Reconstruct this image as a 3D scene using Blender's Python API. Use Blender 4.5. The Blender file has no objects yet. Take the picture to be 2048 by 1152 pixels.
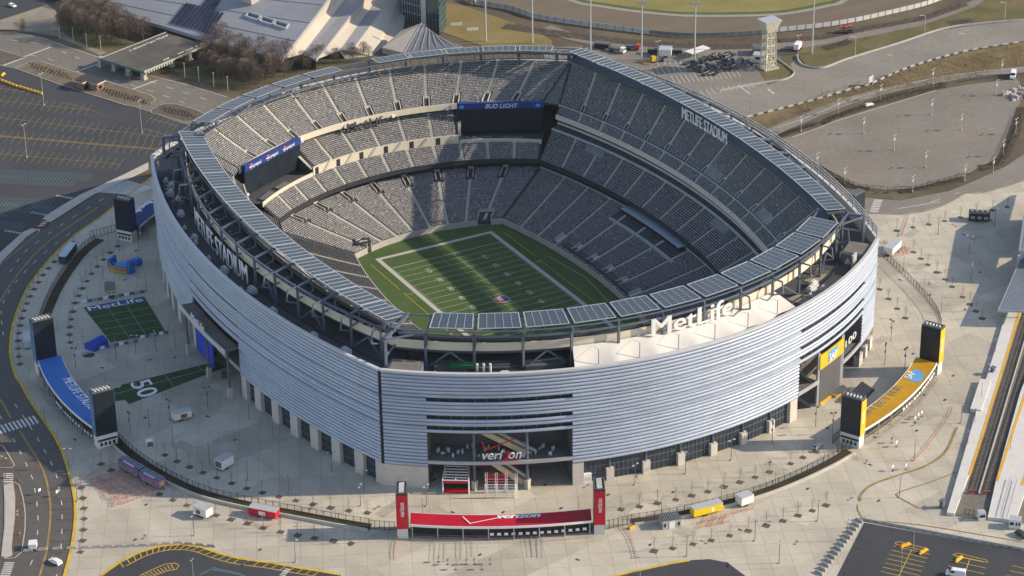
import bpy, math, random
import numpy as np
from mathutils import Vector, Matrix
random.seed(7); rng = np.random.default_rng(7)
S = bpy.context.scene; COL = S.collection
# ------------------------------------------------------------------ camera
CP = np.array([-394.7899694, -743.26490838, 420.73932585]); CF = 4926.24
CR = np.array([[0.87760592, -0.4791943, -0.01344155], [0.22283459, 0.38295694, 0.89648688], [0.42444386, 0.78975744, -0.44286634]])
cd = bpy.data.cameras.new('camera'); cam = bpy.data.objects.new('camera', cd); COL.objects.link(cam)
cd.sensor_width = 36; cd.lens = CF / 2048 * 36; cd.clip_start = 5; cd.clip_end = 6000
cam.matrix_world = Matrix(((CR[0][0], CR[1][0], -CR[2][0], CP[0]), (CR[0][1], CR[1][1], -CR[2][1], CP[1]), (CR[0][2], CR[1][2], -CR[2][2], CP[2]), (0, 0, 0, 1)))
S.camera = cam
# ------------------------------------------------------------------ light
SAZ, SEL = math.radians(-27.0), math.radians(25.5)
W = bpy.data.worlds.new('World'); S.world = W; W.use_nodes = True
nt = W.node_tree; sky = nt.nodes.new('ShaderNodeTexSky'); sky.sky_type = 'NISHITA'; sky.sun_disc = False
sky.sun_elevation = SEL; sky.sun_rotation = math.pi / 2 - SAZ; sky.air_density = 1.0; sky.dust_density = 0.4; sky.ozone_density = 1.5
nt.nodes['Background'].inputs[1].default_value = 0.13
hz_ = nt.nodes.new('ShaderNodeVectorMath'); hz_.operation = 'MULTIPLY'; hz_.inputs[1].default_value = (1.25, 1.09, 1.0)   # winter haze whitens the sky
nt.links.new(sky.outputs[0], hz_.inputs[0]); nt.links.new(hz_.outputs[0], nt.nodes['Background'].inputs[0])
sl = bpy.data.lights.new('sun', 'SUN'); sl.energy = 4.1; sl.angle = math.radians(0.53); sl.color = (1.0, 0.84, 0.62)
so = bpy.data.objects.new('sun', sl); COL.objects.link(so)
so.rotation_euler = Vector((math.cos(SAZ) * math.cos(SEL), math.sin(SAZ) * math.cos(SEL), math.sin(SEL))).to_track_quat('Z', 'Y').to_euler()
S.view_settings.view_transform = 'Standard'; S.view_settings.look = 'None'; S.view_settings.exposure = 0.70
S.view_settings.gamma = 1; S.view_settings.use_curve_mapping = False
S.cycles.max_bounces = 5; S.cycles.diffuse_bounces = 3; S.cycles.glossy_bounces = 2; S.cycles.volume_bounces = 0

# ------------------------------------------------------------------ helpers
def G(u, v, z=0.0):
    d = CR.T @ np.array([(u - 1024) / CF, -(v - 576) / CF, 1.0]); t = (z - CP[2]) / d[2]
    q = CP + t * d; return (float(q[0]), float(q[1]), float(z))
def T(c, r, *xy, z=0.0):      # points read off tile (c,r) of the survey grid, three units per pixel
    return [G(512 * c + xy[i] / 3, 384 * r + xy[i + 1] / 3, z) for i in range(0, len(xy), 2)]
def T1(c, r, x, y, z=0.0): return T(c, r, x, y, z=z)[0]

_M = {}
def M(name, col, rough=0.75, metal=0.0, var=0.12, scale=0.25, spec=0.3, streak=0.0, fine=0.0):
    if name in _M: return _M[name]
    m = bpy.data.materials.new(name); m.use_nodes = True; n = m.node_tree.nodes; l = m.node_tree.links; b = n['Principled BSDF']
    b.inputs['Roughness'].default_value = rough; b.inputs['Metallic'].default_value = metal; b.inputs['Specular IOR Level'].default_value = spec
    if var <= 0: b.inputs['Base Color'].default_value = (*col, 1)
    else:
        g = n.new('ShaderNodeNewGeometry'); t = n.new('ShaderNodeTexNoise'); t.inputs['Scale'].default_value = scale; t.inputs['Detail'].default_value = 5; t.inputs['Roughness'].default_value = 0.62
        l.new(g.outputs['Position'], t.inputs['Vector'])
        mr = n.new('ShaderNodeMapRange'); mr.inputs[1].default_value = 0.3; mr.inputs[2].default_value = 0.7; mr.inputs[3].default_value = 1 - var; mr.inputs[4].default_value = 1 + var
        l.new(t.outputs['Fac'], mr.inputs[0])
        v = mr.outputs[0]
        if fine > 0:
            t2 = n.new('ShaderNodeTexNoise'); t2.inputs['Scale'].default_value = scale * 14; t2.inputs['Detail'].default_value = 3
            l.new(g.outputs['Position'], t2.inputs['Vector'])
            m2 = n.new('ShaderNodeMapRange'); m2.inputs[1].default_value = 0.3; m2.inputs[2].default_value = 0.7; m2.inputs[3].default_value = 1 - fine; m2.inputs[4].default_value = 1 + fine
            l.new(t2.outputs['Fac'], m2.inputs[0]); mm = n.new('ShaderNodeMath'); mm.operation = 'MULTIPLY'
            l.new(v, mm.inputs[0]); l.new(m2.outputs[0], mm.inputs[1]); v = mm.outputs[0]
        x = n.new('ShaderNodeVectorMath'); x.operation = 'SCALE'; x.inputs[0].default_value = col
        l.new(v, x.inputs['Scale']); l.new(x.outputs[0], b.inputs['Base Color'])
    _M[name] = m; return m
def two_tone(name, c1, c2, scale, lo=0.4, hi=0.6, rough=0.9, detail=6, stretch=None, rot=0):
    m = M(name, c1, rough, 0, 0); n = m.node_tree.nodes; l = m.node_tree.links; b = n['Principled BSDF']; b.inputs['Specular IOR Level'].default_value = 0.2
    g = n.new('ShaderNodeNewGeometry'); mp = n.new('ShaderNodeMapping'); l.new(g.outputs['Position'], mp.inputs[0])
    mp.inputs['Rotation'].default_value = (0, 0, rot)
    if stretch: mp.inputs['Scale'].default_value = stretch
    t = n.new('ShaderNodeTexNoise'); t.inputs['Scale'].default_value = scale; t.inputs['Detail'].default_value = detail; t.inputs['Roughness'].default_value = 0.65
    l.new(mp.outputs[0], t.inputs[0]); r = n.new('ShaderNodeValToRGB'); r.color_ramp.elements[0].position = lo; r.color_ramp.elements[1].position = hi
    r.color_ramp.elements[0].color = (*c1, 1); r.color_ramp.elements[1].color = (*c2, 1)
    l.new(t.outputs['Fac'], r.inputs[0]); l.new(r.outputs[0], b.inputs['Base Color']); return m

class MB:
    def __init__(s): s.v = []; s.f = []; s.m = []; s.k = 0
    def add(s, vs, fs):
        o = len(s.v); s.v.extend(vs); s.f.extend([tuple(i + o for i in f) for f in fs]); s.m.extend([s.k] * len(fs)); return s
    def poly(s, pts): return s.add([tuple(p) for p in pts], [tuple(range(len(pts)))])
    def box(s, c, d, rz=0.0, taper=1.0):         # c = centre of the base, d = size
        ca, sa = math.cos(rz), math.sin(rz); vs = []
        for zz, k in ((0, 1), (d[2], taper)):
            for x, y in ((-1, -1), (1, -1), (1, 1), (-1, 1)):
                X, Y = x * d[0] / 2 * k, y * d[1] / 2 * k; vs.append((c[0] + X * ca - Y * sa, c[1] + X * sa + Y * ca, c[2] + zz))
        return s.add(vs, [(0, 3, 2, 1), (4, 5, 6, 7), (0, 1, 5, 4), (1, 2, 6, 5), (2, 3, 7, 6), (3, 0, 4, 7)])
    def prism(s, pts, z0, z1):
        n = len(pts); a = sum(pts[i][0] * pts[(i + 1) % n][1] - pts[(i + 1) % n][0] * pts[i][1] for i in range(n))
        if a < 0: pts = pts[::-1]
        vs = [(p[0], p[1], z0) for p in pts] + [(p[0], p[1], z1) for p in pts]
        return s.add(vs, [tuple(range(n - 1, -1, -1)), tuple(range(n, 2 * n))] + [(i, (i + 1) % n, n + (i + 1) % n, n + i) for i in range(n)])
    def bar(s, p, q, r, n=6, r2=None):
        p, q = Vector(p), Vector(q); d = q - p
        if d.length < 1e-6: return s
        d.normalize(); u = d.orthogonal().normalized(); w = d.cross(u); r2 = r if r2 is None else r2; vs = []
        for c, rr in ((p, r), (q, r2)):
            for i in range(n):
                a = 2 * math.pi * i / n; vs.append(tuple(c + (u * math.cos(a) + w * math.sin(a)) * rr))
        return s.add(vs, [(i, (i + 1) % n, n + (i + 1) % n, n + i) for i in range(n)] + [tuple(range(n - 1, -1, -1)), tuple(range(n, 2 * n))])
    def beam(s, p, q, w, h=None):                # square section
        h = h or w; p, q = Vector(p), Vector(q); d = (q - p)
        if d.length < 1e-6: return s
        d.normalize(); u = d.cross(Vector((0, 0, 1)))
        u = Vector((1, 0, 0)) if u.length < 1e-3 else u.normalized(); t = u.cross(d)
        vs = [tuple(c + u * a * w / 2 + t * b * h / 2) for c in (p, q) for a, b in ((-1, -1), (1, -1), (1, 1), (-1, 1))]
        return s.add(vs, [(0, 3, 2, 1), (4, 5, 6, 7), (0, 1, 5, 4), (1, 2, 6, 5), (2, 3, 7, 6), (3, 0, 4, 7)])
    def grid(s, rows, closed=False):             # rows of points of equal length
        n = len(rows[0]); vs = [tuple(p) for r in rows for p in r]; fs = []
        for i in range(len(rows) - 1):
            for j in range(n - (0 if closed else 1)):
                k = (j + 1) % n; fs.append((i * n + j, i * n + k, (i + 1) * n + k, (i + 1) * n + j))
        return s.add(vs, fs)
    def strip(s, pts, w, z):                     # flat ribbon along a polyline
        L, R_ = [], []
        for i, p in enumerate(pts):
            a = Vector(pts[max(i - 1, 0)][:2]); b = Vector(pts[min(i + 1, len(pts) - 1)][:2]); d = (b - a)
            d = d.normalized() if d.length > 1e-6 else Vector((1, 0)); n = Vector((-d.y, d.x)) * w / 2
            L.append((p[0] + n.x, p[1] + n.y, z)); R_.append((p[0] - n.x, p[1] - n.y, z))
        return s.grid([R_, L])
    def wall(s, pts, w, z0, z1):                 # solid wall along a polyline
        a = MB(); a.strip(pts, w, z0); n = len(pts); R_, L = a.v[:n], a.v[n:]
        up = lambda P: [(p[0], p[1], z1) for p in P]
        s.grid([R_, up(R_)]); s.grid([up(R_), up(L)]); s.grid([up(L), L])
        for i in (0, n - 1): s.poly([R_[i], L[i], up(L)[i], up(R_)[i]])
        return s
    def build(s, name, mat, parent=None, smooth=False):
        me = bpy.data.meshes.new(name); me.from_pydata(s.v, [], s.f); mats = mat if isinstance(mat, (list, tuple)) else [mat]
        for x in mats: me.materials.append(x)
        if len(mats) > 1: me.polygons.foreach_set('material_index', s.m)
        if smooth: me.polygons.foreach_set('use_smooth', [True] * len(s.f))
        me.update(); o = bpy.data.objects.new(name, me); COL.objects.link(o)
        if parent is not None: o.parent = parent
        return o
def tag(o, label=None, cat=None, group=None, kind=None):
    if label: o['label'] = label
    if cat: o['category'] = cat
    if group: o['group'] = group
    if kind: o['kind'] = kind
    return o
def thing(name, label, cat, loc=(0, 0, 0), rz=0.0, group=None):
    o = bpy.data.objects.new(name, None); COL.objects.link(o); o.location = loc; o.rotation_euler = (0, 0, rz); return tag(o, label, cat, group)
def struct(name, mb, mat): return tag(mb.build(name, mat), kind='structure')
def dup(root, loc, rz=0.0, label=None, sc=1.0, group=None):
    r = root.copy(); COL.objects.link(r); r.location = loc; r.rotation_euler = (0, 0, rz); r.scale = (sc, sc, sc)
    if label: r['label'] = label
    if group: r['group'] = group
    for ch in list(root.children):
        c = ch.copy(); COL.objects.link(c); c.parent = r
        for g in list(ch.children): d = g.copy(); COL.objects.link(d); d.parent = c
    return r
ORD = ['first', 'second', 'third', 'fourth', 'fifth', 'sixth', 'seventh', 'eighth', 'ninth', 'tenth', 'eleventh', 'twelfth', 'thirteenth', 'fourteenth', 'fifteenth', 'sixteenth', 'seventeenth', 'eighteenth', 'nineteenth', 'twentieth', 'twenty first', 'twenty second', 'twenty third', 'twenty fourth', 'twenty fifth', 'twenty sixth', 'twenty seventh', 'twenty eighth', 'twenty ninth', 'thirtieth']
ORD += ['thirty ' + o for o in ORD[:9]] + ['fortieth'] + ['forty ' + o for o in ORD[:9]]
def along(pts, step):                            # evenly spaced points (x, y, angle) along a polyline
    out = []; carry = 0.0
    for i in range(len(pts) - 1):
        a, b = Vector(pts[i][:2]), Vector(pts[i + 1][:2]); L = (b - a).length; ang = math.atan2(b.y - a.y, b.x - a.x); d = carry
        while d < L: p = a + (b - a) * d / L; out.append((p.x, p.y, ang)); d += step
        carry = d - L
    return out
def smooth(pts, n=6):                            # Catmull-Rom through the points
    P = [np.array(p[:2]) for p in pts]; P = [2 * P[0] - P[1]] + P + [2 * P[-1] - P[-2]]; out = []
    for i in range(1, len(P) - 2):
        for k in range(n):
            t = k / n; a, b, c, d = P[i - 1:i + 3]
            q = 0.5 * (2 * b + (c - a) * t + (2 * a - 5 * b + 4 * c - d) * t * t + (3 * b - a - 3 * c + d) * t ** 3); out.append((float(q[0]), float(q[1]), 0.0))
    out.append((float(P[-2][0]), float(P[-2][1]), 0.0)); return out
def text_vf(body, w, h, d, shear=0.0, bold=0.0):  # lettering as (verts, faces) in a w x h x d box from the origin
    cu = bpy.data.curves.new('lettering', 'FONT'); cu.body = body; cu.size = 1; cu.extrude = 0.05; cu.shear = shear; cu.resolution_u = 3
    o = bpy.data.objects.new('lettering', cu); COL.objects.link(o); me = o.to_mesh()
    v = np.array([x.co[:] for x in me.vertices]); f = [tuple(p.vertices) for p in me.polygons]; o.to_mesh_clear(); bpy.data.objects.remove(o); bpy.data.curves.remove(cu)
    lo, hi = v.min(0), v.max(0); v = (v - lo) / (hi - lo)
    if bold > 0:                                 # heavier strokes: a second, slightly shifted copy standing a little prouder
        v2 = v.copy(); k = bold * 1.1 * h / max(w, h) if w > h else bold; v[:, 0] *= 1 - k; v2[:, 0] = v2[:, 0] * (1 - k) + k; v2[:, 2] = v2[:, 2] * 1.06 + .02; f = f + [tuple(i + len(v) for i in q) for q in f]; v = np.concatenate([v, v2])
    return v * np.array([w, h, d]), f
def place_text(body, w, h, d, fn, **k):
    v, f = text_vf(body, w, h, d, **k); mb = MB(); mb.add([tuple(fn(*p)) for p in v], f); return mb
def flat_text(body, w, h, o, ax, ay, z, **k):     # lying on a surface: o origin, ax, ay unit vectors in plan
    return place_text(body, w, h, 0.02, lambda x, y, zz: (o[0] + ax[0] * x + ay[0] * y, o[1] + ax[1] * x + ay[1] * y, z + zz), **k)

# ------------------------------------------------------------------ curved sides of the stadium
def AP(side, par, t, off=0.0):                   # points and outward normals at t in [-1,1]
    a, b, sx, sy = par; t = np.asarray(t, float); h, s = (a, sy) if side in 'FB' else (b, sx)
    R_ = (h * h + s * s) / (2 * s); th = math.asin(h / R_) * t
    u = (R_ + off) * np.sin(th); o = (R_ + off) * np.cos(th) - (R_ - s); nu, no = np.sin(th), np.cos(th)
    if side == 'F': return np.stack([u, -b - o], -1), np.stack([nu, -no], -1)
    if side == 'B': return np.stack([u, b + o], -1), np.stack([nu, no], -1)
    if side == 'R': return np.stack([a + o, u], -1), np.stack([no, nu], -1)
    return np.stack([-a - o, u], -1), np.stack([-no, nu], -1)
def A1(side, par, t, z, off=0.0):
    p, n = AP(side, par, t, off); return (float(p[0]), float(p[1]), z)
def LINE(side, par, t0, t1, z, n=40, off=0.0):
    p, _ = AP(side, par, np.linspace(t0, t1, n), off); return [(float(x), float(y), z) for x, y in p]
def lerp(p, q, f): return tuple(a + (b - a) * f for a, b in zip(p, q))
def arclen(side, par): p, _ = AP(side, par, np.linspace(-1, 1, 60)); return float(np.linalg.norm(np.diff(p, axis=0), axis=1).sum())
# ================================================================== STADIUM
ST = thing('stadium', 'huge oval football stadium clad in curved silver louvres with a ring of solar panels', 'stadium')
mConc = M('concrete', (0.40, 0.38, 0.34), 0.85, var=0.12, scale=0.15)
mCream = M('cream_panel', (0.62, 0.56, 0.45), 0.7, var=0.05, scale=0.1)
mStep = M('stand_concrete_row_shade', (0.065, 0.068, 0.075), 0.9, var=0.1, scale=0.2)  # concrete darkened so the shade between seat rows sits in its colour
mAisle = M('aisle_concrete', (0.44, 0.43, 0.38), 0.9, var=0.1, scale=0.3)
mSteel = M('blue_grey_steel', (0.11, 0.14, 0.19), 0.5, 0.2, var=0.08)
mSteelL = M('pale_steel', (0.42, 0.44, 0.46), 0.45, 0.3, var=0.06)
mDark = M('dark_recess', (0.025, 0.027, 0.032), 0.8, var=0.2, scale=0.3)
mGlass = M('dark_glass', (0.03, 0.04, 0.05), 0.15, 0.0, var=0.2, scale=0.3, spec=0.5)
mRoof = M('roof_membrane', (0.075, 0.078, 0.085), 0.9, var=0.25, scale=0.08, fine=0.1)
mWhite = M('white_paint', (0.75, 0.75, 0.74), 0.5, var=0.04)
mScreen = M('screen_face', (0.012, 0.018, 0.028), 0.35, var=0.3, scale=0.2, spec=0.4)
mBlue = M('blue_paint', (0.02, 0.10, 0.42), 0.5, var=0.05)
mRed = M('red_paint', (0.55, 0.012, 0.03), 0.5, var=0.08)
mYel = M('yellow_paint', (0.72, 0.42, 0.02), 0.5, var=0.08)
FAC = (99.4, 101.7, 17.4, 38.2); Z0, Z1, NL = 8.5, 43.8, 27; PT = (Z1 - Z0) / NL
# aluminium of the louvres: brushed, a little uneven from sheet to sheet
def louvre_mat():
    m = M('louvre_aluminium', (0.5, 0.5, 0.5), 0.45, 0.35, 0); n = m.node_tree.nodes; l = m.node_tree.links; b = n['Principled BSDF']
    g = n.new('ShaderNodeNewGeometry'); mp = n.new('ShaderNodeMapping'); mp.inputs['Scale'].default_value = (0.18, 0.18, 0.76); l.new(g.outputs['Position'], mp.inputs[0])
    t = n.new('ShaderNodeTexVoronoi'); t.inputs['Scale'].default_value = 1; l.new(mp.outputs[0], t.inputs[0])
    t2 = n.new('ShaderNodeTexNoise'); t2.inputs['Scale'].default_value = 0.05; l.new(g.outputs['Position'], t2.inputs[0])
    a = n.new('ShaderNodeMath'); a.operation = 'ADD'; l.new(t.outputs['Color'], a.inputs[0]); l.new(t2.outputs['Fac'], a.inputs[1])
    mr = n.new('ShaderNodeMapRange'); mr.inputs[1].default_value = 0.3; mr.inputs[2].default_value = 1.5; mr.inputs[3].default_value = 0.88; mr.inputs[4].default_value = 1.1; l.new(a.outputs[0], mr.inputs[0])
    x = n.new('ShaderNodeVectorMath'); x.operation = 'SCALE'; x.inputs[0].default_value = (0.37, 0.43, 0.54); l.new(mr.outputs[0], x.inputs['Scale']); l.new(x.outputs[0], b.inputs['Base Color']); return m
mLouv = louvre_mat()
GATES = {'F': [(-0.86, -0.42), (0.415, 0.838)], 'B': [(-0.86, -0.42), (0.42, 0.86)], 'L': [(-0.206, 0.206)], 'R': [(-0.206, 0.206)]}
SLOTS = {'F': [(-0.86, -0.42), (0.415, 0.838)], 'B': [], 'L': [(-0.213, 0.213)], 'R': [(-0.2, 0.2)]}
SR = (11, 14, 19)
PROF = [(-0.12, 1.0), (0.30, 0.90), (0.46, 0.62), (0.42, 0.40), (0.24, 0.16), (-0.12, 0.07)]
PROFB = [(-0.12, 1.0), (0.62, 0.80), (0.70, 0.50), (0.40, 0.22), (0.10, 0.12), (-0.12, 0.07)]
for sd in 'FRBL':
    cuts = sorted(set([-1.0, 1.0] + [x for g in GATES[sd] + SLOTS[sd] for x in g]))
    for c0, c1 in zip(cuts, cuts[1:]):
        mid = (c0 + c1) / 2; gate = any(a < mid < b for a, b in GATES[sd]); slot = any(a < mid < b for a, b in SLOTS[sd])
        n = max(3, int((c1 - c0) * 34)); e0 = 0.0; ca = c0 + (.006 if c0 == -1 else 0); cb = c1 - (.006 if c1 == 1 else 0); mb = MB()
        for k in range(NL):
            zb = Z0 + k * PT
            if (gate and k < 10) or (slot and k in SR and sd != 'L'): continue
            if slot and k in SR: mb.grid([LINE(sd, FAC, ca, cb, zb + f * PT, n, o) for o, f in ((-.12, .72), (.4, .62), (.45, .3), (-.12, .07))]); continue
            pr = PROFB if (k in SR) else PROF; tilt = 1 + .16 * math.sin(k * 1.7) * math.cos(k * .63)      # every blade is set at its own pitch
            pr = [(-.14, 1.0), (.15 / tilt, .94), (.32, .40 + .26 * tilt), (.34, .38 * tilt), (.20, .20), (-.16, .10)] if k not in SR else PROFB
            mb.grid([LINE(sd, FAC, ca, cb, zb + f * PT, n, o) for o, f in pr])
            for t in (ca, cb): mb.poly([A1(sd, FAC, t, zb + f * PT, o) for o, f in pr])
        mb.build('louvre_facade', mLouv, ST)
        mb = MB(); zb = Z0 + (10 * PT if gate else 0)     # shell wall behind the louvres
        mb.grid([LINE(sd, FAC, c0, c1, z, n, -0.5 if not slot else -1.1) for z in (zb, Z1 - 0.3)])
        mb.build('shell_wall', mGlass, ST)
        if slot:
            mb = MB()
            for k in SR:
                for q in range(13):
                    t = c0 + (c1 - c0) * q / 12; mb.bar(A1(sd, FAC, t, Z0 + k * PT, -0.4), A1(sd, FAC, t, Z0 + (k + 1) * PT, -0.4), 0.12, 4)
            mb.build('slot_mullion', mSteel, ST)
    # coping along the top of the facade
    mb = MB(); mb.grid([LINE(sd, FAC, -1, 1, z, 50, o) for z, o in ((Z1 - 0.5, 0.35), (Z1 + 0.15, 0.35), (Z1 + 0.15, -0.9), (Z1 - 4.0, -0.9))]); mb.build('facade_coping', M('coping', (0.55, 0.57, 0.60), 0.5, 0.2, 0.05), ST)
# plinth: pale piers with dark glazing between, recessed
for sd in 'FRBL':
    mp_, mg, mm = MB(), MB(), MB(); cur = -1.0; gs = GATES[sd] + [(2, 2)]
    for a, b in gs:
        end = min(a, 1.0)
        if end > cur:
            nb = max(2, int((end - cur) * 9)); solid = 0.035
            mg.grid([LINE(sd, FAC, cur, end, z, 20, -1.5) for z in (0, Z0 + 0.2)])
            mg.grid([LINE(sd, FAC, cur, end, Z0 + 0.05, 20, o) for o in (0.0, -2.4)])
            for i in range(nb + 1):
                t = cur + (end - cur) * i / nb; hw = (0.012 if sd == 'F' else .021) if 0 < i < nb else 0.035; t0, t1 = max(cur, t - hw), min(end, t + hw)
                if sd == 'F' and i == 0 and cur < -0.9: t1 = -0.862
                if sd == 'F' and abs(t1 - end) < 1e-6 and end < 0 and cur < -0.9: t0 = -0.9
                top, bt = Z0 + 0.02, 0.0
                q = [A1(sd, FAC, t0, 0, 0.0), A1(sd, FAC, t1, 0, 0.0), A1(sd, FAC, t1, 0, -2.1), A1(sd, FAC, t0, 0, -2.1)]
                mp_ = MB()
                if sd == 'F' and b >= 1 or (sd == 'F' and 0 < i < nb): mp_.prism(q, 0, 4.6); mm.bar(A1(sd, FAC, t, 4.6, -1), A1(sd, FAC, t, 8.5, -1), 0.35, 6)
                else: mp_.prism(q, 0, top)
                if sd != 'B': mp_.build('plinth_pier', M('plinth_stone', (0.52, 0.48, 0.44), 0.8, var=0.08, scale=0.4), ST)
                for q_ in range(1, 8):
                    tt = t + (end - cur) / nb * q_ / 8
                    if i < nb: mm.bar(A1(sd, FAC, tt, 0, -1.4), A1(sd, FAC, tt, Z0, -1.4), 0.09, 4)
            for z in (2.8, 5.6): mm.wall(LINE(sd, FAC, cur, end, 0, 24, -1.38), 0.2, z, z + 0.22)
        cur = b
    mg.build('ground_glazing', mGlass, ST); mm.build('glazing_bar', mSteel, ST)
# gate openings: recessed back walls, an upper floor with a pale edge beam, columns
for sd in 'FBL':
    for gi, (a, b) in enumerate(GATES[sd]):
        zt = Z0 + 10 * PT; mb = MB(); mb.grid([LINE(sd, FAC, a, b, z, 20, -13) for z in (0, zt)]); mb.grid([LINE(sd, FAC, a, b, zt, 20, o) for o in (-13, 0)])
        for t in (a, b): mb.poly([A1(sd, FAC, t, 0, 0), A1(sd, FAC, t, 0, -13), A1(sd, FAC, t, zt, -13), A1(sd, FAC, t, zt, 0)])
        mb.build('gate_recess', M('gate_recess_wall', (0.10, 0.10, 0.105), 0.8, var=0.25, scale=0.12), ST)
        if sd == 'L' or (sd == 'F' and gi == 1): continue
        mb = MB(); mb.wall(LINE(sd, FAC, a, b, 0, 20, -5.6), 11, 10.2, 10.7); mb.build('gate_floor', M('deck_floor', (0.15, 0.155, 0.16), 0.8, var=0.15), ST)
        mb = MB(); mb.wall(LINE(sd, FAC, a, b, 0, 20, 0.1), 0.5, 10.0, 11.2); mb.build('edge_beam', mSteelL, ST)
        for f in (0.32, 0.685):
            t = a + (b - a) * f; mb = MB(); mb.bar(A1(sd, FAC, t, 3.6, -0.5), A1(sd, FAC, t, zt, -0.5), 0.45, 8); c = mb.build('gate_column', mSteel, ST)
            mb = MB(); p = A1(sd, FAC, t, 0, -0.5); mb.box(p, (1.5, 1.5, 3.6), 0.4); mb.build('column_base', mConc, c)
# ---- roof deck behind the louvres and back of the bowl
DK = 39.0; INN = (82.0, 86.0, 15.5, 32.0); PAR = (88.6, 92.6, 17.7, 34.7)
for sd in 'FRBL':
    mb = MB(); mb.grid([LINE(sd, FAC, -1, 1, DK, 40, -0.9), LINE(sd, INN, -1, 1, DK, 40)]); mb.build('roof_deck', mRoof, ST)
    mb = MB(); mb.grid([LINE(sd, PAR, -1, 1, 48.2, 40), LINE(sd, PAR, -1, 1, 45.2, 40)])                     # cream parapet
    mb.grid([LINE(sd, PAR, -1, 1, 48.2, 40), LINE(sd, PAR, -1, 1, 48.2, 40, -0.35), LINE(sd, PAR, -1, 1, 46.2, 40, -0.35)])
    mb.build('bowl_parapet', mCream, ST)
    mb = MB(); mb.grid([LINE(sd, PAR, -1, 1, 45.2, 40, -0.05), LINE(sd, PAR, -1, 1, 43.9, 40, -1.0), LINE(sd, INN, -1, 1, DK, 40)]); mb.build('bowl_underside', M('bowl_underside', (0.13, 0.14, 0.16), 0.8, var=0.15), ST)
# ---- stands.  contours as (a, b, sx, sy) and heights
WL = (33.5, 60.3, 7.2, 7.4)
def LB(sd): return [('lower', WL, 2.5, (60.5, 77.3, 11.2, 20.5), 12.6, 36, 9 if sd in 'FB' else 11)]
def MZ(sd):
    if sd in 'RL': return [('mezzanine', (58.7, 75.1, 11.5, 19.8), 17.0, (69.6, 84.0, 12.8, 22), 25.0, 16, 12)]
    return [('mezzanine', (58.7, 75.1, 11.5, 19.8), 17.0, (62.5, 80.0, 12, 23.0), 22.0, 11, 12), ('club', (63.0, 80.5, 12, 23.2), 25.2, (72.0, 86.0, 13, 29.0), 32.5, 15, 12)]
def UP(sd):
    if sd in 'RL': return [('upper', (70.1, 80.9, 11.9, 20), 32.4, (84.6, 93.5, 14.0, 32.5), 49.0, 30, 13)]
    return [('upper', (68.5, 89.0, 12, 22.3), 35.8, (84.6, 93.5, 14.0, 32.5), 49.0, 26, 12)]
mSeatA = M('seat_grey', (0.25, 0.245, 0.25), 0.6, var=0.05, scale=0.9); mSeatB = M('seat_pale', (0.44, 0.43, 0.42), 0.5, var=0.05); mSeatC = M('seat_dark', (0.13, 0.135, 0.155), 0.6, var=0.1, scale=0.9)
SEAT = np.array([(-.235, -.18, .20), (.235, -.18, .20), (.235, .02, .20), (-.235, .02, .20), (-.235, -.06, .62), (.235, -.06, .62), (.235, .02, .62), (-.235, .02, .62)])
SF = np.array([(4, 5, 6, 7), (0, 1, 5, 4), (1, 2, 6, 5), (2, 3, 7, 6), (3, 0, 4, 7)])
def fast_mesh(name, v, f, mi, mats, parent):
    me = bpy.data.meshes.new(name); me.vertices.add(len(v)); me.vertices.foreach_set('co', np.ascontiguousarray(v, dtype=np.float32).ravel())
    me.loops.add(f.size); me.loops.foreach_set('vertex_index', f.astype(np.int32).ravel()); me.polygons.add(len(f))
    me.polygons.foreach_set('loop_start', np.arange(0, f.size, 4, dtype=np.int32)); me.polygons.foreach_set('loop_total', np.full(len(f), 4, np.int32))
    for m in mats: me.materials.append(m)
    me.polygons.foreach_set('material_index', mi.astype(np.int32)); me.update(calc_edges=True); o = bpy.data.objects.new(name, me); COL.objects.link(o); o.parent = parent; return o
def vom_spec(kind, sd):
    if kind == 'upper': return (7, 11, 1.3) if sd in 'RL' else (0, 6, 1.6)
    if kind == 'lower' and sd == 'B': return (29, 36, 1.4)
    return None
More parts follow.
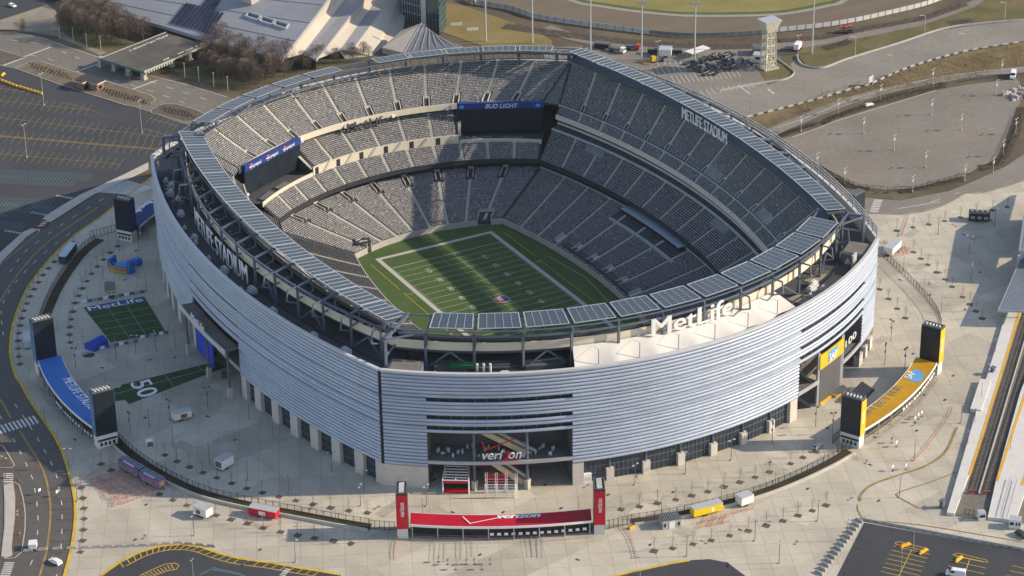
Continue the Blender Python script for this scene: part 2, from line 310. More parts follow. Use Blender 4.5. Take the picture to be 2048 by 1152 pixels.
def stand(sd, kind, pi, zi, po, zo, nr, ns, seats=True):
    e = .495 if kind == 'club' else 1.0
    zr = lambda f: zi + (zo - zi) * (0.9 * f + 0.1 * f * f)
    mb = MB(); rows = []
    for r in range(nr + 1):
        P_ = LINE(sd, lerp(pi, po, r / nr), -e, e, 0, 40); z0 = zr(r / nr) if r else zi - 1.2; z1 = zr((r + 1) / nr) if r < nr else zr(1)
        rows.append([(x, y, z0) for x, y, _ in P_]); rows.append([(x, y, z1) for x, y, _ in P_])
    mb.grid(rows)
    for q_ in (0, -1):                           # closing walls at the corners
        b = [rows[i][q_] for i in range(len(rows))]; mb.poly(b + [(b[-1][0], b[-1][1], zi - 1.2)])
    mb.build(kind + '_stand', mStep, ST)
    vs = vom_spec(kind, sd)
    for s in range(1, ns):                       # pale stepped aisles
        t = -1 + 2 * s / ns; mb = MB()
        if abs(t) > e + .01 or sd == 'F' and kind != 'lower': continue
        for r in range(nr):
            if vs and vs[0] <= r < vs[1]: continue
            p0, n0 = AP(sd, lerp(pi, po, r / nr), t); p1, _ = AP(sd, lerp(pi, po, (r + 1) / nr), t); tx, ty = -n0[1], n0[0]; w = 0.62; z = zr((r + 1) / nr) + 0.03; zl = zr(r / nr) + 0.03
            q = [(p0[0] - tx * w, p0[1] - ty * w, z), (p0[0] + tx * w, p0[1] + ty * w, z), (p1[0] + tx * w, p1[1] + ty * w, z), (p1[0] - tx * w, p1[1] - ty * w, z)]
            mb.poly(q); f0 = [(x - n0[0] * 0.03, y - n0[1] * 0.03, zz) for (x, y, _), zz in ((q[0], zl), (q[1], zl), (q[1], z), (q[0], z))]; mb.poly(f0)
        mb.build(kind + '_aisle', mAisle, ST)
    if not seats: return
    for s in range(ns):
        V, K = [], []
        for r in range(nr):
            if kind == 'upper' and sd in 'RL' and r == 6: continue
            pm = lerp(pi, po, (r + 0.55) / nr); L = arclen(sd, pm); ta, tb = -1 + 2 * s / ns, -1 + 2 * (s + 1) / ns; g = 0.75 * 2 / L
            n = int((tb - ta - 2 * g) * L / 2 / 0.56)
            if n < 1: continue
            t = ta + g + (np.arange(n) + 0.5) * (tb - ta - 2 * g) / n
            if vs and vs[0] - 1 <= r <= vs[1]:
                hw = (vs[2] + 0.35) * 2 / L; k = np.ones(n, bool)
                if s > 0: k &= (t - ta) > hw
                if s < ns - 1: k &= (tb - t) > hw
                t = t[k]
            for a_, b_, r0, r1 in SKIP.get((sd, kind), []): 
                if r0 <= r < r1: t = t[(t < a_) | (t > b_)]
            n = len(t)
            if n == 0: continue
            p, nn = AP(sd, pm, t); z = zr((r + 1) / nr); tx = np.stack([-nn[:, 1], nn[:, 0]], -1)
            v = np.zeros((n, 8, 3)); v[:, :, :2] = p[:, None, :] + SEAT[None, :, 0:1] * tx[:, None, :] + SEAT[None, :, 1:2] * nn[:, None, :]; v[:, :, 2] = z + SEAT[None, :, 2]; V.append(v)
            q = rng.random(n); K.append(np.where(q < 0.055, 1, np.where(q < 0.17, 2, 0)))
        if not V: continue
        v = np.concatenate(V); k = np.concatenate(K); n = len(v); f = (np.arange(n)[:, None, None] * 8 + SF[None]).reshape(-1, 4)
        fast_mesh(kind + '_seat_section', v.reshape(-1, 3), f, np.repeat(k, 5), [mSeatA, mSeatB, mSeatC], ST)
SKIP = {('R', 'upper'): [(-0.21, -0.09, 7, 12), (-0.70, -0.58, 7, 12)], ('R', 'mezzanine'): [(0.62, 0.75, 12, 16), (-0.42, -0.28, 12, 16)], ('B', 'lower'): [(0.67, 0.87, 0, 5), (-0.80, -0.70, 0, 5)],
        ('R', 'lower'): [(-0.30, 0.33, 26, 36)], ('B', 'mezzanine'): [], ('B', 'club'): [(-1, -0.47, 0, 15), (0.47, 1, 0, 15)]}
for sd in 'FRBL':
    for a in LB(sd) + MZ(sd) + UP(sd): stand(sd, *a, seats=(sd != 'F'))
# corner infill between the end tier and the side tier of the upper deck
for sx in (-1, 1):
    mb = MB(); V, K = [], []; bi, bo = np.array((sx * 68.5, 89.0, 35.8)), np.array((sx * 84.6, 93.5, 49.0)); ri = np.array((sx * 73.0, 83.4, 35.8)); rows = []
    for r in range(27):
        f = r / 26; a, b = bi + (bo - bi) * f, ri + (bo - ri) * f
        for dz in (0, .55): rows.append([(a[0], a[1], a[2] + dz - .3), (b[0], b[1], b[2] + dz - .3)])
        d = (b - a)[:2]; L = float(np.linalg.norm(d)); n = int((L - .4) / .56)
        if n > 0 and r < 26:
            d /= L; nn = np.array((sx * abs(d[1]), abs(d[0]))); t = .3 + (np.arange(n) + .5) * .56; p = a[None, :2] + d[None] * t[:, None] + nn[None] * .3; v = np.zeros((n, 8, 3)); tx = np.array((-nn[1], nn[0]))
            v[:, :, :2] = p[:, None] + SEAT[None, :, 0:1] * tx + SEAT[None, :, 1:2] * nn; v[:, :, 2] = a[2] + .25 + SEAT[None, :, 2]; V.append(v); q = rng.random(n); K.append(np.where(q < .04, 1, np.where(q < .16, 2, 0)))
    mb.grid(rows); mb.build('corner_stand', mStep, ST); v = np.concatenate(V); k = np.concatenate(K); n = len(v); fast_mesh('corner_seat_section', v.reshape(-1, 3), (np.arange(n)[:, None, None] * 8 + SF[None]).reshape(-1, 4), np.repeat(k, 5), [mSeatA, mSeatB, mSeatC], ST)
# vomitories
def vomitory(sd, pi, zi, po, zo, nr, r0, r1, w, t):
    zr = lambda r: zi + (zo - zi) * (0.9 * r / nr + 0.1 * (r / nr) ** 2)
    p0, n0 = AP(sd, lerp(pi, po, r0 / nr), t); p1, _ = AP(sd, lerp(pi, po, r1 / nr), t); tx = np.array([-n0[1], n0[0]]); zt = zr(r1) + 0.7; zb = zr(r0) + 0.1
    mb = MB(); m2 = MB()
    for s in (-1, 1):
        a, b = p0 + tx * s * w * 0.75, p1 + tx * s * w * 0.75; mb.add([(a[0] + tx[0] * o, a[1] + tx[1] * o, z) for o in (-.18, .18) for z in (zb - 1, zb + 1.1)] + [(b[0] + tx[0] * o, b[1] + tx[1] * o, z) for o in (-.18, .18) for z in (zb - 1, zt)], [(0, 1, 3, 2), (4, 6, 7, 5), (0, 4, 5, 1), (2, 3, 7, 6), (1, 5, 7, 3)])
    c = p1 + n0 * 0.3; mb.add([(c[0] + tx[0] * s * w * 0.9 + n0[0] * o, c[1] + tx[1] * s * w * 0.9 + n0[1] * o, z) for s in (-1, 1) for o in (-.2, .9) for z in (zt - 1.1, zt + 0.25)], [(0, 1, 3, 2), (4, 6, 7, 5), (1, 5, 7, 3), (0, 4, 5, 1)])
    q = [p0 + n0 * 0.6 - tx * w * .6, p0 + n0 * 0.6 + tx * w * .6, p1 + tx * w * .6, p1 - tx * w * .6]
    m2.grid([[(*q[0], zb + .25), (*q[1], zb + .25)], [(*q[3], zb + 0.3), (*q[2], zb + 0.3)], [(*q[3], zt - .9), (*q[2], zt - .9)]])
    o = mb.build('vomitory', mAisle, ST); m2.build('passage', M('passage_lit_cream', (0.30, 0.27, 0.22), .8) if sd in 'RL' else mDark, o)  # side passages carry warm inside light in their colour; end ones stay dark
for sd in 'RBL':
    k, pi, zi, po, zo, nr, ns = UP(sd)[0]; r0, r1, w = vom_spec('upper', sd)
    for s in range(1, ns): vomitory(sd, pi, zi, po, zo, nr, r0, r1, w, -1 + 2 * s / ns)
k, pi, zi, po, zo, nr, ns = LB('B')[0]
for s in range(1, ns): vomitory('B', pi, zi, po, zo, nr, 30, 36, 1.4, -1 + 2 * s / ns)
k, pi, zi, po, zo, nr, ns = LB('R')[0]
for s in range(3, ns - 2):                       # pale stair heads low on the right side
    t = -1 + 2 * s / ns; mb = MB(); zl = lambda r: zi + (zo - zi) * (.9 * r / nr + .1 * (r / nr) ** 2) + .6
    mb.grid([[(*(p_ + tx_ * o), zl(r)) for o in (-1.5, 1.5)] for r, (p_, tx_) in ((r, (lambda q: (q[0], np.array((-q[1][1], q[1][0]))))(AP('R', lerp(pi, po, r / nr), t))) for r in (1.5, 4, 7))])
    for o_ in (-1.5, 1.5):
        a_, b_ = AP('R', lerp(pi, po, 1.5 / nr), t), AP('R', lerp(pi, po, 7 / nr), t); tx_ = np.array((-a_[1][1], a_[1][0])) * o_; mb.beam((*(a_[0] + tx_), zl(1.5) + .4), (*(b_[0] + tx_), zl(7) + .4), .3, 1.0)
    mb.build('stair_head', mAisle, ST)
# fronts: field wall, mezzanine ribbon, suite walls, upper fascia
for sd in 'FRBL':
    mb = MB(); segs = [(-1, 1)] if sd != 'B' else [(-1, -0.785), (-0.72, 0.69), (0.855, 1)]
    for a, b in segs: mb.wall(LINE(sd, WL, a, b, 0, 24, -0.2), 0.35, 0, 2.7)
    mb.build('field_wall', M('field_wall_pad', (0.33, 0.35, 0.38) if sd == 'B' else (0.4, 0.39, 0.36), 0.7, var=0.06), ST)
    LO = LB(sd)[0][3]; MF = MZ(sd)[0][1]; UF = UP(sd)[0][1]; uz = UP(sd)[0][2]
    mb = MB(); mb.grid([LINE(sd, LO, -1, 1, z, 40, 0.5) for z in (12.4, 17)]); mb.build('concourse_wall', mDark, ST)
    if sd in 'RL':
        mb = MB(); mb.wall(LINE(sd, LO, -1, 1, 0, 40, -0.3), 0.3, 12.0, 13.5); mb.build('terrace_rail', M('rail_panel', (0.5, 0.5, 0.48), 0.6, var=0.05), ST)
    mb = MB(); mb.grid([LINE(sd, MF, -1, 1, z, 40, o) for z, o in ((17.9, -0.1), (17.9, -0.35), (15.9, -0.35), (15.7, 4), (15.9, 12))]); mb.build('mezzanine_fascia', M('ribbon_board', (0.035, 0.038, 0.045), 0.5, var=0.1), ST)
    mt = MZ(sd)[0]; MB_, mz = mt[3], mt[4]
    if sd in 'RL':
        mb = MB(); mb.wall(LINE(sd, MB_, -1, 1, 0, 40, 0.2), 0.35, mz - 0.3, mz + 1.3); mb.build('suite_rail', M('suite_rail', (0.48, 0.48, 0.45), 0.6, var=0.05), ST)
        mb = MB(); mb.grid([LINE(sd, MB_, -1, 1, mz, 40, 0.3), LINE(sd, MB_, -1, 1, mz + 0.8, 40, 2.4), LINE(sd, MB_, -1, 1, mz + 1.4, 40, 4.4), LINE(sd, MB_, -1, 1, uz - 1.0, 40, 4.4)]); mb.build('suite_terrace', M('suite_glazing', (0.05, 0.055, 0.065), 0.5, var=0.3, scale=0.2), ST)
        mb = MB()
        for i in range(28):
            mb = MB(); t = -1 + 2 * (i + 0.5) / 28; mb.beam(A1(sd, MB_, t, mz + 0.9, 0.5), A1(sd, MB_, t, mz + 2.0, 4.2), 0.14, 0.8); mb.build('suite_divider', M('suite_divider', (0.20, 0.21, 0.22), .7), ST)
        mb = MB()
        for o_ in (1.0, 2.0, 3.0): mb.wall(LINE(sd, MB_, -1, 1, 0, 40, o_), .5, mz + .3 + .28 * o_, mz + .75 + .28 * o_)
        mb.build('suite_seat_row', mSeatC, ST)
        mb = MB(); mb.wall(LINE(sd, UF, -1, 1, 0, 40, 0.9), 0.4, uz - 3.6, uz - 2.6); mb.build('suite_balcony', M('suite_rail', (0.48, 0.48, 0.45)), ST)
    else:
        mb = MB(); mb.wall(LINE(sd, MB_, -.495, .495, 0, 40, .45), .4, mz - .3, 25.9)
        for a_, b_ in ((-1, -.5), (.5, 1)): mb.wall(LINE(sd, MB_, a_, b_, 0, 20, .45), .5, mz - .3, 23.7)
        mb.build('suite_wall', mCream, ST); mb = MB()
        for a_, b_ in ((-1, -.495), (.495, 1)): mb.grid([LINE(sd, MB_, a_, b_, 22.7, 16, .3), LINE(sd, UF, a_, b_, 22.7, 16, 3)]); mb.poly([A1(sd, MB_, b_ if a_ < 0 else a_, 22.7, .3), A1(sd, UF, b_ if a_ < 0 else a_, 22.7, 3), A1(sd, UF, b_ if a_ < 0 else a_, 33, 3), A1(sd, MB_, b_ if a_ < 0 else a_, 25.5, .3)])
        mb.build('party_deck', mStep, ST); mb = MB()
        for a_, b_ in ((-.95, -.83), (-.78, -.68), (.58, .7), (.76, .88)):
            for k_ in range(3): mb.wall(LINE(sd, MB_, a_, b_, 0, 6, 1.6 + 1.1 * k_), .55, 22.75, 23.4)
        mb.build('deck_seat_row', mSeatC, ST)
        m2, m3 = MB(), MB()
        for s in range(1, 12):
            t = -1 + 2 * (s + 0.2) / 12
            if abs(t) < 0.5: m2.poly([A1(sd, MB_, t - .014, mz + .3, .2), A1(sd, MB_, t + .014, mz + .3, .2), A1(sd, MB_, t + .014, 25.4, .2), A1(sd, MB_, t - .014, 25.4, .2)]); m3.beam(A1(sd, MB_, t + .05, mz, 0.1), A1(sd, MB_, t + .10, 25.7, 0.1), 0.25, 1.0)
        m2.build('suite_door', mDark, ST); m3.build('stair', mAisle, ST)
        cl = MZ(sd)[1]; mb = MB(); mb.grid([LINE(sd, cl[3], -.495, .495, z, 30, 0.5) for z in (31, 38)])
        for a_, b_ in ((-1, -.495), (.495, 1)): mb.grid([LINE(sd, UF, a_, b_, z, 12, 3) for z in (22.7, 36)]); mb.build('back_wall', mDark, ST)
    mb = MB(); h = 1.5 if sd in 'RL' else 1.9
    mb.grid([LINE(sd, UF, -1, 1, z, 40, o) for z, o in ((uz + 0.9, 0.1), (uz + 0.9, -0.3), (uz + 0.9 - h - .6, -0.3), (uz - 1.6, 2.5))]); mb.build('upper_fascia', mCream, ST)
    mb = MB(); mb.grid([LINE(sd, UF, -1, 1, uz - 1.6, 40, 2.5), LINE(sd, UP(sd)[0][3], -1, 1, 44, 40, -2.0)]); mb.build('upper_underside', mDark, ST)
    k, pi, zi, po, zo, nr, ns = UP(sd)[0]
    mb = MB(); mb.grid([LINE(sd, po, -1, 1, z, 40, o) for z, o in ((49.0, 0.05), (47.6, 0.1))]); mb.grid([LINE(sd, po, -1, 1, 46.6, 40, 0.1), LINE(sd, PAR, -1, 1, 46.6, 40, -0.3)]); mb.build('upper_promenade', mStep, ST)
    if sd in 'RL':
        mb = MB(); mb.wall(LINE(sd, lerp(pi, po, 6.5 / nr), -1, 1, 0, 40), 0.8, 35.2, 35.2 + 0.95); mb.build('cross_aisle', mAisle, ST)
        for i in range(9): mb = MB(); t = -0.88 + i * 0.22; p, n_ = AP(sd, UF, t, -0.5); mb.box((p[0], p[1], uz + 0.2), (.9, .9, .8)); mb.build('fascia_floodlight', mWhite, ST)
    if sd == 'B':
        for t in (-0.47, -0.17, 0.13, 0.45): mb = MB(); p, n_ = AP(sd, UF, t, -0.5); mb.box((p[0], p[1], uz - 1.6), (1.1, 1.1, 1.0)); mb.build('fascia_floodlight', mWhite, ST)
# platforms on the upper and mezzanine tiers
for nm, sd, st, (a, b, r0, r1) in [('camera_platform', 'R', UP('R')[0], q) for q in SKIP[('R', 'upper')]] + [('camera_platform', 'R', MZ('R')[0], q) for q in SKIP[('R', 'mezzanine')]]:
    k, pi, zi, po, zo, nr, ns = st; mb = MB(); zz = lambda r: zi + (zo - zi) * (0.9 * r / nr + 0.1 * (r / nr) ** 2) + 0.65
    mb.grid([LINE(sd, lerp(pi, po, r / nr), a, b, zz(r), 8) for r in (r0, r1 + 0.3)]); o = mb.build(nm, M('platform_grey', (0.20, 0.205, 0.21), .85), ST)
# club box on the lower tier of the right side: long pale roof, pale parapet in front
LO = LB('R')[0][3]
mb = MB(); mb.wall(LINE('R', LO, -0.25, 0.30, 0, 24, -1.4), 4.6, 13.6, 14.1); o = mb.build('club_roof', M('club_roof', (0.34, 0.42, 0.50), 0.45, var=0.06), ST)
mb = MB(); mb.grid([LINE('R', LO, -0.25, 0.30, z, 24, -3.2) for z in (9.5, 13.6)]); mb.build('club_glazing', mGlass, ST)
pm = lerp(WL, LO, 26 / 36); mb = MB(); mb.wall(LINE('R', pm, -0.31, 0.33, 0, 24, 0.4), 1.4, 8.2, 10.6); mb.grid([LINE('R', pm, -0.30, 0.32, 9.3, 24, 0.9), LINE('R', LO, -0.30, 0.32, 9.6, 24, -2)]); mb.build('club_parapet', M('club_stone', (0.36, 0.36, 0.34), 0.8, var=0.08), ST)
# field level suites along the right touchline and end tunnels
mb = MB(); mb.wall(LINE('R', WL, -0.42, 0.40, 0, 20, 3.5), 5.4, 0, 4.2); mb.build('field_suite', M('suite_glazing', (0.05, 0.055, 0.065)), ST)
mb = MB(); mb.wall(LINE('R', WL, -0.42, 0.40, 0, 20, 0.3), 0.5, 0, 1.1); mb.build('field_suite_rail', M('rail_panel', (0.5, 0.5, 0.48)), ST)
for t in (-0.3, -0.16, 0.02, 0.2, 0.34): mb = MB(); p, n_ = AP('R', WL, t, 0.9); mb.box((p[0], p[1], 0.3), (1.6, 1.0, 0.9), 0.1); mb.build('field_suite_table', mWhite, ST)
for t0, t1 in ((0.69, 0.855), (-0.785, -0.72)):
    mb = MB(); k, pi, zi, po, zo, nr, ns = LB('B')[0]
    for t in (t0, t1): mb.wall([A1('B', WL, t, 0, -0.3), A1('B', lerp(pi, po, 5.5 / 36), t, 0)], 0.4, 0, 4.6)
    mb.wall([A1('B', lerp(pi, po, 5.2 / 36), t0, 0), A1('B', lerp(pi, po, 5.2 / 36), t1, 0)], 0.5, 4.0, 5.4); o = mb.build('tunnel', mConc, ST)
    mb = MB(); mb.poly([A1('B', lerp(pi, po, 4.6 / 36), t0, 0), A1('B', lerp(pi, po, 4.6 / 36), t1, 0), A1('B', lerp(pi, po, 4.6 / 36), t1, 4.2), A1('B', lerp(pi, po, 4.6 / 36), t0, 4.2)]); mb.build('tunnel_mouth', mDark, o)
mb = MB(); p, n_ = AP('B', lerp(WL, LB('B')[0][3], 3 / 36), -0.752); mb.box((p[0], p[1], 4.75), (6.2, 4.5, 0.3), -0.2); o = mb.build('tunnel_cover', M('navy_cover', (0.03, 0.035, 0.06), 0.6), ST)
place_text('jets', 3.6, 1.9, 0.05, lambda x, y, z: (p[0] - 1.9 + x * .98 + y * .1, p[1] - 1.3 - x * .19 + y, 5.06 + z), shear=0.3, bold=0.03).build('lettering', mWhite, o)
# ---- field
def green(name, c1, c2): return two_tone(name, c1, c2, 0.09, 0.35, 0.65)
mb = MB(); loop = LINE('F', WL, -1, 1, 0.16, 16) + LINE('R', WL, -1, 1, 0.16, 16) + LINE('B', WL, 1, -1, 0.16, 16) + LINE('L', WL, 1, -1, 0.16, 16); mb.poly(loop)
struct('football_field', mb, green('turf', (0.052, 0.090, 0.027), (0.072, 0.112, 0.035)))
YD = 0.9144; HW = 26.667 * YD; mb = MB(); Z = 0.20
mb.strip([(-HW - .9, -60 * YD - 1.8, 0), (-HW - .9, 60 * YD + 1.8, 0)], 1.83, Z); mb.strip([(HW + .9, -60 * YD - 1.8, 0), (HW + .9, 60 * YD + 1.8, 0)], 1.83, Z)
for s in (-1, 1): mb.strip([(-HW, s * (60 * YD + .9), 0), (HW, s * (60 * YD + .9), 0)], 1.83, Z)
bord = struct('field_border', mb, M('field_border', (0.42, 0.41, 0.36), 0.9, var=0.05))
mb = MB()
for k in range(-10, 11): mb.strip([(-HW, k * 5 * YD, 0), (HW, k * 5 * YD, 0)], 0.34 if abs(k) == 10 else 0.2, Z)
for k in range(-49, 50):
    if k % 5:
        for x in (-HW + .6, -3.08 * YD, 3.08 * YD, HW - .6): mb.strip([(x - .35, k * YD, 0), (x + .35, k * YD, 0)], 0.14, Z)
for k in range(-40, 50, 10):
    n = str(50 - abs(k))
    for s in (-1, 1):
        ax, ay = (0, s), (-s, 0); o = (s * 13.6 * YD + s * 1.0, k * YD - s * 1.75); t = flat_text(n, 3.5, 2.0, o, ax, ay, Z, bold=0.02); mb.add(t.v, t.f)
struct('yard_lines', mb, M('field_paint', (0.40, 0.43, 0.37), 0.9, var=0.08))
mb = MB()
for s in (-1, 1):
    x = s * (HW + 5.4)
    for a, b in ((-58, -30), (-26, 26), (30, 58)): mb.strip([(x, a * YD, 0), (x, b * YD, 0)], 0.22, Z)
    for k in (-24, 24): mb.strip([(s * (HW + 1.9), k * YD, 0), (x, k * YD, 0)], 0.25, Z)
struct('coaching_box_lines', mb, M('yellow_line', (0.50, 0.34, 0.03), 0.9, var=0.1))
mb = MB()
for s in (1,):
    x0 = s * (HW + 7); mb.strip([(x0 - 4, 22, 0), (x0 + 3, 24, 0), (x0 + 6, 0, 0), (x0 + 3, -22, 0), (x0 - 4, -24, 0)], 0.2, Z)
mb.strip([(-HW - 3, -17 - 8, 0), (-HW - 7, -17, 0), (-HW - 3.2, -14, 0)], 0.22, Z); struct('sideline_marks', mb, M('field_paint', (0.40, 0.43, 0.37)))
# league shield at midfield
sh = [(-1, 1), (-.5, .86), (0, 1.06), (.5, .86), (1, 1), (.95, -.3), (.55, -.75), (0, -1.05), (-.55, -.75), (-.95, -.3)]
rot = lambda pts, k, z: [(y * k * 2.9, -x * k * 2.6, z) for x, y in pts]
def shield(k, z, top): mb = MB(); mb.poly(rot(sh if not top else [q for q in sh if q[1] > 0] + [(.98, .28), (-.98, .28)], k, z)); return mb
mb = MB(); mb.poly(rot(sh, 1.12, Z)); struct('shield_outline', mb, M('field_paint', (0.40, 0.43, 0.37)))
mb = MB(); mb.poly(rot(sh, 0.98, Z + .03)); struct('shield_field', mb, M('shield_red', (0.36, 0.03, 0.04), 0.9))
mb = MB(); mb.poly([(y * 2.85, -x * 2.55, Z + .06) for x, y in [(-.96, .97), (-.5, .83), (0, 1.02), (.5, .83), (.96, .97), (.93, .3), (-.93, .3)]]); struct('shield_top', mb, M('shield_blue', (0.02, 0.05, 0.2), 0.9))
mb = flat_text('NFL', 3.8, 2.0, (-1.6, 1.9), (0, -1), (1, 0), Z + .09, bold=0.03); struct('shield_letters', mb, mWhite)
# ================================================================== SOLAR RING, MASTS, SIGNS (parts of the stadium)
RO = (89.7, 95.2, 10.7, 33.0); RZ = 54.1
def solar_mat():
    m = M('solar_cells', (0.05, 0.07, 0.095), 0.34, 0, 0); m.node_tree.nodes['Principled BSDF'].inputs['Specular IOR Level'].default_value = 0.6; return m
mSol = solar_mat(); mFrame = M('panel_frame', (0.42, 0.45, 0.48), 0.45, 0.3, var=0.04)
BAYS = {'F': (11, -0.895, 0.895), 'B': (11, -0.895, 0.895), 'L': (13, -0.945, 1.0), 'R': (13, -0.985, 0.985)}
RW = {'F': (10.2, 0.3), 'B': (8.0, 0.9), 'L': (8.8, -1.0), 'R': (7.2, 0.4)}        # width and rise towards the bowl
def bays(sd): n, a, b = BAYS[sd]; return [a + (b - a) * i / n for i in range(n + 1)]
for sd in 'FRBL':
    w, dz = RW[sd]; ts = bays(sd)
    for i in range(len(ts) - 1):
        if sd == 'B' and i == 5: continue
        g = 0.06 * (ts[i + 1] - ts[i]) if sd in 'FB' else 0.012 * (ts[i + 1] - ts[i]); t0, t1 = ts[i] + g, ts[i + 1] - g
        c = [np.array(A1(sd, RO, t0, RZ)), np.array(A1(sd, RO, t1, RZ)), np.array(A1(sd, RO, t1, RZ + dz, -w)), np.array(A1(sd, RO, t0, RZ + dz, -w))]
        P = lambda a, b, z=0: tuple((c[0] * (1 - a) + c[1] * a) * (1 - b) + (c[3] * (1 - a) + c[2] * a) * b + np.array((0, 0, z)))
        mb = MB(); mb.add([P(0, 0), P(1, 0), P(1, 1), P(0, 1), P(0, 0, .25), P(1, 0, .25), P(1, 1, .25), P(0, 1, .25)], [(0, 3, 2, 1), (4, 5, 6, 7), (0, 1, 5, 4), (1, 2, 6, 5), (2, 3, 7, 6), (3, 0, 4, 7)])
        o = mb.build('solar_panel', mSol, ST); mb, m2 = MB(), MB()
        for k in range(6): mb.beam(P(k / 5, 0, .3), P(k / 5, 1, .3), 0.16 if k % 5 else 0.36, 0.14)
        for k in range(7): (m2 if k % 6 else mb).beam(P(0, k / 6, .28), P(1, k / 6, .28), 0.06 if k % 6 else 0.36, 0.1 if k % 6 else .14)
        mb.build('frame', mFrame, o); m2.build('cell_line', M('cell_line', (0.16, 0.18, 0.2), .5), o)
    mb = MB()                                    # ring truss under the panels
    for off, z in ((0.5, RZ - .7), (-w + .3, RZ + dz - .7)) + (((0.3, RZ - 2.8), (-w + .6, RZ + dz - 3.6)) if sd in 'RB' else ()):
        L_ = LINE(sd, RO, -1, 1, z, 40, off)
        for p, q in zip(L_, L_[1:]): mb.beam(p, q, 0.35, 0.4)
    n2 = len(ts) * 4 if sd in 'RB' else 0
    for i in range(n2):
        ta, tb = -1 + 2 * i / n2, -1 + 2 * (i + 1) / n2
        mb.beam(A1(sd, RO, ta, RZ + dz - .7, -w + .3), A1(sd, RO, tb, RZ + dz - 3.6, -w + .6), 0.16); mb.beam(A1(sd, RO, tb, RZ + dz - 3.6, -w + .6), A1(sd, RO, tb, RZ + dz - .7, -w + .3), 0.14)
        mb.beam(A1(sd, RO, ta, RZ - .7, .5), A1(sd, RO, ta, RZ + dz - 3.6, -w + .6), 0.16)
    mb.build('ring_truss', mSteel, ST)
    if sd == 'R':
        mb = MB(); mb.wall(LINE(sd, RO, -1, 1, 0, 40, -w + .1), .15, 50.3, 53.9); mb.build('ring_band', M('navy_steel', (0.045, 0.07, 0.11), 0.6, 0.1, var=0.1), ST)
    mb = MB(); rr = [(-0.98, -0.2), (0.26, 0.5)] if sd == 'R' else [(-0.9, 0.98)]
    for a, b in rr:
        n = int((b - a) * 90)
        for i in range(n):
            if i % 9 < 6: mb.box(A1(sd, RO, a + (b - a) * i / n, RZ + dz - 4.4, -w + .3), (0.4, 0.4, 0.4), 0.3)
    if sd == 'R': mb.build('floodlight_bank', M('lamp_glass', (0.6, 0.63, 0.66), .3), ST)
    for i, t in enumerate(ts):                   # mast frames
        mb = MB(); p = A1(sd, PAR, t, DK - 0.2, 1.6); q = A1(sd, PAR, t, 51.4, 1.6); ri = A1(sd, RO, t, RZ + dz - .9, -w + .4); ro = A1(sd, RO, t, RZ - 0.9, 0.6)
        mb.beam(p, q, 0.75, 0.75); mb.beam(q, ro, 0.6, 0.75); mb.beam(ro, ri, 0.5, 0.6); mb.beam((p[0], p[1], 46.8), A1(sd, RO, t, 48.6, 0.2), 0.4, 0.5); mb.beam(A1(sd, RO, t, 48.4, 0.2), ro, 0.4)
        if sd == 'L' and not -.2 < t < .47 or sd == 'F' and t > 0.2:
            a = A1(sd, PAR, t, 51.4, 5.6); b = A1(sd, PAR, t, 47.2, 6.2); d = A1(sd, PAR, t, 45.2, 1.8)
            mb.beam(q, a, 0.45); mb.beam(a, b, 0.45); mb.beam(b, d, 0.45)
        if i % 2 == 0 and i + 1 < len(ts):
            tm = (t + ts[i + 1]) / 2; mb.beam((p[0], p[1], DK), A1(sd, PAR, tm, 45.0, 0.6), 0.55, 0.6)
            u = A1(sd, PAR, ts[i + 1], DK, 1.6); mb.beam(u, A1(sd, PAR, tm, 45.0, 0.6), 0.55, 0.6)
        mb.build('mast_frame', mSteel, ST)
    mb = MB()                                    # outer ring beam between the masts
    for z, o in ((51.2, 1.6),):
        L_ = LINE(sd, PAR, -0.985, 0.985, z, 40, o)
        for p, q in zip(L_, L_[1:]): mb.beam(p, q, 0.5, 0.7)
    mb.build('outer_ring_beam', mSteel, ST)
# clutter along the promenade behind the last rows
mb = MB(); mats = [M('clutter_grey', (0.3, 0.3, 0.3)), M('clutter_brown', (0.25, 0.17, 0.1)), M('clutter_dark', (0.06, 0.06, 0.07))]
for sd in 'LFB':
    for i in range(230):
        t = rng.uniform(-.95, .95); mb.k = int(rng.integers(0, 3)); p = A1(sd, PAR, t, 46.6, -rng.uniform(0.8, 3.6)); mb.box(p, (rng.uniform(.3, 1.4), rng.uniform(.3, .9), rng.uniform(.3, 1.3)), rng.uniform(0, 3))
mb.build('promenade_fitting', mats, ST)['kind'] = 'stuff'
# corner struts of the ring
for sx, sy in ((-1, -1), (1, -1), (-1, 1), (1, 1)):
    mb = MB(); c = (sx * 95.2, sy * 98.2); i = (sx * 81.5, sy * 88.2)
    mb.beam((c[0], c[1], DK - .2), (c[0], c[1], 52), 0.9); mb.beam((c[0], c[1], 52), (i[0], i[1], RZ - .4), 0.9, 1.0); mb.beam((c[0], c[1], 46), (sx * 89.5, sy * 93.5, 46.5), 0.6)
    mb.beam((c[0], c[1], 52), (sx * 100.2 * .88, sy * 95.2 * .93, 52), 0.5); mb.beam((c[0], c[1], 52), (sx * 84, sy * 100, 52), 0.5); mb.build('corner_strut', mSteel, ST)
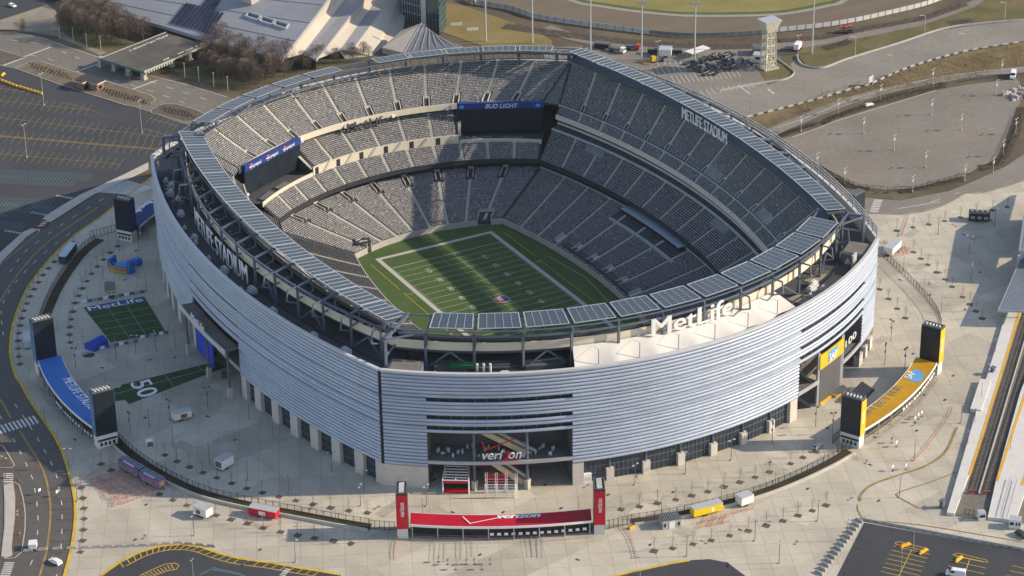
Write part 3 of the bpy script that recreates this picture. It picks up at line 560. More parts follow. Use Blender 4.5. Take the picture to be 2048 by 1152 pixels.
# ---- roof deck equipment
mEq = M('plant_grey', (0.52, 0.53, 0.52), 0.6, var=0.12); mEqD = M('plant_dark', (0.10, 0.11, 0.12), 0.7, var=0.15)
def deck_unit(sd, t, off, size, mat, kind, rz=None):
    size = tuple(q * .8 for q in size); p, n = AP(sd, FAC, t, off); a = math.atan2(n[1], n[0]) if rz is None else rz; mb = MB()
    if kind == 'air': mb.box((p[0], p[1], DK + .3), size, a); mb.box((p[0], p[1], DK + .3 + size[2]), (size[0] * .5, size[1] * .7, .5), a); mb.box((p[0] + .9 * size[0] * math.cos(a) * .7, p[1] + .9 * size[0] * math.sin(a) * .7, DK + .3), (size[0] * .4, size[1] * .6, size[2] * .6), a)
    else:
        q = (p[0], p[1], DK + size[2]); mb.bar((p[0], p[1], DK), q, .35, 8); mb.bar(q, (p[0] + size[0] * math.cos(a + 1.3), p[1] + size[0] * math.sin(a + 1.3), DK + size[2]), .35, 8); mb.bar((p[0] + size[0] * math.cos(a + 1.3), p[1] + size[0] * math.sin(a + 1.3), DK + size[2]), (p[0] + size[0] * math.cos(a + 1.3), p[1] + size[0] * math.sin(a + 1.3), DK), .35, 8)
    mb.build('rooftop_unit' if kind == 'air' else 'duct', mat, ST)
for sd, t, off, s in [('L', .72, -5, (2.6, 4, 2)), ('L', .66, -7, (2, 3, 1.6)), ('L', .52, -5.5, (2.4, 5, 1.8)), ('L', .40, -4, (1.4, 1.8, 1.2)), ('L', .30, -5, (2.4, 3.6, 1.8)), ('L', .26, -4.2, (1.4, 2, 1.4)), ('L', .12, -4.4, (1.4, 1.8, 1.2)), ('L', .0, -5.6, (2.4, 4.2, 1.8)), ('L', -.04, -4.2, (1.2, 1.4, 1.2)), ('L', -.2, -7, (2.6, 5, 2)), ('L', -.17, -4, (1.4, 2, 1.3)), ('L', -.38, -5, (2.4, 3.6, 1.8)), ('L', -.62, -5, (3, 3, 2)), ('L', -.78, -6, (2.6, 4.4, 2.2)), ('L', -.86, -4, (1.6, 2, 1.6)), ('L', .78, -6, (2.6, 3.5, 2.4)), ('L', .84, -4.5, (2, 3, 1.6)),
                    ('F', -.90, -8, (3, 3, 2.2)), ('F', -.66, -5, (2, 4, 1.6)), ('F', -.62, -6.5, (2.4, 4, 1.8)), ('F', -.54, -6, (1.6, 2, 1.4)), ('F', .60, -9, (2.8, 5, 2.2)), ('F', .64, -10.5, (2.6, 4.4, 2)), ('F', .63, -6, (1.8, 2.6, 1.6)), ('F', .56, -7, (1.6, 2, 1.2)), ('F', .90, -10, (2.6, 3, 2.4)), ('F', .95, -7, (2.4, 3, 2)), ('F', .86, -7, (2, 2.6, 1.6))]:
    deck_unit(sd, t, off, s, mEq, 'air')
for k in range(26):
    sd, t, off = ('L', rng.uniform(.6, .95), -rng.uniform(3, 11)) if k < 16 else ('F', rng.uniform(-.95, -.45), -rng.uniform(4, 8))
    deck_unit(sd, t, off, (rng.uniform(1.2, 3), 0, rng.uniform(.8, 1.8)), M('duct_metal', (0.3, 0.32, 0.33), 0.5, 0.2), 'duct', rng.uniform(0, 3))
for t in (-.705, -.685, -.665, .80, .812, .824):
    mb = MB(); p = A1('F', FAC, t, DK, -3.0); mb.bar(p, (p[0], p[1], Z1 + 2.2), 0.42, 8); mb.build('exhaust_stack', M('stack_cream', (0.6, 0.58, 0.5), 0.6), ST)
for sd, t0, t1, o in (('F', -.985, -.88, -6), ('F', .86, .965, -6), ('L', .86, .98, -6)):   # low flat rooms behind the coping at the corners
    mb = MB(); mb.wall(LINE(sd, FAC, t0, t1, 0, 6, o + .6), 8.6, DK, Z1 - .9); r_ = mb.build('corner_plant_room', M('corner_room_wall', (0.12, 0.14, 0.18), 0.7), ST)
    mb = MB(); mb.wall(LINE(sd, FAC, t0 + .008, t1 - .008, 0, 6, o + .6), 7.8, Z1 - .88, Z1 - .6); mb.build('flat_roof', M('flat_roof_felt', (0.16, 0.15, 0.14), 0.9, var=0.15), r_)
mb = MB()                                        # service trench, skylight frames and walkways on the deck
for sd in 'LF': mb.wall(LINE(sd, FAC, -.93, .93, 0, 50, -9.5), 0.5, DK, DK + .5); mb.wall(LINE(sd, FAC, -.93, .93, 0, 50, -3.0), 0.12, DK, DK + 1.0)
mb.build('deck_kerb', M('deck_kerb', (0.04, 0.043, 0.05), 0.8), ST)
mb = MB()
for t0, t1 in ((-.85, -.74), (-.71, -.60), (-.55, -.42)): mb.wall(LINE('F', FAC, t0, t1, 0, 6, -13), 5, DK, DK + 1.5)
mb.build('plant_enclosure', mEqD, ST)
mb = MB(); mb.wall(LINE('F', FAC, -.80, -.72, 0, 6, -11.5), 2.2, DK + 1, DK + 2.4); mb.build('green_plant', M('green_plant', (0.02, 0.16, 0.06), 0.6), ST)
mb = MB()
for t0, t1, o in ((.50, .60, -9), (.60, .76, -7), (.66, .78, -12)): mb.wall(LINE('F', FAC, t0, t1, 0, 6, o), 6.5, DK + .02, DK + .25)
mb.build('deck_slab', M('deck_slab', (0.28, 0.24, 0.19), 0.9, var=0.2, scale=0.3), ST)
# slatted crown of the right facade
mb = MB()
for z in (44.8, 46.0, 47.2): mb.wall(LINE('R', FAC, -1, .8, 0, 50, -.2), 0.3, z, z + .55)
for i in range(36): t = -1 + 1.8 * i / 35; mb.beam(A1('R', FAC, t, 43, -.5), A1('R', FAC, t, 47.8, -.5), .35)
mb.build('facade_crown', mSteelL, ST)
# white tensile canopy
nu, nv = 70, 8; rows = []
for j in range(nv + 1):
    f = j / nv; row = []
    for i in range(nu + 1):
        u = i / nu; t = -.402 + .828 * u - f * .012 * math.cos(math.pi * u); m_ = (u * 6) % 1.0; sc = math.sin(math.pi * m_)
        p, n = AP('F', PAR, t, 0.6 + f * (9.4 - 1.9 * sc * f)); z = 45.6 - 3.9 * f - .35 * math.sin(math.pi * f) + .22 * (1 + math.cos(2 * math.pi * (u * 6))) * math.sin(math.pi * f)
        row.append((p[0], p[1], z))
    rows.append(row)
mb = MB(); mb.grid(rows); cn = mb.build('tent_canopy', M('tent_fabric', (0.62, 0.60, 0.56), 0.7, var=0.03, scale=0.1), ST, smooth=True)
mb = MB()
for k in range(6):
    u = (k + .5) / 6; t = -.402 + .828 * u; p = A1('F', PAR, t, DK, 8.0); mb.bar(p, (p[0], p[1], 47.2), 0.13, 6); mb.bar((p[0], p[1], 47.2), A1('F', PAR, t, 45.4, 1.5), .05, 4)
for k in range(7):
    u = k / 6; t = -.402 + .828 * u; p = A1('F', PAR, t, DK, 9.9); mb.bar(p, (p[0], p[1], 41.8), .16, 6)
mb.build('tent_mast', mSteel, cn)
# ---- signs carried by the stadium
def arc_text(body, sd, par, t0, t1, z0, h, off, d, flip, mat, name, parent=ST, **k):
    """Letters on the curved face: x runs from t0 to t1, facing outwards (off>0) or into the bowl."""
    return place_text(body, 1.0, h, d, lambda x, y, z: A1(sd, par, t0 + (t1 - t0) * x, z0 + y, off + z), **k).build(name, mat, parent)
mLet = M('letter_white', (0.72, 0.73, 0.74), 0.5, var=0.03)
arc_text('MetLife', 'F', PAR, -.128, .204, 45.4, 6.4, 2.0, .35, 0, mLet, 'sign_letters', bold=0.012)
arc_text('METLIFE STADIUM', 'L', PAR, .435, -.155, 39.8, 7.4, 2.6, .15, 0, mLet, 'sign_letters', bold=0.006)
arc_text('METLIFE STADIUM', 'R', RO, .205, -.135, 49.0, 4.7, -7.5, -.15, 0, M('letter_grey', (0.66, 0.69, 0.72), 0.5), 'sign_letters', bold=0.006)
UFB = UP('B')[0][1]
arc_text('MetLife', 'B', UFB, -.165, .10, 32.6, 3.4, -1.0, -.3, 0, M('letter_dark', (0.07, 0.07, 0.075), 0.6), 'sign_letters', bold=0.012)
# corner scoreboards under the upper deck
for a, b, hd in ((.505, 1.0, mBlue), (-.985, -.505, mBlue)):
    mb = MB(); mb.wall([A1('B', UFB, a, 0, -1.2), A1('B', UFB, b, 0, -1.2)], 1.6, 24.6, 34.7); sb = mb.build('scoreboard', mScreen, ST)
    mb = MB(); mb.wall([A1('B', UFB, a, 0, -1.6), A1('B', UFB, b, 0, -1.6)], 1.9, 34.75, 37.4); mb.build('header_board', M('header_blue', (0.035, 0.18, 0.5) if a < 0 else (0.02, 0.05, 0.22), 0.4), sb)
    p0, p1 = np.array(A1('B', UFB, a, 0, -1.6)[:2]), np.array(A1('B', UFB, b, 0, -1.6)[:2]); ax = (p1 - p0) / np.linalg.norm(p1 - p0); nn = np.array((ax[1], -ax[0])); L_ = np.linalg.norm(p1 - p0)
    def face(x0, z0): return lambda x, y, z: (*(p0 + ax * (x0 + x) + nn * (1.0 + z)), z0 + y)
    if a > 0:
        place_text('BUD LIGHT', 13.5, 1.9, .1, face(L_ * .33, 35.1), shear=.25, bold=.02).build('header_lettering', mWhite, sb)
        m2 = MB()
        for x in (2.0, L_ - 2.0):
            f = face(x, 36.0); m2.add([f(1.1 * math.cos(q * .7), .8 * math.sin(q * .7), .1) for q in range(9)], [tuple(range(9))])
        m2.build('header_emblem', M('emblem_blue', (0.10, 0.3, 0.65), 0.4), sb)
    else:
        mr, mw, ml = MB(), MB(), MB()
        for k in range(3):
            x = L_ * (.16 + .30 * k); f = face(x - 2.0, 36.05)
            mw.add([f(1.15 * math.cos(q * .5236), 1.15 * math.sin(q * .5236), .08) for q in range(12)], [tuple(range(12))])
            mr.add([f(1.05 * math.cos(q * .5236), .15 + .9 * math.sin(q * .5236), .14) for q in range(7)], [tuple(range(7))])
            ml.add([f(1.05 * math.cos(-q * .5236), -.28 + .72 * math.sin(-q * .5236), .14) for q in range(7)], [tuple(range(7))])
            place_text('pepsi', 4.6, 1.7, .1, face(x - .5, 35.1), bold=.012).build('header_lettering', mWhite, sb)
        mw.build('header_emblem', mWhite, sb); mr.build('header_emblem', mRed, sb); ml.build('header_emblem', mBlue, sb)
    m2 = MB()
    for x in (3, L_ / 2, L_ - 3): c = p0 + ax * x - nn * 2.0; m2.beam((c[0], c[1], 25), (c[0], c[1], 36), .6)
    m2.build('hanger', mSteel, sb)
# red gate in the facade: check mark, lettering, escalators, booths
a, b = GATES['F'][0]; tq = lambda f: a + (b - a) * f
mb = MB(); P = lambda f, z, o=-.2: A1('F', FAC, tq(f), z, o)
mb.beam(P(.375, 18.6), P(.40, 15.2), .42, .4); mb.beam(P(.40, 15.4), P(.60, 19.4), .3, .3); mb.build('check_mark', mRed, ST)
v = place_text('veri', 6.9, 3.0, .5, lambda x, y, z: A1('F', FAC, tq(.375 + x / 48.5), 12.0 + y, -.3 + z), shear=.25, bold=.03).build('sign_letters', mLet, ST)
v = place_text('z', 2.6, 2.6, .5, lambda x, y, z: A1('F', FAC, tq(.522 + x / 48.5), 11.7 + y * 1.1, -.25 + z), shear=.25, bold=.03).build('sign_letters', mRed, ST)
v = place_text('on', 4.4, 2.2, .5, lambda x, y, z: A1('F', FAC, tq(.555 + x / 48.5), 12.1 + y, -.3 + z), shear=.25, bold=.03).build('sign_letters', mLet, ST)
mb = MB(); mb.beam(P(.50, 11.5), P(.62, 11.5), .5, .5); mb.build('letter_underline', mRed, ST)
for (f0, z0), (f1, z1), o in (((.66, 0.6), (.40, 10.4), -4), ((.70, 11.0), (.36, 20.5), -5)):
    mb = MB(); mb.beam(P(f0, z0, o), P(f1, z1, o), 2.0, 1.8); e = mb.build('escalator', M('escalator_cream', (0.55, 0.46, 0.30), 0.6), ST)
    mb = MB()
    for q in (1.3, 2.4): mb.beam(P(f0 + .06, z0 + 1.2, o - q + 3), P(f1 + .06, z1 + 1.4, o - q + 3), .3, .5)
    mb.build('balustrade', mSteelL, e)
mb = MB(); mb.wall([P(f, 0, -9) for f in (.29, .5, .8)], .4, 4.2, 9.2); mb.build('red_fascia', mRed, ST)
mb = MB(); mb.wall([P(f, 0, -10) for f in (.12, .5, .85)], .4, 17.8, 20.8); mb.build('upper_red_fascia', M('deep_red', (0.22, 0.01, 0.02)), ST)
mb = MB()
for i in range(26): mb.box(P(.06 + .86 * i / 26 + rng.uniform(-.01, .01), 10.75, -rng.uniform(3, 10)), (rng.uniform(.4, 1.4), .6, rng.uniform(.6, 1.8)), rng.uniform(0, 3))
mb.build('concourse_furniture', [mEq], ST)
# yellow gate in the facade
a2, b2 = .415, .685; t2 = lambda f: a2 + (b2 - a2) * f
mb = MB(); mb.wall(LINE('F', FAC, t2(.42), t2(.98), 0, 12, .2), .5, 14.4, 20.0); yb = mb.build('gate_sign_board', M('sign_yellow', (0.75, 0.40, 0.02), 0.5), ST)
mb = MB(); mb.add([A1('F', FAC, t2(f), z, .55) for f, z in ((.60, 15.2), (.76, 15.2), (.84, 19.5), (.60, 19.5))], [(0, 1, 2, 3)]); mb.build('sign_emblem', M('emblem_sky', (0.05, 0.35, 0.75), 0.5), yb)
place_text('SAP', 1, 2.6, .2, lambda x, y, z: A1('F', FAC, t2(.605 + .17 * x), 15.8 + y, .6 + z), bold=.03).build('sign_lettering', mWhite, yb)
mb = MB(); mb.wall(LINE('F', FAC, t2(.46), t2(.96), 0, 12, -.4), .6, 0.6, 14.3); mb.build('gate_screen', M('grey_screen', (0.085, 0.09, 0.095), 0.6, var=0.1), ST)
for f in (.42, .98, 1.0):
    mb = MB(); mb.beam(A1('F', FAC, t2(f), 0, -.3), A1('F', FAC, t2(f), 21, -.3), .9); mb.build('gate_column', mSteelL, ST)
mb = MB()
for k in range(6): mb.beam(A1('F', FAC, t2(.05 + .06 * k), 8.5, -3), A1('F', FAC, t2(.12 + .05 * k), 1, -9), .5)
mb.build('stair_flight', mSteelL, ST)
place_text('100', 1, 2.6, .2, lambda x, y, z: A1('F', FAC, .70 + .09 * x, 15.0 + y, -.1 + z), bold=.02).build('sign_letters', mEq, ST)
mb = MB(); mb.wall(LINE('F', FAC, .416, t2(.42), 0, 8, -3), 5.6, 9.6, 10.0); mb.wall(LINE('F', FAC, t2(1.0), .836, 0, 8, -3), 5.6, 9.6, 10.0); mb.build('gate_floor', M('deck_floor', (0.15, 0.155, 0.16)), ST)
mb = MB(); mb.wall(LINE('F', FAC, .416, t2(.42), 0, 8, .1), .5, 9.2, 10.7); mb.wall(LINE('F', FAC, t2(1.0), .836, 0, 8, .1), .5, 9.2, 10.7); mb.build('edge_beam', mSteelL, ST)
for zz, zt_ in ((.3, 8.6), (10.2, 19.5)):
    for k in range(3): mb = MB(); mb.beam(A1('F', FAC, t2(.34 - .05 * k), zz, -1.5 - k), A1('F', FAC, t2(.06), zt_, -5.5 - k * 1.6), .8, 1.0); mb.build('dark_escalator', M('escalator_dark', (0.035, 0.04, 0.05), .4), ST)
mb = MB(); mb.wall(LINE('F', FAC, t2(.46), t2(.96), 0, 12, .4), .8, 0, .7); mb.build('screen_plinth', mYel, ST)
# left gate: projecting canopy with white lettering
a3, b3 = GATES['L'][0]
mb = MB(); mb.wall(LINE('L', FAC, a3 + .01, b3 - .01, 0, 16, 2.6), 5.2, 18.6, 19.6); cp = mb.build('gate_canopy', M('canopy_roof', (0.14, 0.13, 0.125), 0.85, var=0.2), ST)
mb = MB(); mb.wall(LINE('L', FAC, a3 + .005, b3 - .005, 0, 16, 5.4), .5, 18.2, 20.0); mb.build('canopy_fascia', M('canopy_edge', (0.52, 0.52, 0.5), 0.6), cp)
place_text('MetLife', 13, 2.4, .3, lambda x, y, z: A1('L', FAC, .075 - x * .0088, 20.0 + y, 5.4 + z), bold=.02).build('canopy_lettering', mWhite, cp)
for t in (-.19, -.02, .18):
    mb = MB(); mb.bar(A1('L', FAC, t, 0, 4.0), A1('L', FAC, t, 18.5, 4.0), .5, 8); c = mb.build('gate_column', mSteel, ST); mb = MB(); mb.box(A1('L', FAC, t, 0, 4.0), (1.6, 1.6, 4.2)); mb.build('column_base', mConc, c)
mb = MB(); mb.wall(LINE('L', FAC, .02, b3 - .01, 0, 8, .3), .4, 1, 15); mb.build('gate_banner', M('banner_blue', (0.02, 0.06, 0.5), 0.6), ST)
mb = MB(); mb.wall(LINE('L', FAC, a3 + .02, .02, 0, 8, -1.5), .4, 8, 9.6); mb.build('edge_beam', mSteelL, ST)
# ================================================================== GROUND, ROADS, PLAZA
def asphalt(name, c, v=0.14): return M(name, c, 0.9, var=v, scale=0.035, fine=0.10)
mAsp = asphalt('asphalt', (0.095, 0.090, 0.085)); mLot = asphalt('dark_asphalt', (0.047, 0.050, 0.058)); mOld = asphalt('old_asphalt', (0.20, 0.185, 0.165)); mTan = asphalt('worn_asphalt', (0.195, 0.175, 0.15))
def plaza_mat():
    m = M('plaza_concrete', (0.4, 0.4, 0.4), 0.88, 0, 0); n = m.node_tree.nodes; l = m.node_tree.links; b = n['Principled BSDF']; b.inputs['Specular IOR Level'].default_value = 0.25
    g = n.new('ShaderNodeNewGeometry'); mp = n.new('ShaderNodeMapping'); mp.inputs['Rotation'].default_value = (0, 0, 0.42); l.new(g.outputs['Position'], mp.inputs[0])
    def math_(op, *a):
        x = n.new('ShaderNodeMath'); x.operation = op
        for i, v in enumerate(a):
            if isinstance(v, (int, float)): x.inputs[i].default_value = v
            else: l.new(v, x.inputs[i])
        return x.outputs[0]
    def noise(sc, det, vec): t = n.new('ShaderNodeTexNoise'); t.inputs['Scale'].default_value = sc; t.inputs['Detail'].default_value = det; t.inputs['Roughness'].default_value = .6; l.new(vec, t.inputs['Vector']); return t.outputs['Fac']
    vor = n.new('ShaderNodeTexBrick'); vor.inputs['Scale'].default_value = 1; vor.inputs['Brick Width'].default_value = 28; vor.inputs['Row Height'].default_value = 17; vor.inputs['Mortar Size'].default_value = 0; vor.offset = .37; vor.inputs['Color1'].default_value = (0, 0, 0, 1); vor.inputs['Color2'].default_value = (1, 1, 1, 1); mq = n.new('ShaderNodeMapping'); mq.inputs['Rotation'].default_value = (0, 0, -0.2); l.new(g.outputs['Position'], mq.inputs[0]); l.new(mq.outputs[0], vor.inputs['Vector'])
    sx = n.new('ShaderNodeSeparateXYZ'); l.new(vor.outputs['Color'], sx.inputs[0])
    br = n.new('ShaderNodeTexBrick'); br.inputs['Scale'].default_value = 1; br.inputs['Brick Width'].default_value = 7; br.inputs['Row Height'].default_value = 7; br.inputs['Mortar Size'].default_value = 0.09; br.inputs['Mortar Smooth'].default_value = 0.3; br.offset = 0
    br.inputs['Color1'].default_value = (1, 1, 1, 1); br.inputs['Color2'].default_value = (.9, .9, .9, 1); br.inputs['Mortar'].default_value = (.62, .62, .62, 1); l.new(mp.outputs[0], br.inputs['Vector'])
    sb = n.new('ShaderNodeSeparateXYZ'); l.new(br.outputs['Color'], sb.inputs[0])
    ms = n.new('ShaderNodeMapping'); ms.inputs['Scale'].default_value = (1, .13, 1); ms.inputs['Rotation'].default_value = (0, 0, 0.9); l.new(g.outputs['Position'], ms.inputs[0])
    v = math_('ADD', 0.80, math_('MULTIPLY', sx.outputs[0], 0.24)); v = math_('MULTIPLY', v, math_('ADD', 0.72, math_('MULTIPLY', noise(0.06, 6, g.outputs['Position']), 0.56)))
    v = math_('MULTIPLY', v, math_('ADD', 0.80, math_('MULTIPLY', noise(0.12, 5, ms.outputs[0]), 0.4))); v = math_('MULTIPLY', v, math_('ADD', 0.88, math_('MULTIPLY', noise(1.1, 4, g.outputs['Position']), 0.24))); v = math_('MULTIPLY', v, sb.outputs[0])
    x = n.new('ShaderNodeVectorMath'); x.operation = 'SCALE'; x.inputs[0].default_value = (0.49, 0.45, 0.37); l.new(v, x.inputs['Scale']); l.new(x.outputs[0], b.inputs['Base Color']); return m
mPlaza = plaza_mat()
mYl = M('kerb_yellow', (0.55, 0.36, 0.03), 0.8, var=0.2, scale=0.3); mWl = M('line_white', (0.55, 0.55, 0.53), 0.8, var=0.15, scale=0.4); mYd = M('faded_yellow', (0.26, 0.19, 0.075), 0.85, var=0.25, scale=0.3)
mKerb = M('kerb_stone', (0.42, 0.40, 0.36), 0.85, var=0.1); mGrassW = two_tone('winter_grass', (0.085, 0.085, 0.03), (0.16, 0.125, 0.06), 0.07, .35, .65); mMulch = M('mulch', (0.105, 0.085, 0.068), 0.95, var=0.3, scale=0.6)
mb = MB(); mb.poly([(-1200, -900, -.15), (1800, -900, -.15), (1800, 2200, -.15), (-1200, 2200, -.15)])
struct('terrain', mb, two_tone('scrub_ground', (0.075, 0.062, 0.042), (0.14, 0.115, 0.075), 0.03, .35, .65))
K = T(0, 1, 915, -90, 760, 25, 610, 150, 520, 210, 450, 260, 350, 350, 280, 425, 220, 500, 170, 570, 130, 650, 100, 725, 80, 790, 65, 870, 60, 960, 75, 1050, 95, 1110, 125, 1152) + T(0, 2, 165, 75, 200, 130, 270, 230, 330, 320, 375, 410, 410, 520, 435, 620, 450, 700, 452, 790, 445, 880, 430, 980, 405, 1080, 385, 1152, 340, 1330)
PB = T(3, 1, 560, 125, 650, 127, 800, 133, 920, 115, 1030, 85, 1120, 40, 1190, 5) + T(3, 0, 1300, 1150, 1536, 1083, 1900, 980)
mb = MB(); mb.poly([(p[0], p[1], .10) for p in K + [G(300, 1300), G(2300, 1300), G(2400, 400)] + PB[::-1] + [(60, 60, 0), (-60, 100, 0)]]); struct('plaza', mb, mPlaza)
mb = MB(); mb.poly([(p[0], p[1], .0) for p in T(0, 1, 915, -90, 740, -90, 590, 0, 450, 90, 310, 180, 240, 240, 0, 440, -200, 640, -300, 900) + T(0, 2, -300, 0, -300, 1500, 340, 1500) + K[::-1]]); struct('ring_road', mb, mAsp)
mb = MB(); mb.poly([(p[0], p[1], -.05) for p in T(0, 0, -200, 360, 90, 412, 350, 508, 760, 640, 830, 652, 900, 690, 960, 695, 1090, 740, 1400, 800, 1400, 900, 890, 985, 740, 1060, 500, 1152) + T(0, 1, 250, 160, 130, 250, 0, 360, -250, 520)]); struct('parking_lot', mb, mLot)
mb = MB(); mb.poly([(p[0], p[1], .05) for p in T(0, 0, -200, 205, 90, 195, 250, 225, 420, 285, 600, 345, 900, 452, 1100, 500, 1360, 580, 1560, 640, 1560, 860, 1090, 740, 830, 652, 350, 508, 90, 412, -200, 360)]); struct('boulevard', mb, asphalt('boulevard_asphalt', (0.16, 0.148, 0.13)))
mb = MB()
mb.poly([(p[0], p[1], -.04) for p in T(0, 0, -200, 170, 0, 185, 100, 180, 330, 215, 600, 330, 690, 300, 400, 190, 330, 60, 250, 40, 0, 120, -200, 190)]); struct('gravel_apron', mb, M('gravel', (0.24, 0.215, 0.175), .95, var=.2, scale=.08))
mb = MB(); mb.poly([(p[0], p[1], -.03) for p in T(0, 0, -200, 180, 0, 115, 250, 35, 330, 0, 300, -160, -300, -160)]); struct('upper_parking_lot', mb, mLot)
# front lots
FL = [G(u, v) for u, v in ((195, 1300), (202, 1152), (240, 1125), (280, 1105), (320, 1093), (360, 1089), (400, 1094), (440, 1108), (480, 1118), (540, 1126), (590, 1135), (640, 1143), (680, 1150), (720, 1200), (720, 1300))]
mb = MB(); mb.poly([(p[0], p[1], .14) for p in FL]); struct('front_lot', mb, mLot)
FL2 = [G(u, v) for u, v in ((1200, 1160), (1270, 1143), (1340, 1128), (1380, 1121), (1420, 1119), (1455, 1126), (1490, 1152), (1500, 1300), (1200, 1300))]
mb = MB(); mb.poly([(p[0], p[1], .14) for p in FL2]); struct('bay_lot', mb, mLot)
FL3 = [G(u, v) for u, v in ((1660, 1180), (1728, 1046), (2060, 1105), (2300, 1150), (2300, 1300), (1640, 1300))]
mb = MB(); mb.poly([(p[0], p[1], .14) for p in FL3]); struct('corner_lot', mb, mLot)
mb = MB(); mb.strip(FL[1:-2], 1.0, .19); mb.strip(FL2[:4], 1.0, .19); mb.strip(K, 0.9, .19); struct('yellow_kerb', mb, mYl)
mb = MB(); mb.strip([(p[0], p[1], 0) for p in smooth([G(p_[0], p_[1]) for p_ in ((1720, 1003), (1722, 990), (1745, 970), (1800, 950), (1850, 933), (1890, 905), (1914, 855))])], .9, .2); mb.strip(smooth([G(*q) for q in ((1912, 945), (1860, 965), (1800, 985), (1798, 995), (1840, 1018))]), .5, .2)
mb.strip(smooth([G(*q) for q in ((1715, 1010), (1718, 1025), (1740, 1040), (1850, 1052), (2048, 1085))]), .4, .2); struct('plaza_yellow_line', mb, mYd)
# road markings
mb = MB(); c = T(0, 1, 590, 90, 300, 290, 150, 440, 60, 560, 0, 660) ; c2 = T(0, 2, 0, 90, 30, 140, 65, 205); c3 = T(0, 2, 118, 280, 180, 380, 230, 460, 270, 550, 290, 640, 302, 730, 300, 830, 290, 920, 275, 1020, 250, 1110, 235, 1160)
for q in (c, c2, c3):
    s_ = smooth(q)
    mb.strip(s_, .75, .05)
for q in (T(0, 0, 310, 340, 510, 395), T(0, 0, 700, 460, 1020, 555), T(0, 0, 1080, 575, 1270, 630), T(0, 0, 130, 285, 230, 310)): mb.strip(q, .5, .09)
struct('centre_line', mb, mYd)
def dashes(name, lines, w, ln, gap, z, mat):
    mb = MB()
    for q in lines:
        pts = along(smooth(q), ln + gap)
        for x, y, a in pts: mb.strip([(x, y, 0), (x + ln * math.cos(a), y + ln * math.sin(a), 0)], w, z)
    struct(name, mb, mat)
dashes('lane_dashes', [T(0, 2, 90, 120, 215, 310, 320, 500, 350, 610, 370, 720, 372, 830, 365, 1000, 340, 1150), T(0, 2, 0, 190, 80, 330, 180, 530, 208, 630, 224, 740, 227, 850, 215, 1000, 185, 1080), T(0, 1, 60, 480, 160, 350, 380, 190, 620, 40), T(0, 1, 20, 860, 10, 700, 80, 560, 230, 400, 400, 260)], .3, 3, 6, .05, mWl)
dashes('boulevard_dashes', [T(0, 0, 60, 240, 260, 270, 520, 370), T(0, 0, 180, 330, 270, 350, 380, 380), T(0, 0, 680, 480, 900, 545, 1170, 640), T(0, 0, 900, 490, 1080, 548, 1280, 610)], .35, 4, 7, .09, mWl)
mb = MB()
def zebra(a, b, c_, n, fill=.5, z=.06):          # stripes spread from a to b, each running along a->c
    a, b, c_ = (np.array(q[:2]) for q in (a, b, c_))
    for i in range(n):
        p = a + (b - a) * i / n; q = a + (b - a) * (i + fill) / n; mb.poly([(*p, z), (*q, z), (*(q + c_ - a), z), (*(p + c_ - a), z)])
zebra(T1(0, 2, -25, 255), T1(0, 2, 215, 187), T1(0, 2, 5, 300), 10)
zebra(T1(0, 1, 225, 208), T1(0, 1, 262, 172), T1(0, 1, 262, 205), 3, .5)
zebra(T1(0, 2, 20, 590), T1(0, 2, 20, 530), T1(0, 2, 80, 590), 5); zebra(T1(0, 2, 0, 1152), T1(0, 2, 30, 1065), T1(0, 2, 60, 1152), 7)
zebra(T1(3, 1, 610, 120), T1(3, 1, 640, 45), T1(3, 1, 655, 122), 8, .5); zebra(T1(1, 2, 140, 1150), T1(1, 2, 180, 1105), T1(1, 2, 175, 1155), 5, .5, .2)
for q in ((180, 125), (335, 25), (25, 235)): zebra(T1(0, 1, q[0], q[1]), T1(0, 1, q[0] + 100, q[1] + 18), T1(0, 1, q[0] + 12, q[1] - 8), 6, .5, 0)
mb.strip(T(3, 1, 590, 120, 605, 60), 1.0, .06); mb.strip(T(3, 1, 700, 70, 708, 50), 1.2, .06)
for q in (T(0, 0, 460, 430, 600, 380), T(0, 0, 800, 535, 945, 482), T(0, 0, 150, 340, 300, 285), T(0, 0, 20, 395, 150, 345)): mb.strip(q, .8, .1)
mb.strip(T(0, 0, 90, 197, 250, 227, 420, 287, 600, 347), .35, .1); mb.strip(T(0, 0, 900, 454, 1100, 502, 1360, 582), .35, .1)
for k in range(16): mb.strip([(lambda a, b: (a[0] + (b[0] - a[0]) * k / 15, a[1] + (b[1] - a[1]) * k / 15, 0))(T1(0, 0, 590, 1152), T1(0, 0, 760, 1085)), (lambda a, b: (a[0] + (b[0] - a[0]) * k / 15, a[1] + (b[1] - a[1]) * k / 15, 0))(T1(0, 0, 790, 1170), T1(0, 0, 920, 1130))], .55, .14)
struct('white_markings', mb, mWl)
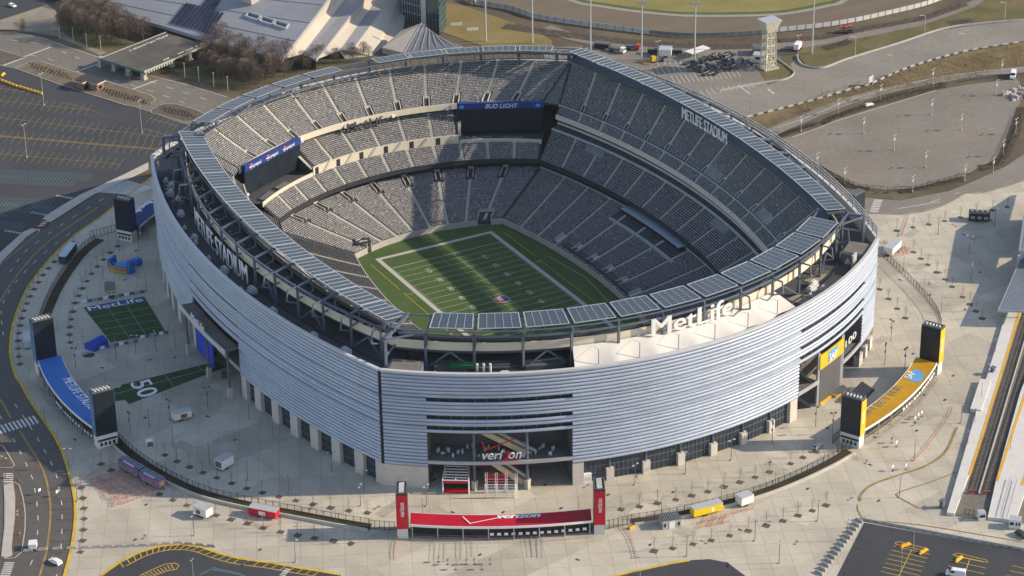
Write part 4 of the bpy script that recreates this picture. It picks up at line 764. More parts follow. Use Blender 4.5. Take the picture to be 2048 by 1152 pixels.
# parking stalls of the big left lot
mb = MB(); m2 = MB(); m3 = MB()
def stalls(mb, a, b, n, dx, dy, w=.22, spine=True, z=0.0):
    A, B = T1(0, 0, *a), T1(0, 0, *b); off = np.array(T1(0, 0, a[0] + dx, a[1] + dy)) - np.array(A)
    for i in range(n + 1):
        p = np.array(A) + (np.array(B) - np.array(A)) * i / n; mb.strip([tuple(p - off), tuple(p + off)], w, z)
    if spine: mb.strip([A, B], w * 1.3, z + .012)
stalls(mb, (-40, 600), (530, 660), 13, 26, -32); stalls(mb, (-40, 700), (980, 822), 23, 28, -34); stalls(mb, (-40, 815), (940, 895), 22, 28, -36); stalls(mb, (-40, 920), (720, 985), 18, 28, -34); stalls(mb, (-40, 525), (180, 555), 5, 20, -20); stalls(mb, (900, 710), (1060, 755), 5, 25, -25)
mb.strip(T(0, 0, 370, 625, 400, 618, 520, 650, 640, 695, 500, 690), .3, 0); mb.strip(T(0, 0, 860, 770, 970, 800, 1000, 815), .3, 0); struct('stall_lines', mb, mYd)
m2.strip(T(0, 0, -40, 812, 300, 840, 640, 870, 940, 895), 2.2, -.015); struct('yellow_hatching', m2, M('worn_yellow', (0.11, 0.09, 0.05), .9, var=.4, scale=.25))
stalls(m3, (-20, 1035), (540, 1065), 26, 22, -22, .25, False); stalls(m3, (-20, 1075), (440, 1100), 22, 22, -22, .25, False)
for i in range(26):
    for (ya, dy) in ((470 - 384 + 1240, 0),): pass
for a, b, n in (((0, 1240), (300, 1262), 16), ((-20, 1205), (300, 1225), 16), ((0, 1350), (140, 1362), 7)): stalls(m3, a, b, n, 24, -26, .25, False)
struct('blue_stall_lines', m3, M('faded_blue', (0.10, 0.19, 0.22), .9, var=.2))
mb = MB(); mb.strip(T(0, 0, 890, 1000, 740, 1075, 500, 1165), 2.0, -.01); mb.strip(T(0, 1, 300, 145, 240, 175), 2.5, .04); mb.strip(T(0, 1, 205, 210, 290, 205), 2, .045); struct('red_fire_lane', mb, M('fire_lane_red', (0.17, 0.03, 0.03), .9, var=.25))
# medians and islands (kerbed)
def island(name, pts, mat, z=.16, kerb=True, kind='structure'):
    mb = MB(); mb.prism([p[:2] for p in pts], -.1, z); o = mb.build(name, mat); o['kind'] = kind
    if kerb: m = MB(); m.strip(list(pts) + [pts[0]], .35, z + .02); k = m.build(name + '_kerb', mKerb); k['kind'] = 'structure'
island('median_walk', T(0, 0, 890, 975, 740, 1050, 590, 1120, 480, 1170) + T(0, 1, 310, 120, 255, 160, 300, 180, 340, 165, 400, 120, 560, 20) + T(0, 0, 650, 1130, 890, 1015), mKerb, kerb=False)
island('median_walk', T(0, 1, -150, 480, 0, 365, 140, 240, 190, 220, 240, 225, 235, 245, 0, 440, -150, 560), mKerb, kerb=False)
island('median_planting', T(0, 1, 345, 165, 570, 12, 590, 5, 310, 178), mMulch, .2, False); island('median_planting', T(0, 1, 10, 420, 160, 270, 225, 228, 235, 243, 0, 438), mMulch, .2, False)
island('planted_island', T(0, 0, 90, 410, 190, 370, 240, 368, 600, 480, 640, 490, 900, 570, 930, 590, 930, 610, 880, 630, 820, 640, 760, 635, 350, 505), M('island_soil', (0.15, 0.12, 0.085), .95, var=.3, scale=.3)); island('planted_island', T(0, 0, 910, 680, 905, 660, 980, 625, 1060, 625, 1180, 660, 1300, 720, 1100, 730, 960, 690), mMulch)
island('planted_island', T(0, 0, -100, 310, 0, 300, 150, 345, 20, 390, -100, 385), mMulch)
island('traffic_island', T(0, 2, -60, 350, 20, 375, 60, 440, 88, 490, 70, 505, -60, 500), mMulch); island('traffic_island', T(0, 2, 25, 605, 85, 590, 115, 605, 140, 690, 152, 780, 150, 880, 130, 1010, 90, 1045, 30, 1050, 10, 1035, 30, 850, 30, 700), mMulch)
island('island_walk', T(0, 2, 26, 610, 80, 596, 92, 680, 90, 800, 70, 980, 75, 1030, 34, 1045, 14, 1030, 32, 850, 32, 700), mKerb, .2, False)
# planting strips along the ring fence
HEDG = {}
def band(name, pts, w, mat, z): mb = MB(); mb.wall(pts, w, .1, z); return mb.build(name, mat)
FLa = smooth([G(*q) for q in ((200, 480), (170, 503), (140, 540), (115, 580), (97, 620), (90, 640))]); FLb = smooth([G(*q) for q in ((228, 880), (255, 905), (300, 938), (360, 970), (420, 993), (500, 1012), (600, 1031), (680, 1046), (740, 1056))])
FRa = smooth([G(*q) for q in ((1266, 1046), (1340, 1035), (1440, 1012), (1530, 985), (1600, 957), (1660, 928), (1700, 905))]); FRb = smooth([G(*q) for q in ((1882, 650), (1870, 622), (1840, 585), (1800, 545), (1765, 512))])
mHedge = two_tone('ground_ivy', (0.022, 0.030, 0.012), (0.06, 0.04, 0.028), 0.10, .4, .6)
for q, lab in ((FLa, 'planting strip of dark ivy beside the left ring road'), (FLb, 'planting strip of dark ivy behind the purple trailers'), (FRa, 'planting strip of dark ivy behind the yellow trailer')):
    o = band('planting_strip', q, 3.4, mHedge, .5); tag(o, lab, 'planting', kind='stuff')
def fence(pts, label, h=2.2, step=2.6, cat='fence', wall_=0.0, mat=None, off=0.0):
    th = thing('fence', label, cat, (pts[0][0], pts[0][1], 0)); p0 = np.array((pts[0][0], pts[0][1], 0)); L = [tuple(np.array(p) - p0) for p in pts]
    q = along(L, step); mt = mat or M('fence_black', (0.02, 0.02, 0.022), .6)
    mb = MB()
    for z in (wall_ + .25, wall_ + h - .15): mb.wall(L, .08, z, z + .1)
    mb.build('rail', mt, th); mb = MB()
    for x, y, a in q: mb.box((x, y, 0), (.14, .14, wall_ + h + .1), a)
    mb.build('fence_post', mt, th); mb = MB()
    for x, y, a in along(L, .45): mb.box((x, y, wall_ + .2), (.035, .035, h - .3), a)
    mb.build('picket', mt, th)
    if wall_: m = MB(); m.wall(L, .5, 0, wall_); m.build('base_wall', mKerb, th)
    return th
def shift(pts, d):
    out = []
    for i, p in enumerate(pts):
        a = np.array(pts[max(i - 1, 0)][:2]); b = np.array(pts[min(i + 1, len(pts) - 1)][:2]); t = (b - a) / np.linalg.norm(b - a); out.append((p[0] - t[1] * d, p[1] + t[0] * d, 0))
    return out
fence(shift(FLa, -2.2), 'black metal fence on the road side of the ivy strip at left'); fence(shift(FLb, 2.0), 'long black metal fence curving behind the purple and red trailers'); fence(shift(FRa, 2.0), 'long black metal fence curving behind the yellow trailer'); fence(FRb, 'dark metal fence with tall panels right of the stadium corner', 3.0)
for q, lab in ((shift(FLb, -2.2), 'low pale retaining wall beside the purple trailers'), (shift(FRa, -2.0), 'low pale retaining wall behind the white and yellow trailers')):
    mb = MB(); mb.wall(q, .6, 0, 1.1); tag(mb.build('retaining_wall', mKerb), lab, 'wall')
# ------------------------------------------------------------------ the four ticket gates
def ticket_gate(name, label, A, B, bulge, h, cz, base_h, roof_m, end_m, post_m, text=None, depth=7.0, pyl=(6.8, 3.6), which=(1, 1), emb=None):
    A, B = np.array(A[:2]), np.array(B[:2]); d = B - A; L = np.linalg.norm(d); d /= L; n = np.array((d[1], -d[0]))      # n points away from the stadium
    if np.dot(n, (A + B) / 2) < 0: n = -n
    th = thing(name, label, 'gate', (0, 0, 0))
    ang = math.atan2(n[1], n[0])
    for P_, s, on in ((A, -1, which[0]), (B, 1, which[1])):
        if not on: continue
        c = P_ - n * pyl[0] / 2 + d * s * pyl[1] / 2
        mb = MB(); mb.box((c[0], c[1], base_h), (pyl[0], pyl[1], h - base_h), ang); t = mb.build('screen_tower', mScreen, th)
        mb = MB(); mb.box((c[0], c[1], .05), (pyl[0] * .96, pyl[1] * .96, base_h - .05), ang); mb.build('ticket_booth', M('booth_white', (0.58, 0.57, 0.54), .6, var=.05), t)
        mb = MB()
        for s2 in (-1, 1):
            for i in range(4): q = c + n * (i - 1.5) * 1.5 + d * s2 * (pyl[1] * .48 + .02); mb.box((q[0], q[1], .9), (.9, .12, 1.3), ang)
            q = c + d * s2 * (pyl[1] * .48 + .02); mb.box((q[0], q[1], 2.7), (pyl[0] * .9, .14, .8), ang)
        mb.build('ticket_window', mGlass, t)
        mb = MB()
        for s2 in (-1, 1): q = c + n * s2 * (pyl[0] / 2 + .06); mb.box((q[0], q[1], base_h), (.14, pyl[1] * .94, h - base_h - .4), ang)
        mb.build('end_panel', end_m, t)
        mb = MB(); m2 = MB()
        for s2 in (-1, 1): q = c + d * s2 * pyl[1] * .44; mb.box((q[0], q[1], h), (pyl[0], .3, .5), ang); q = c + n * s2 * pyl[0] * .47; mb.box((q[0], q[1], h), (.3, pyl[1] * .8, .5), ang)
        for i in range(5): q = c + n * (i - 2) * pyl[0] / 6; m2.box((q[0], q[1], h + .02), (.6, pyl[1] * .5, .5), ang + .3)
        mb.build('roof_kerb', mEqD, t); m2.build('roof_fitting', mEq, t)
        if emb:
            q = c + n * (pyl[0] / 2 + .14)
            for body, z0, hh, mt in emb:
                place_text(body, hh, 1.5, .06, lambda x, y, z: (q[0] + d[0] * (y - .75) * -1 + n[0] * z, q[1] + d[1] * (y - .75) * -1 + n[1] * z, z0 + x), bold=.02, shear=.2).build('tower_lettering', mt, t)
    def C(f, o, z):                              # point on the curved canopy
        p = A + d * L * f + n * (bulge * (1 - (2 * f - 1) ** 2) + o); return (p[0], p[1], z)
    f0, f1 = .012, .988
    F = [f0 + (f1 - f0) * i / 24 for i in range(25)]
    mb = MB(); mb.grid([[C(f, -depth - .5, cz + .15) for f in F], [C(f, -.5, cz + .15) for f in F], [C(f, -.5, cz - .3) for f in F], [C(f, -depth - .5, cz - .3) for f in F], [C(f, -depth - .5, cz + .15) for f in F]])
    for f in (f0, f1): mb.poly([C(f, -depth - .5, cz + .15), C(f, -.5, cz + .15), C(f, -.5, cz - .3), C(f, -depth - .5, cz - .3)])
    for i in range(64):
        f = f0 + (f1 - f0) * (i + .5) / 64; mb.beam(C(f, -depth - .4, cz + .18), C(f, -.6, cz + .18), .12, .14)
    rf = mb.build('canopy', roof_m, th)
    mb = MB(); q = [C(f, -.42, 0) for f in F]; mb.wall(q, .2, cz - .5, cz + .3); q = [C(f, -depth - .58, 0) for f in F]; mb.wall(q, .15, cz - .4, cz + .25); mb.build('gutter', mWhite, rf)
    mb = MB()
    for i in range(8):
        f = f0 + .01 + (f1 - f0 - .02) * i / 7
        for o in (-.8, -depth): mb.bar(C(f, o, 0), C(f, o, cz), .2, 6)
    mb.build('canopy_post', post_m, th)
    mb = MB(); q = [C(f, -2.2, 0) for f in F]; mb.wall(q, .1, .3, .4); mb.wall(q, .1, 2.7, 2.8)
    for i in range(70): f = f0 + (f1 - f0) * i / 69; mb.bar(C(f, -2.2, 0), C(f, -2.2, 2.8), .05, 4)
    q = [C(f, -3.4, 0) for f in F]; mb.wall(q, .08, .2, 2.6); mb.build('entry_barrier', M('barrier_dark', (0.035, 0.035, 0.038), .6), th)
    mb = MB()
    for i in range(14): f = .45 + .5 * i / 13; p = C(f, -.9, 1.7); mb.box(p, (.12, 1.2, .9), ang)
    mb.build('lane_sign', mWhite, th)
    mb = MB()
    for i in range(22): f = .04 + .92 * i / 21; p = C(f, 1.4, 0); mb.bar(p, (p[0], p[1], 1.1), .05, 4)
    q = [C(f, 1.4, 0) for f in F]; mb.wall(q, .06, 1.0, 1.1); mb.wall(q, .06, .5, .56); mb.build('queue_rail', mSteelL, th)
    if text:
        for body, fa, fb, o0, hh, mt, kk in text:
            place_text(body, 1.0, hh, .04, lambda x, y, z: C(fa + (fb - fa) * x, o0 - y, cz + .28 + z), **kk).build('canopy_lettering', mt, rf)
    return th, C
g1, C1 = ticket_gate('ticket_gate', 'red roofed ticket gate with white check mark between two red ended screen towers', G(817, 1078), G(1188, 1070), 2.6, 16.6, 5.0, 3.8, M('roof_red', (0.52, 0.012, 0.035), .5, var=.06), mRed, mSteelL, [('verizon', .48, .715, -5.3, 2.6, mWhite, dict(shear=.25, bold=.03))], 7.2, (7.6, 3.6), (1, 1), [('verizon', 8.4, 5.2, mWhite)])
_ck = MB(); _ck.beam(C1(.295, -6.2, 5.42), C1(.335, -2.0, 5.42), .36, .1); _ck.beam(C1(.33, -2.1, 5.46), C1(.51, -6.0, 5.46), .24, .1); _ck.build('canopy_check_mark', mWhite, [c for c in g1.children if c.name.startswith('canopy') and 'post' not in c.name][0])
g2, C2 = ticket_gate('ticket_gate', 'yellow roofed ticket gate with dark screen towers right of the stadium', G(1728, 889), G(1875, 752), 3.0, 18.4, 5.4, 4.8, M('roof_yellow', (0.60, 0.33, 0.012), .5, var=.10), mYel, mSteelL, [('RUN BETTER', .10, .60, -5.3, 3.0, M('bronze_letter', (0.30, 0.22, 0.10), .5), dict(bold=.012)), ('SAP', .71, .80, -5.2, 2.8, mWhite, dict(bold=.03))], 8.0, (7.4, 3.8), (1, 1), [('RUN', 9, 5.0, mWhite)])
mb = MB(); mb.poly([C2(f, o, 5.62) for f, o in ((.695, -6.6), (.85, -6.6), (.83, -3), (.80, -1.6), (.695, -1.6))]); mb.build('roof_emblem', M('emblem_sky', (0.05, 0.35, 0.75)), [c for c in g2.children if c.name.startswith('canopy') and 'post' not in c.name][0])
g3, C3 = ticket_gate('ticket_gate', 'bright blue roofed ticket gate with two tall dark screen towers left of the stadium', G(77, 752), G(188, 890), 3.0, 21.5, 6.4, 5.0, M('roof_blue', (0.055, 0.18, 0.52), .5, var=.05), M('end_blue', (0.10, 0.20, 0.36), .5, var=.4, scale=.3), mSteel, [('METLIFE STADIUM', .33, .83, -5.7, 3.4, mWhite, dict(bold=.005))], 8.6, (7.6, 3.8))
pa, pb = G(245, 472), G(380, 380)
g4, C4 = ticket_gate('ticket_gate', 'dark blue roofed ticket gate half hidden behind the left end of the stadium', (pa[0], pa[1]), (pb[0], pb[1]), 1.5, 18.0, 5.6, 4.6, M('roof_navy', (0.012, 0.05, 0.22), .5), M('end_navy', (0.012, 0.025, 0.12), .5), mSteelL, [('pepsi', .44, .10, -2.2, -3.6, mWhite, dict(bold=.01))], 8.0, (7.4, 3.8), (1, 0))
def screen_tower(u, v, label):
    x, y, _ = G(u, v); th = thing('screen_tower', label, 'tower', (x, y, 0)); mb = MB(); mb.box((0, 0, 4.5), (7.4, 3.8, 14), .35); mb.build('screen', mScreen, th); mb = MB(); mb.box((0, 0, 0), (7, 3.4, 4.5), .35); mb.build('base', M('booth_white', (0.58, 0.57, 0.54)), th)
    mb = MB(); mb.box((-3.5, -1.35, 5), (.3, 3.7, 13), .35); mb.build('end_panel', M('end_blue2', (0.04, 0.16, 0.4), .5), th); mb = MB(); mb.box((0, 0, 18.5), (7.2, 3.6, .5), .35); mb.build('roof_kerb', mEqD, th)
screen_tower(1708, 470, 'dark screen tower with a blue end behind the right corner of the stadium')
# gate side panels of black fence next to the towers
for (a, b), lab in (((G(740, 1058), G(795, 1062)), 'short black fence panel left of the red gate tower'), ((G(1209, 1060), G(1262, 1048)), 'short black fence panel right of the red gate tower'), ((G(225, 870), G(250, 905)), 'tall black gate panel beside the blue gate'), ((G(1665, 888), G(1692, 862)), 'tall black gate panel left of the yellow gate tower'), ((G(1675, 905), G(1703, 898)), 'second black gate panel by the foot of the yellow gate tower'), ((G(180, 478), G(238, 462)), 'tall black fence beside the dark blue gate tower')):
    fence([a, b], lab, 3.4, 1.6)

# drain grates and manhole covers let into the plaza
mb = MB(); q_ = random.Random(21)
for u, v in [(868, 960), (292, 1010), (1010, 985), (1090, 970), (905, 1025), (1006, 1025), (1122, 1017), (1216, 990), (1346, 985), (1155, 1120), (1540, 925), (1620, 905), (1740, 930), (1588, 970), (1757, 1002), (1615, 978), (1826, 708), (1750, 875), (1890, 800), (1848, 790), (1906, 752), (1833, 862), (1960, 545), (1880, 545), (1860, 590), (1930, 620), (1928, 470), (1780, 600), (1800, 560), (1655, 857), (290, 836), (470, 880), (415, 833), (300, 720), (205, 736), (350, 715), (640, 640), (272, 502), (250, 560), (120, 800), (150, 880), (270, 1080), (520, 1100), (700, 1090), (960, 1110), (1300, 1090), (1480, 1060), (1600, 1040)]:
    x, y, _ = G(u, v); mb.box((x, y, .105), (1.5, .8, .02), q_.choice((.4, .45, 2.0)))
struct('drain_grates', mb, M('drain_iron', (0.05, 0.048, 0.045), .8))
mb = MB()
for k in range(26):                              # cut and relaid slabs, a shade off the rest
    u, v = q_.choice([(q_.uniform(620, 1500), q_.uniform(1000, 1110)), (q_.uniform(1500, 1900), q_.uniform(850, 1050)), (q_.uniform(240, 520), q_.uniform(800, 940)), (q_.uniform(1750, 1950), q_.uniform(430, 700))]); x, y, _ = G(u, v); mb.k = k % 2; mb.box((x, y, .0985 + k * .0011), (q_.uniform(4, 11), q_.uniform(3, 8), .012), .42)
struct('relaid_slabs', mb, [M('slab_pale', (0.50, 0.46, 0.38), .9, var=.08, scale=.2), M('slab_grey', (0.36, 0.335, 0.28), .9, var=.1, scale=.2)])
# ================================================================== YOUNG TREES, LAMPS
mBark = M('bark', (0.15, 0.115, 0.09), .9, var=.2, scale=2); mTwig = M('twig', (0.20, 0.15, 0.115), .9, var=.25, scale=1.5)
def branchy(mb, base, h, n, spread, r, seed, start=.35, sub=3):
    q = random.Random(seed)
    for i in range(n):
        z0 = h * (start + (0.9 - start) * i / n); a = i * 2.4 + q.random(); L = spread * (1.1 - .6 * i / n) * q.uniform(.7, 1.1)
        p = Vector((0, 0, z0)); e = p + Vector((math.cos(a) * L * .65, math.sin(a) * L * .65, L * q.uniform(.7, 1.15))); mb.bar(p, e, r, 3, r * .4)
        for k in range(sub):
            f = q.uniform(.3, .95); s = p.lerp(e, f); b = a + q.uniform(-1.2, 1.2); l = L * q.uniform(.3, .55); mb.bar(s, s + Vector((math.cos(b) * l * .6, math.sin(b) * l * .6, l * .8)), r * .55, 3, r * .25)
def young(seed):
    t = thing('young_tree', 'x', 'tree'); mb = MB(); mb.bar((0, 0, .1), (0, 0, 3.0), .075, 5, .06); mb.bar((0, 0, 3.0), (.1, .05, 5.6), .06, 5, .015); mb.build('trunk', mBark, t)
    mb = MB(); branchy(mb, 0, 5.4, 13, 1.9, .028, seed); mb.build('crown', mTwig, t)
    mb = MB(); mb.box((0, 0, .11), (2.2, 2.2, .03), .6); mb.build('tree_pit', mMulch, t); return t
YT = [young(i) for i in range(3)]; USED = [False] * 3; YN = [0]
def tree_row(pts, where, frm, grp):
    n = len(pts)
    for i, p in enumerate(pts):
        lab = '%s bare young tree from %s %s' % (ORD[i], frm, where); k = YN[0] % 3; YN[0] += 1; sc = random.uniform(.88, 1.1)
        if not USED[k]: USED[k] = True; YT[k].location = p; YT[k]['label'] = lab; YT[k]['group'] = grp; YT[k].rotation_euler.z = random.random() * .3
        else: dup(YT[k], p, random.choice((0, 1.57, 3.14, 4.71)) + random.uniform(-.1, .1), lab, sc, grp)
GY = 'young bare trees in square pits on the plaza'
def PTS(c, r, *xy): return T(c, r, *xy)
tree_row(PTS(0, 2, 487, 625, 497, 687, 503, 748, 505, 811, 501, 877, 495, 942, 482, 1010), 'along the yellow kerb', 'the orange mesh fencing', GY)
tree_row(PTS(0, 1, 440, 305, 400, 342, 362, 380, 327, 420, 290, 460, 258, 500, 231, 543, 205, 585, 181, 628, 162, 671, 145, 714, 131, 759, 121, 803, 114, 849, 109, 895, 109, 941, 113, 989, 120, 1034), 'beside the ring road', 'the dark blue gate', GY)
tree_row(PTS(0, 1, 706, 326, 662, 366, 621, 407, 585, 449, 550, 492, 521, 537, 495, 580, 472, 625, 453, 668, 437, 720, 428, 765, 421, 811, 417, 858, 421, 904), 'beside the practice field', 'the dark blue gate', GY)
tree_row(PTS(0, 2, 990, 428, 1062, 466, 1138, 500, 1218, 534, 1302, 565, 1390, 598, 1481, 628) + PTS(1, 2, 38, 654, 138, 679, 240, 702, 343, 723, 448, 745, 557, 762, 668, 775), 'behind the long fence near white trailers', 'the blue gate', GY)
tree_row(PTS(0, 2, 607, 482, 668, 520, 957, 664, 1037, 698, 1122, 730, 1297, 790, 1387, 815, 1484, 840) + PTS(1, 2, 45, 866, 148, 890, 250, 910, 352, 927, 465, 944, 570, 958), 'passing the purple and red trailers', 'the blue gate', GY)
tree_row(PTS(2, 2, 654, 755, 764, 738, 872, 717, 982, 696, 1078, 672, 1175, 648, 1272, 619, 1367, 591, 1458, 562) + PTS(3, 2, 8, 530, 135, 480, 210, 443, 286, 408), 'behind the yellow trailer', 'the red gate', GY)
tree_row(PTS(2, 2, 852, 1005, 963, 988, 1086, 963, 1195, 940, 1306, 912, 1417, 883, 1525, 852) + PTS(3, 2, 90, 823, 180, 792, 266, 762, 348, 730), 'before the yellow trailer', 'the red gate', GY)
tree_row(PTS(3, 1, 669, 586, 722, 643, 775, 702, 824, 758), 'inside the dark panel fence', 'the white box trailer', GY)
tree_row(PTS(3, 1, 872, 363, 917, 402, 958, 438, 1012, 484, 1062, 526, 1105, 570, 1167, 632, 1210, 676, 1247, 717, 1285, 761), 'outside the dark panel fence', 'the white box trailer', GY)
tree_row(PTS(3, 1, 772, 234, 869, 214, 964, 196, 1060, 176, 1154, 154, 1250, 132, 1346, 112, 1436, 92), 'along the plaza edge', 'the crosswalk', GY)
mPole = M('lamp_pole', (0.13, 0.14, 0.15), .5, .3, var=.05); mPoleL = M('pale_pole', (0.50, 0.48, 0.43), .5, .2, var=.05); mHead = M('lamp_head', (0.42, 0.44, 0.45), .4, .2, var=.03)
def lamp_twin(h, mat, nm='plaza_lamp'):
    t = thing(nm, 'x', 'street lamp'); mb = MB(); mb.bar((0, 0, 0), (0, 0, h), .13, 6, .08); mb.beam((-.9, 0, h - .1), (.9, 0, h - .1), .1); mb.build('pole', mat, t)
    for s in (-1, 1): mb = MB(); mb.box((s * 1.05, 0, h - .12), (.85, .5, .22)); mb.build('lamp_head', mHead, t)
    mb = MB(); mb.box((0, 0, 0), (.55, .55, .5)); mb.build('pole_base', mConc, t); return t
def lamp_thin(h):
    t = thing('light_post', 'x', 'street lamp'); mb = MB(); mb.bar((0, 0, 0), (0, 0, h), .09, 6, .06); mb.build('pole', mPole, t); mb = MB(); mb.box((0, 0, h), (.5, .4, .18)); mb.build('lamp_head', mHead, t); return t
def lamp_flood(h):
    t = thing('floodlight_post', 'x', 'floodlight'); mb = MB(); mb.bar((0, 0, 0), (0, 0, h), .12, 6, .09); mb.beam((-1.1, 0, h - .1), (1.1, 0, h - .1), .1); mb.build('pole', mPole, t); mb = MB(); mb.box((-.8, 0, h), (.7, .6, .5)); mb.box((.8, 0, h), (.7, .6, .5)); mb.box((0, .1, h * .62), (.5, .5, .8)); mb.build('lamp_head', mEqD, t); return t
LT = lamp_twin(7.9, mPole); LTH = lamp_thin(6.4); LF = lamp_flood(8.2); PROTO = {}
def put(proto, pts, labs, grp=None, rz=None, sc=1.0):
    for p, l in zip(pts, labs):
        a = random.uniform(0, 3.1) if rz is None else rz
        if not PROTO.get(proto.name): PROTO[proto.name] = True; proto.location = p; proto['label'] = l; proto.rotation_euler.z = a; proto.scale = (sc,) * 3; tag(proto, group=grp)
        else: dup(proto, p, a, l, sc, grp)
def ordl(fmt, n): return [fmt % ORD[i] for i in range(n)]
GL = 'slim lamp posts on the plaza'
p = PTS(2, 2, 738, 607, 1040, 541, 1315, 459); put(LT, p, ordl('twin headed lamp post close to the sunlit louvres, %s from the red gate', 3), GL)
p = PTS(1, 2, 198, 668, 628, 735, 1023, 735); put(LT, p, ordl('twin headed lamp post between the louvres and the tree row, %s from the blue gate', 3), GL)
p = PTS(1, 2, 105, 328, 455, 530, 650, 640); put(LT, p, ordl('lamp post in the stadium shadow near the shaded piers, %s from the canopied stadium gate', 3), GL)
p = PTS(0, 2, 1166, 912) + PTS(1, 2, 237, 1072) + PTS(2, 2, 1048, 1037, 1457, 943); put(LT, p, ordl('twin headed lamp post on the sunlit forecourt, %s from the yellow kerb', 4), GL)
p = PTS(0, 2, 897, 262, 1040, 382, 1257, 483, 1487, 580, 1497, 215); put(LT, p, ordl('lamp post around the two shaded white trailers, %s from the blue gate', 5), GL)
p = PTS(0, 2, 998, 555, 1255, 663) + PTS(1, 2, 480, 850, 1000, 790) + PTS(2, 2, 397, 775, 897, 785, 1255, 720); put(LTH, p, ordl('thin lamp post along the inside of the long fence, %s from the blue gate', 7), GL)
p = PTS(3, 2, 43, 628, 337, 507) ; put(LTH, p, ordl('thin lamp post along the fence near the yellow gate, %s from the yellow trailer', 2), GL)
p = PTS(3, 2, 24, 360, 285, 260, 387, 302) + PTS(3, 1, 700, 1038, 820, 1063); put(LF, p, ['dark floodlight post beside the pale corner pier', 'dark floodlight post left of the yellow gate tower', 'thin dark post behind the yellow gate tower', 'dark floodlight post with a row of lamps behind the yellow canopy', 'thin post close to the far yellow gate tower'], GL)
p = PTS(3, 1, 737, 893); put(LF, p, ['dark floodlight post with cross arms under the white stadium corner'], GL)
p = PTS(3, 2, 877, 460, 788, 683, 1157, 237, 298, 825, 473, 945, 66, 1077); put(LT, p, ['twin headed lamp post beside the red cone fence', 'twin headed lamp post inside the yellow painted curve', 'twin headed lamp post near the station ramp', 'twin headed lamp post by the last tree of the front right row', 'lamp post beside the concrete blocks of the corner lot', 'twin headed lamp post at the bottom edge right of the bay lot'], GL)
p = PTS(3, 1, 1020, 255, 1206, 373, 1218, 543, 1360, 198); put(LT, p, ['lamp post left of the station roof shadow', 'lamp post within the edge of the station roof shadow', 'lamp post in the middle of the open right plaza', 'lamp post just right of the black food stand'], GL)
p = PTS(3, 1, 812, 480, 935, 590, 1040, 715); put(LTH, p, ordl('thin lamp post along the dark panel fence, %s from the white box trailer', 3), GL)
p = PTS(0, 1, 799, 250, 895, 267); put(LF, p, ordl('dark post under the dark blue canopy, %s from its tower', 2), GL)
p = PTS(0, 1, 718, 362, 622, 525, 525, 650, 500, 915); put(LTH, p, ordl('thin post beside the practice field tree row, %s from the dark blue gate', 4), GL)
p = PTS(0, 1, 835, 355, 880, 600, 815, 975, 937, 955, 1053, 932); put(LT, p, ['lamp post behind the blue inflatable', 'tall lamp post at the far right corner of the practice field', 'lamp post at the near edge of the practice field', 'lamp post right of the near edge of the practice field', 'lamp post by the left stadium gate'], GL)
p = PTS(0, 1, 455, 1060, 698, 1008) + PTS(0, 2, 783, 300, 1020, 222, 1248, 145); put(LF, p, ['dark floodlight post left of the green turf strip', 'dark floodlight post in front of the practice field', 'dark floodlight post right of the blue gate tower', 'dark floodlight post behind the white trailer', 'dark floodlight post below the green turf strip'], GL)
p = PTS(0, 2, 270, 237, 415, 510, 465, 705); put(LT, p, ordl('lamp post with banners along the ring road kerb, %s from the blue gate', 3), GL)
# ------------------------------------------------------------------ trailers, kiosks, vehicles
mTyre = M('tyre', (0.02, 0.02, 0.02), .8); mWin = M('vehicle_glass', (0.015, 0.02, 0.025), .15, spec=.5)
def trailer(a, b, w, h, label, body, roof, name='trailer', cat='trailer', extra=None, lift=.7):
    """a, b: the two ground corners of the long side nearest the camera."""
    a, b = np.array(a[:2]), np.array(b[:2]); L = float(np.linalg.norm(b - a)); d = (b - a) / L; n = np.array((-d[1], d[0]))
    if np.dot(n, CP[:2] - a) > 0: n = -n
    c = (a + b) / 2 + n * w / 2; rz = math.atan2(d[1], d[0]); flip = 1 if np.dot(n, (-d[1], d[0])) > 0 else -1
    t = thing(name, label, cat, (c[0], c[1], .1), rz); mb = MB(); mb.box((0, 0, lift), (L, w, h - lift)); mb.build('body', body, t)
    mb = MB(); mb.box((0, 0, h), (L + .12, w + .12, .14)); mb.build('roof', roof, t)
    if lift > .3:
        mb = MB()
        for s in (-1, 1):
            for x in (-.35, .45): mb.bar((x - L * .1, s * (w / 2 - .25), .4), (x - L * .1, s * (w / 2 - .02), .4), .4, 10)
        mb.build('wheel', mTyre, t); mb = MB(); mb.beam((L / 2, 0, .6), (L / 2 + 1.2, 0, .6), .25); mb.box((L / 2 + .9, 0, 0), (.15, .15, .6)); mb.box((-L / 2 + .3, 0, 0), (.2, w * .8, .7)); mb.build('hitch', mEqD, t)
    if extra: extra(t, L, w, h, -flip)
    return t
mTW = M('trailer_white', (0.68, 0.68, 0.66), .5, var=.05); mTR = M('trailer_roof', (0.45, 0.46, 0.48), .5, .2, var=.05)
def graphic(mat, x0, x1, z0, z1, nm='side_graphic'):
    def f(t, L, w, h, s): mb = MB(); mb.box(((x0 + x1) / 2 * L, s * (w / 2 + .03), z0 * h), ((x1 - x0) * L, .06, (z1 - z0) * h)); mb.build(nm, mat, t)
    return f
def multi(*fs):
    def f(*a):
        for q in fs: q(*a)
    return f
mPurp = M('purple_vinyl', (0.23, 0.10, 0.26), .5, var=.12); mPhoto = two_tone('crowd_graphic', (0.05, 0.04, 0.05), (0.42, 0.36, 0.32), 2.2, .42, .62)
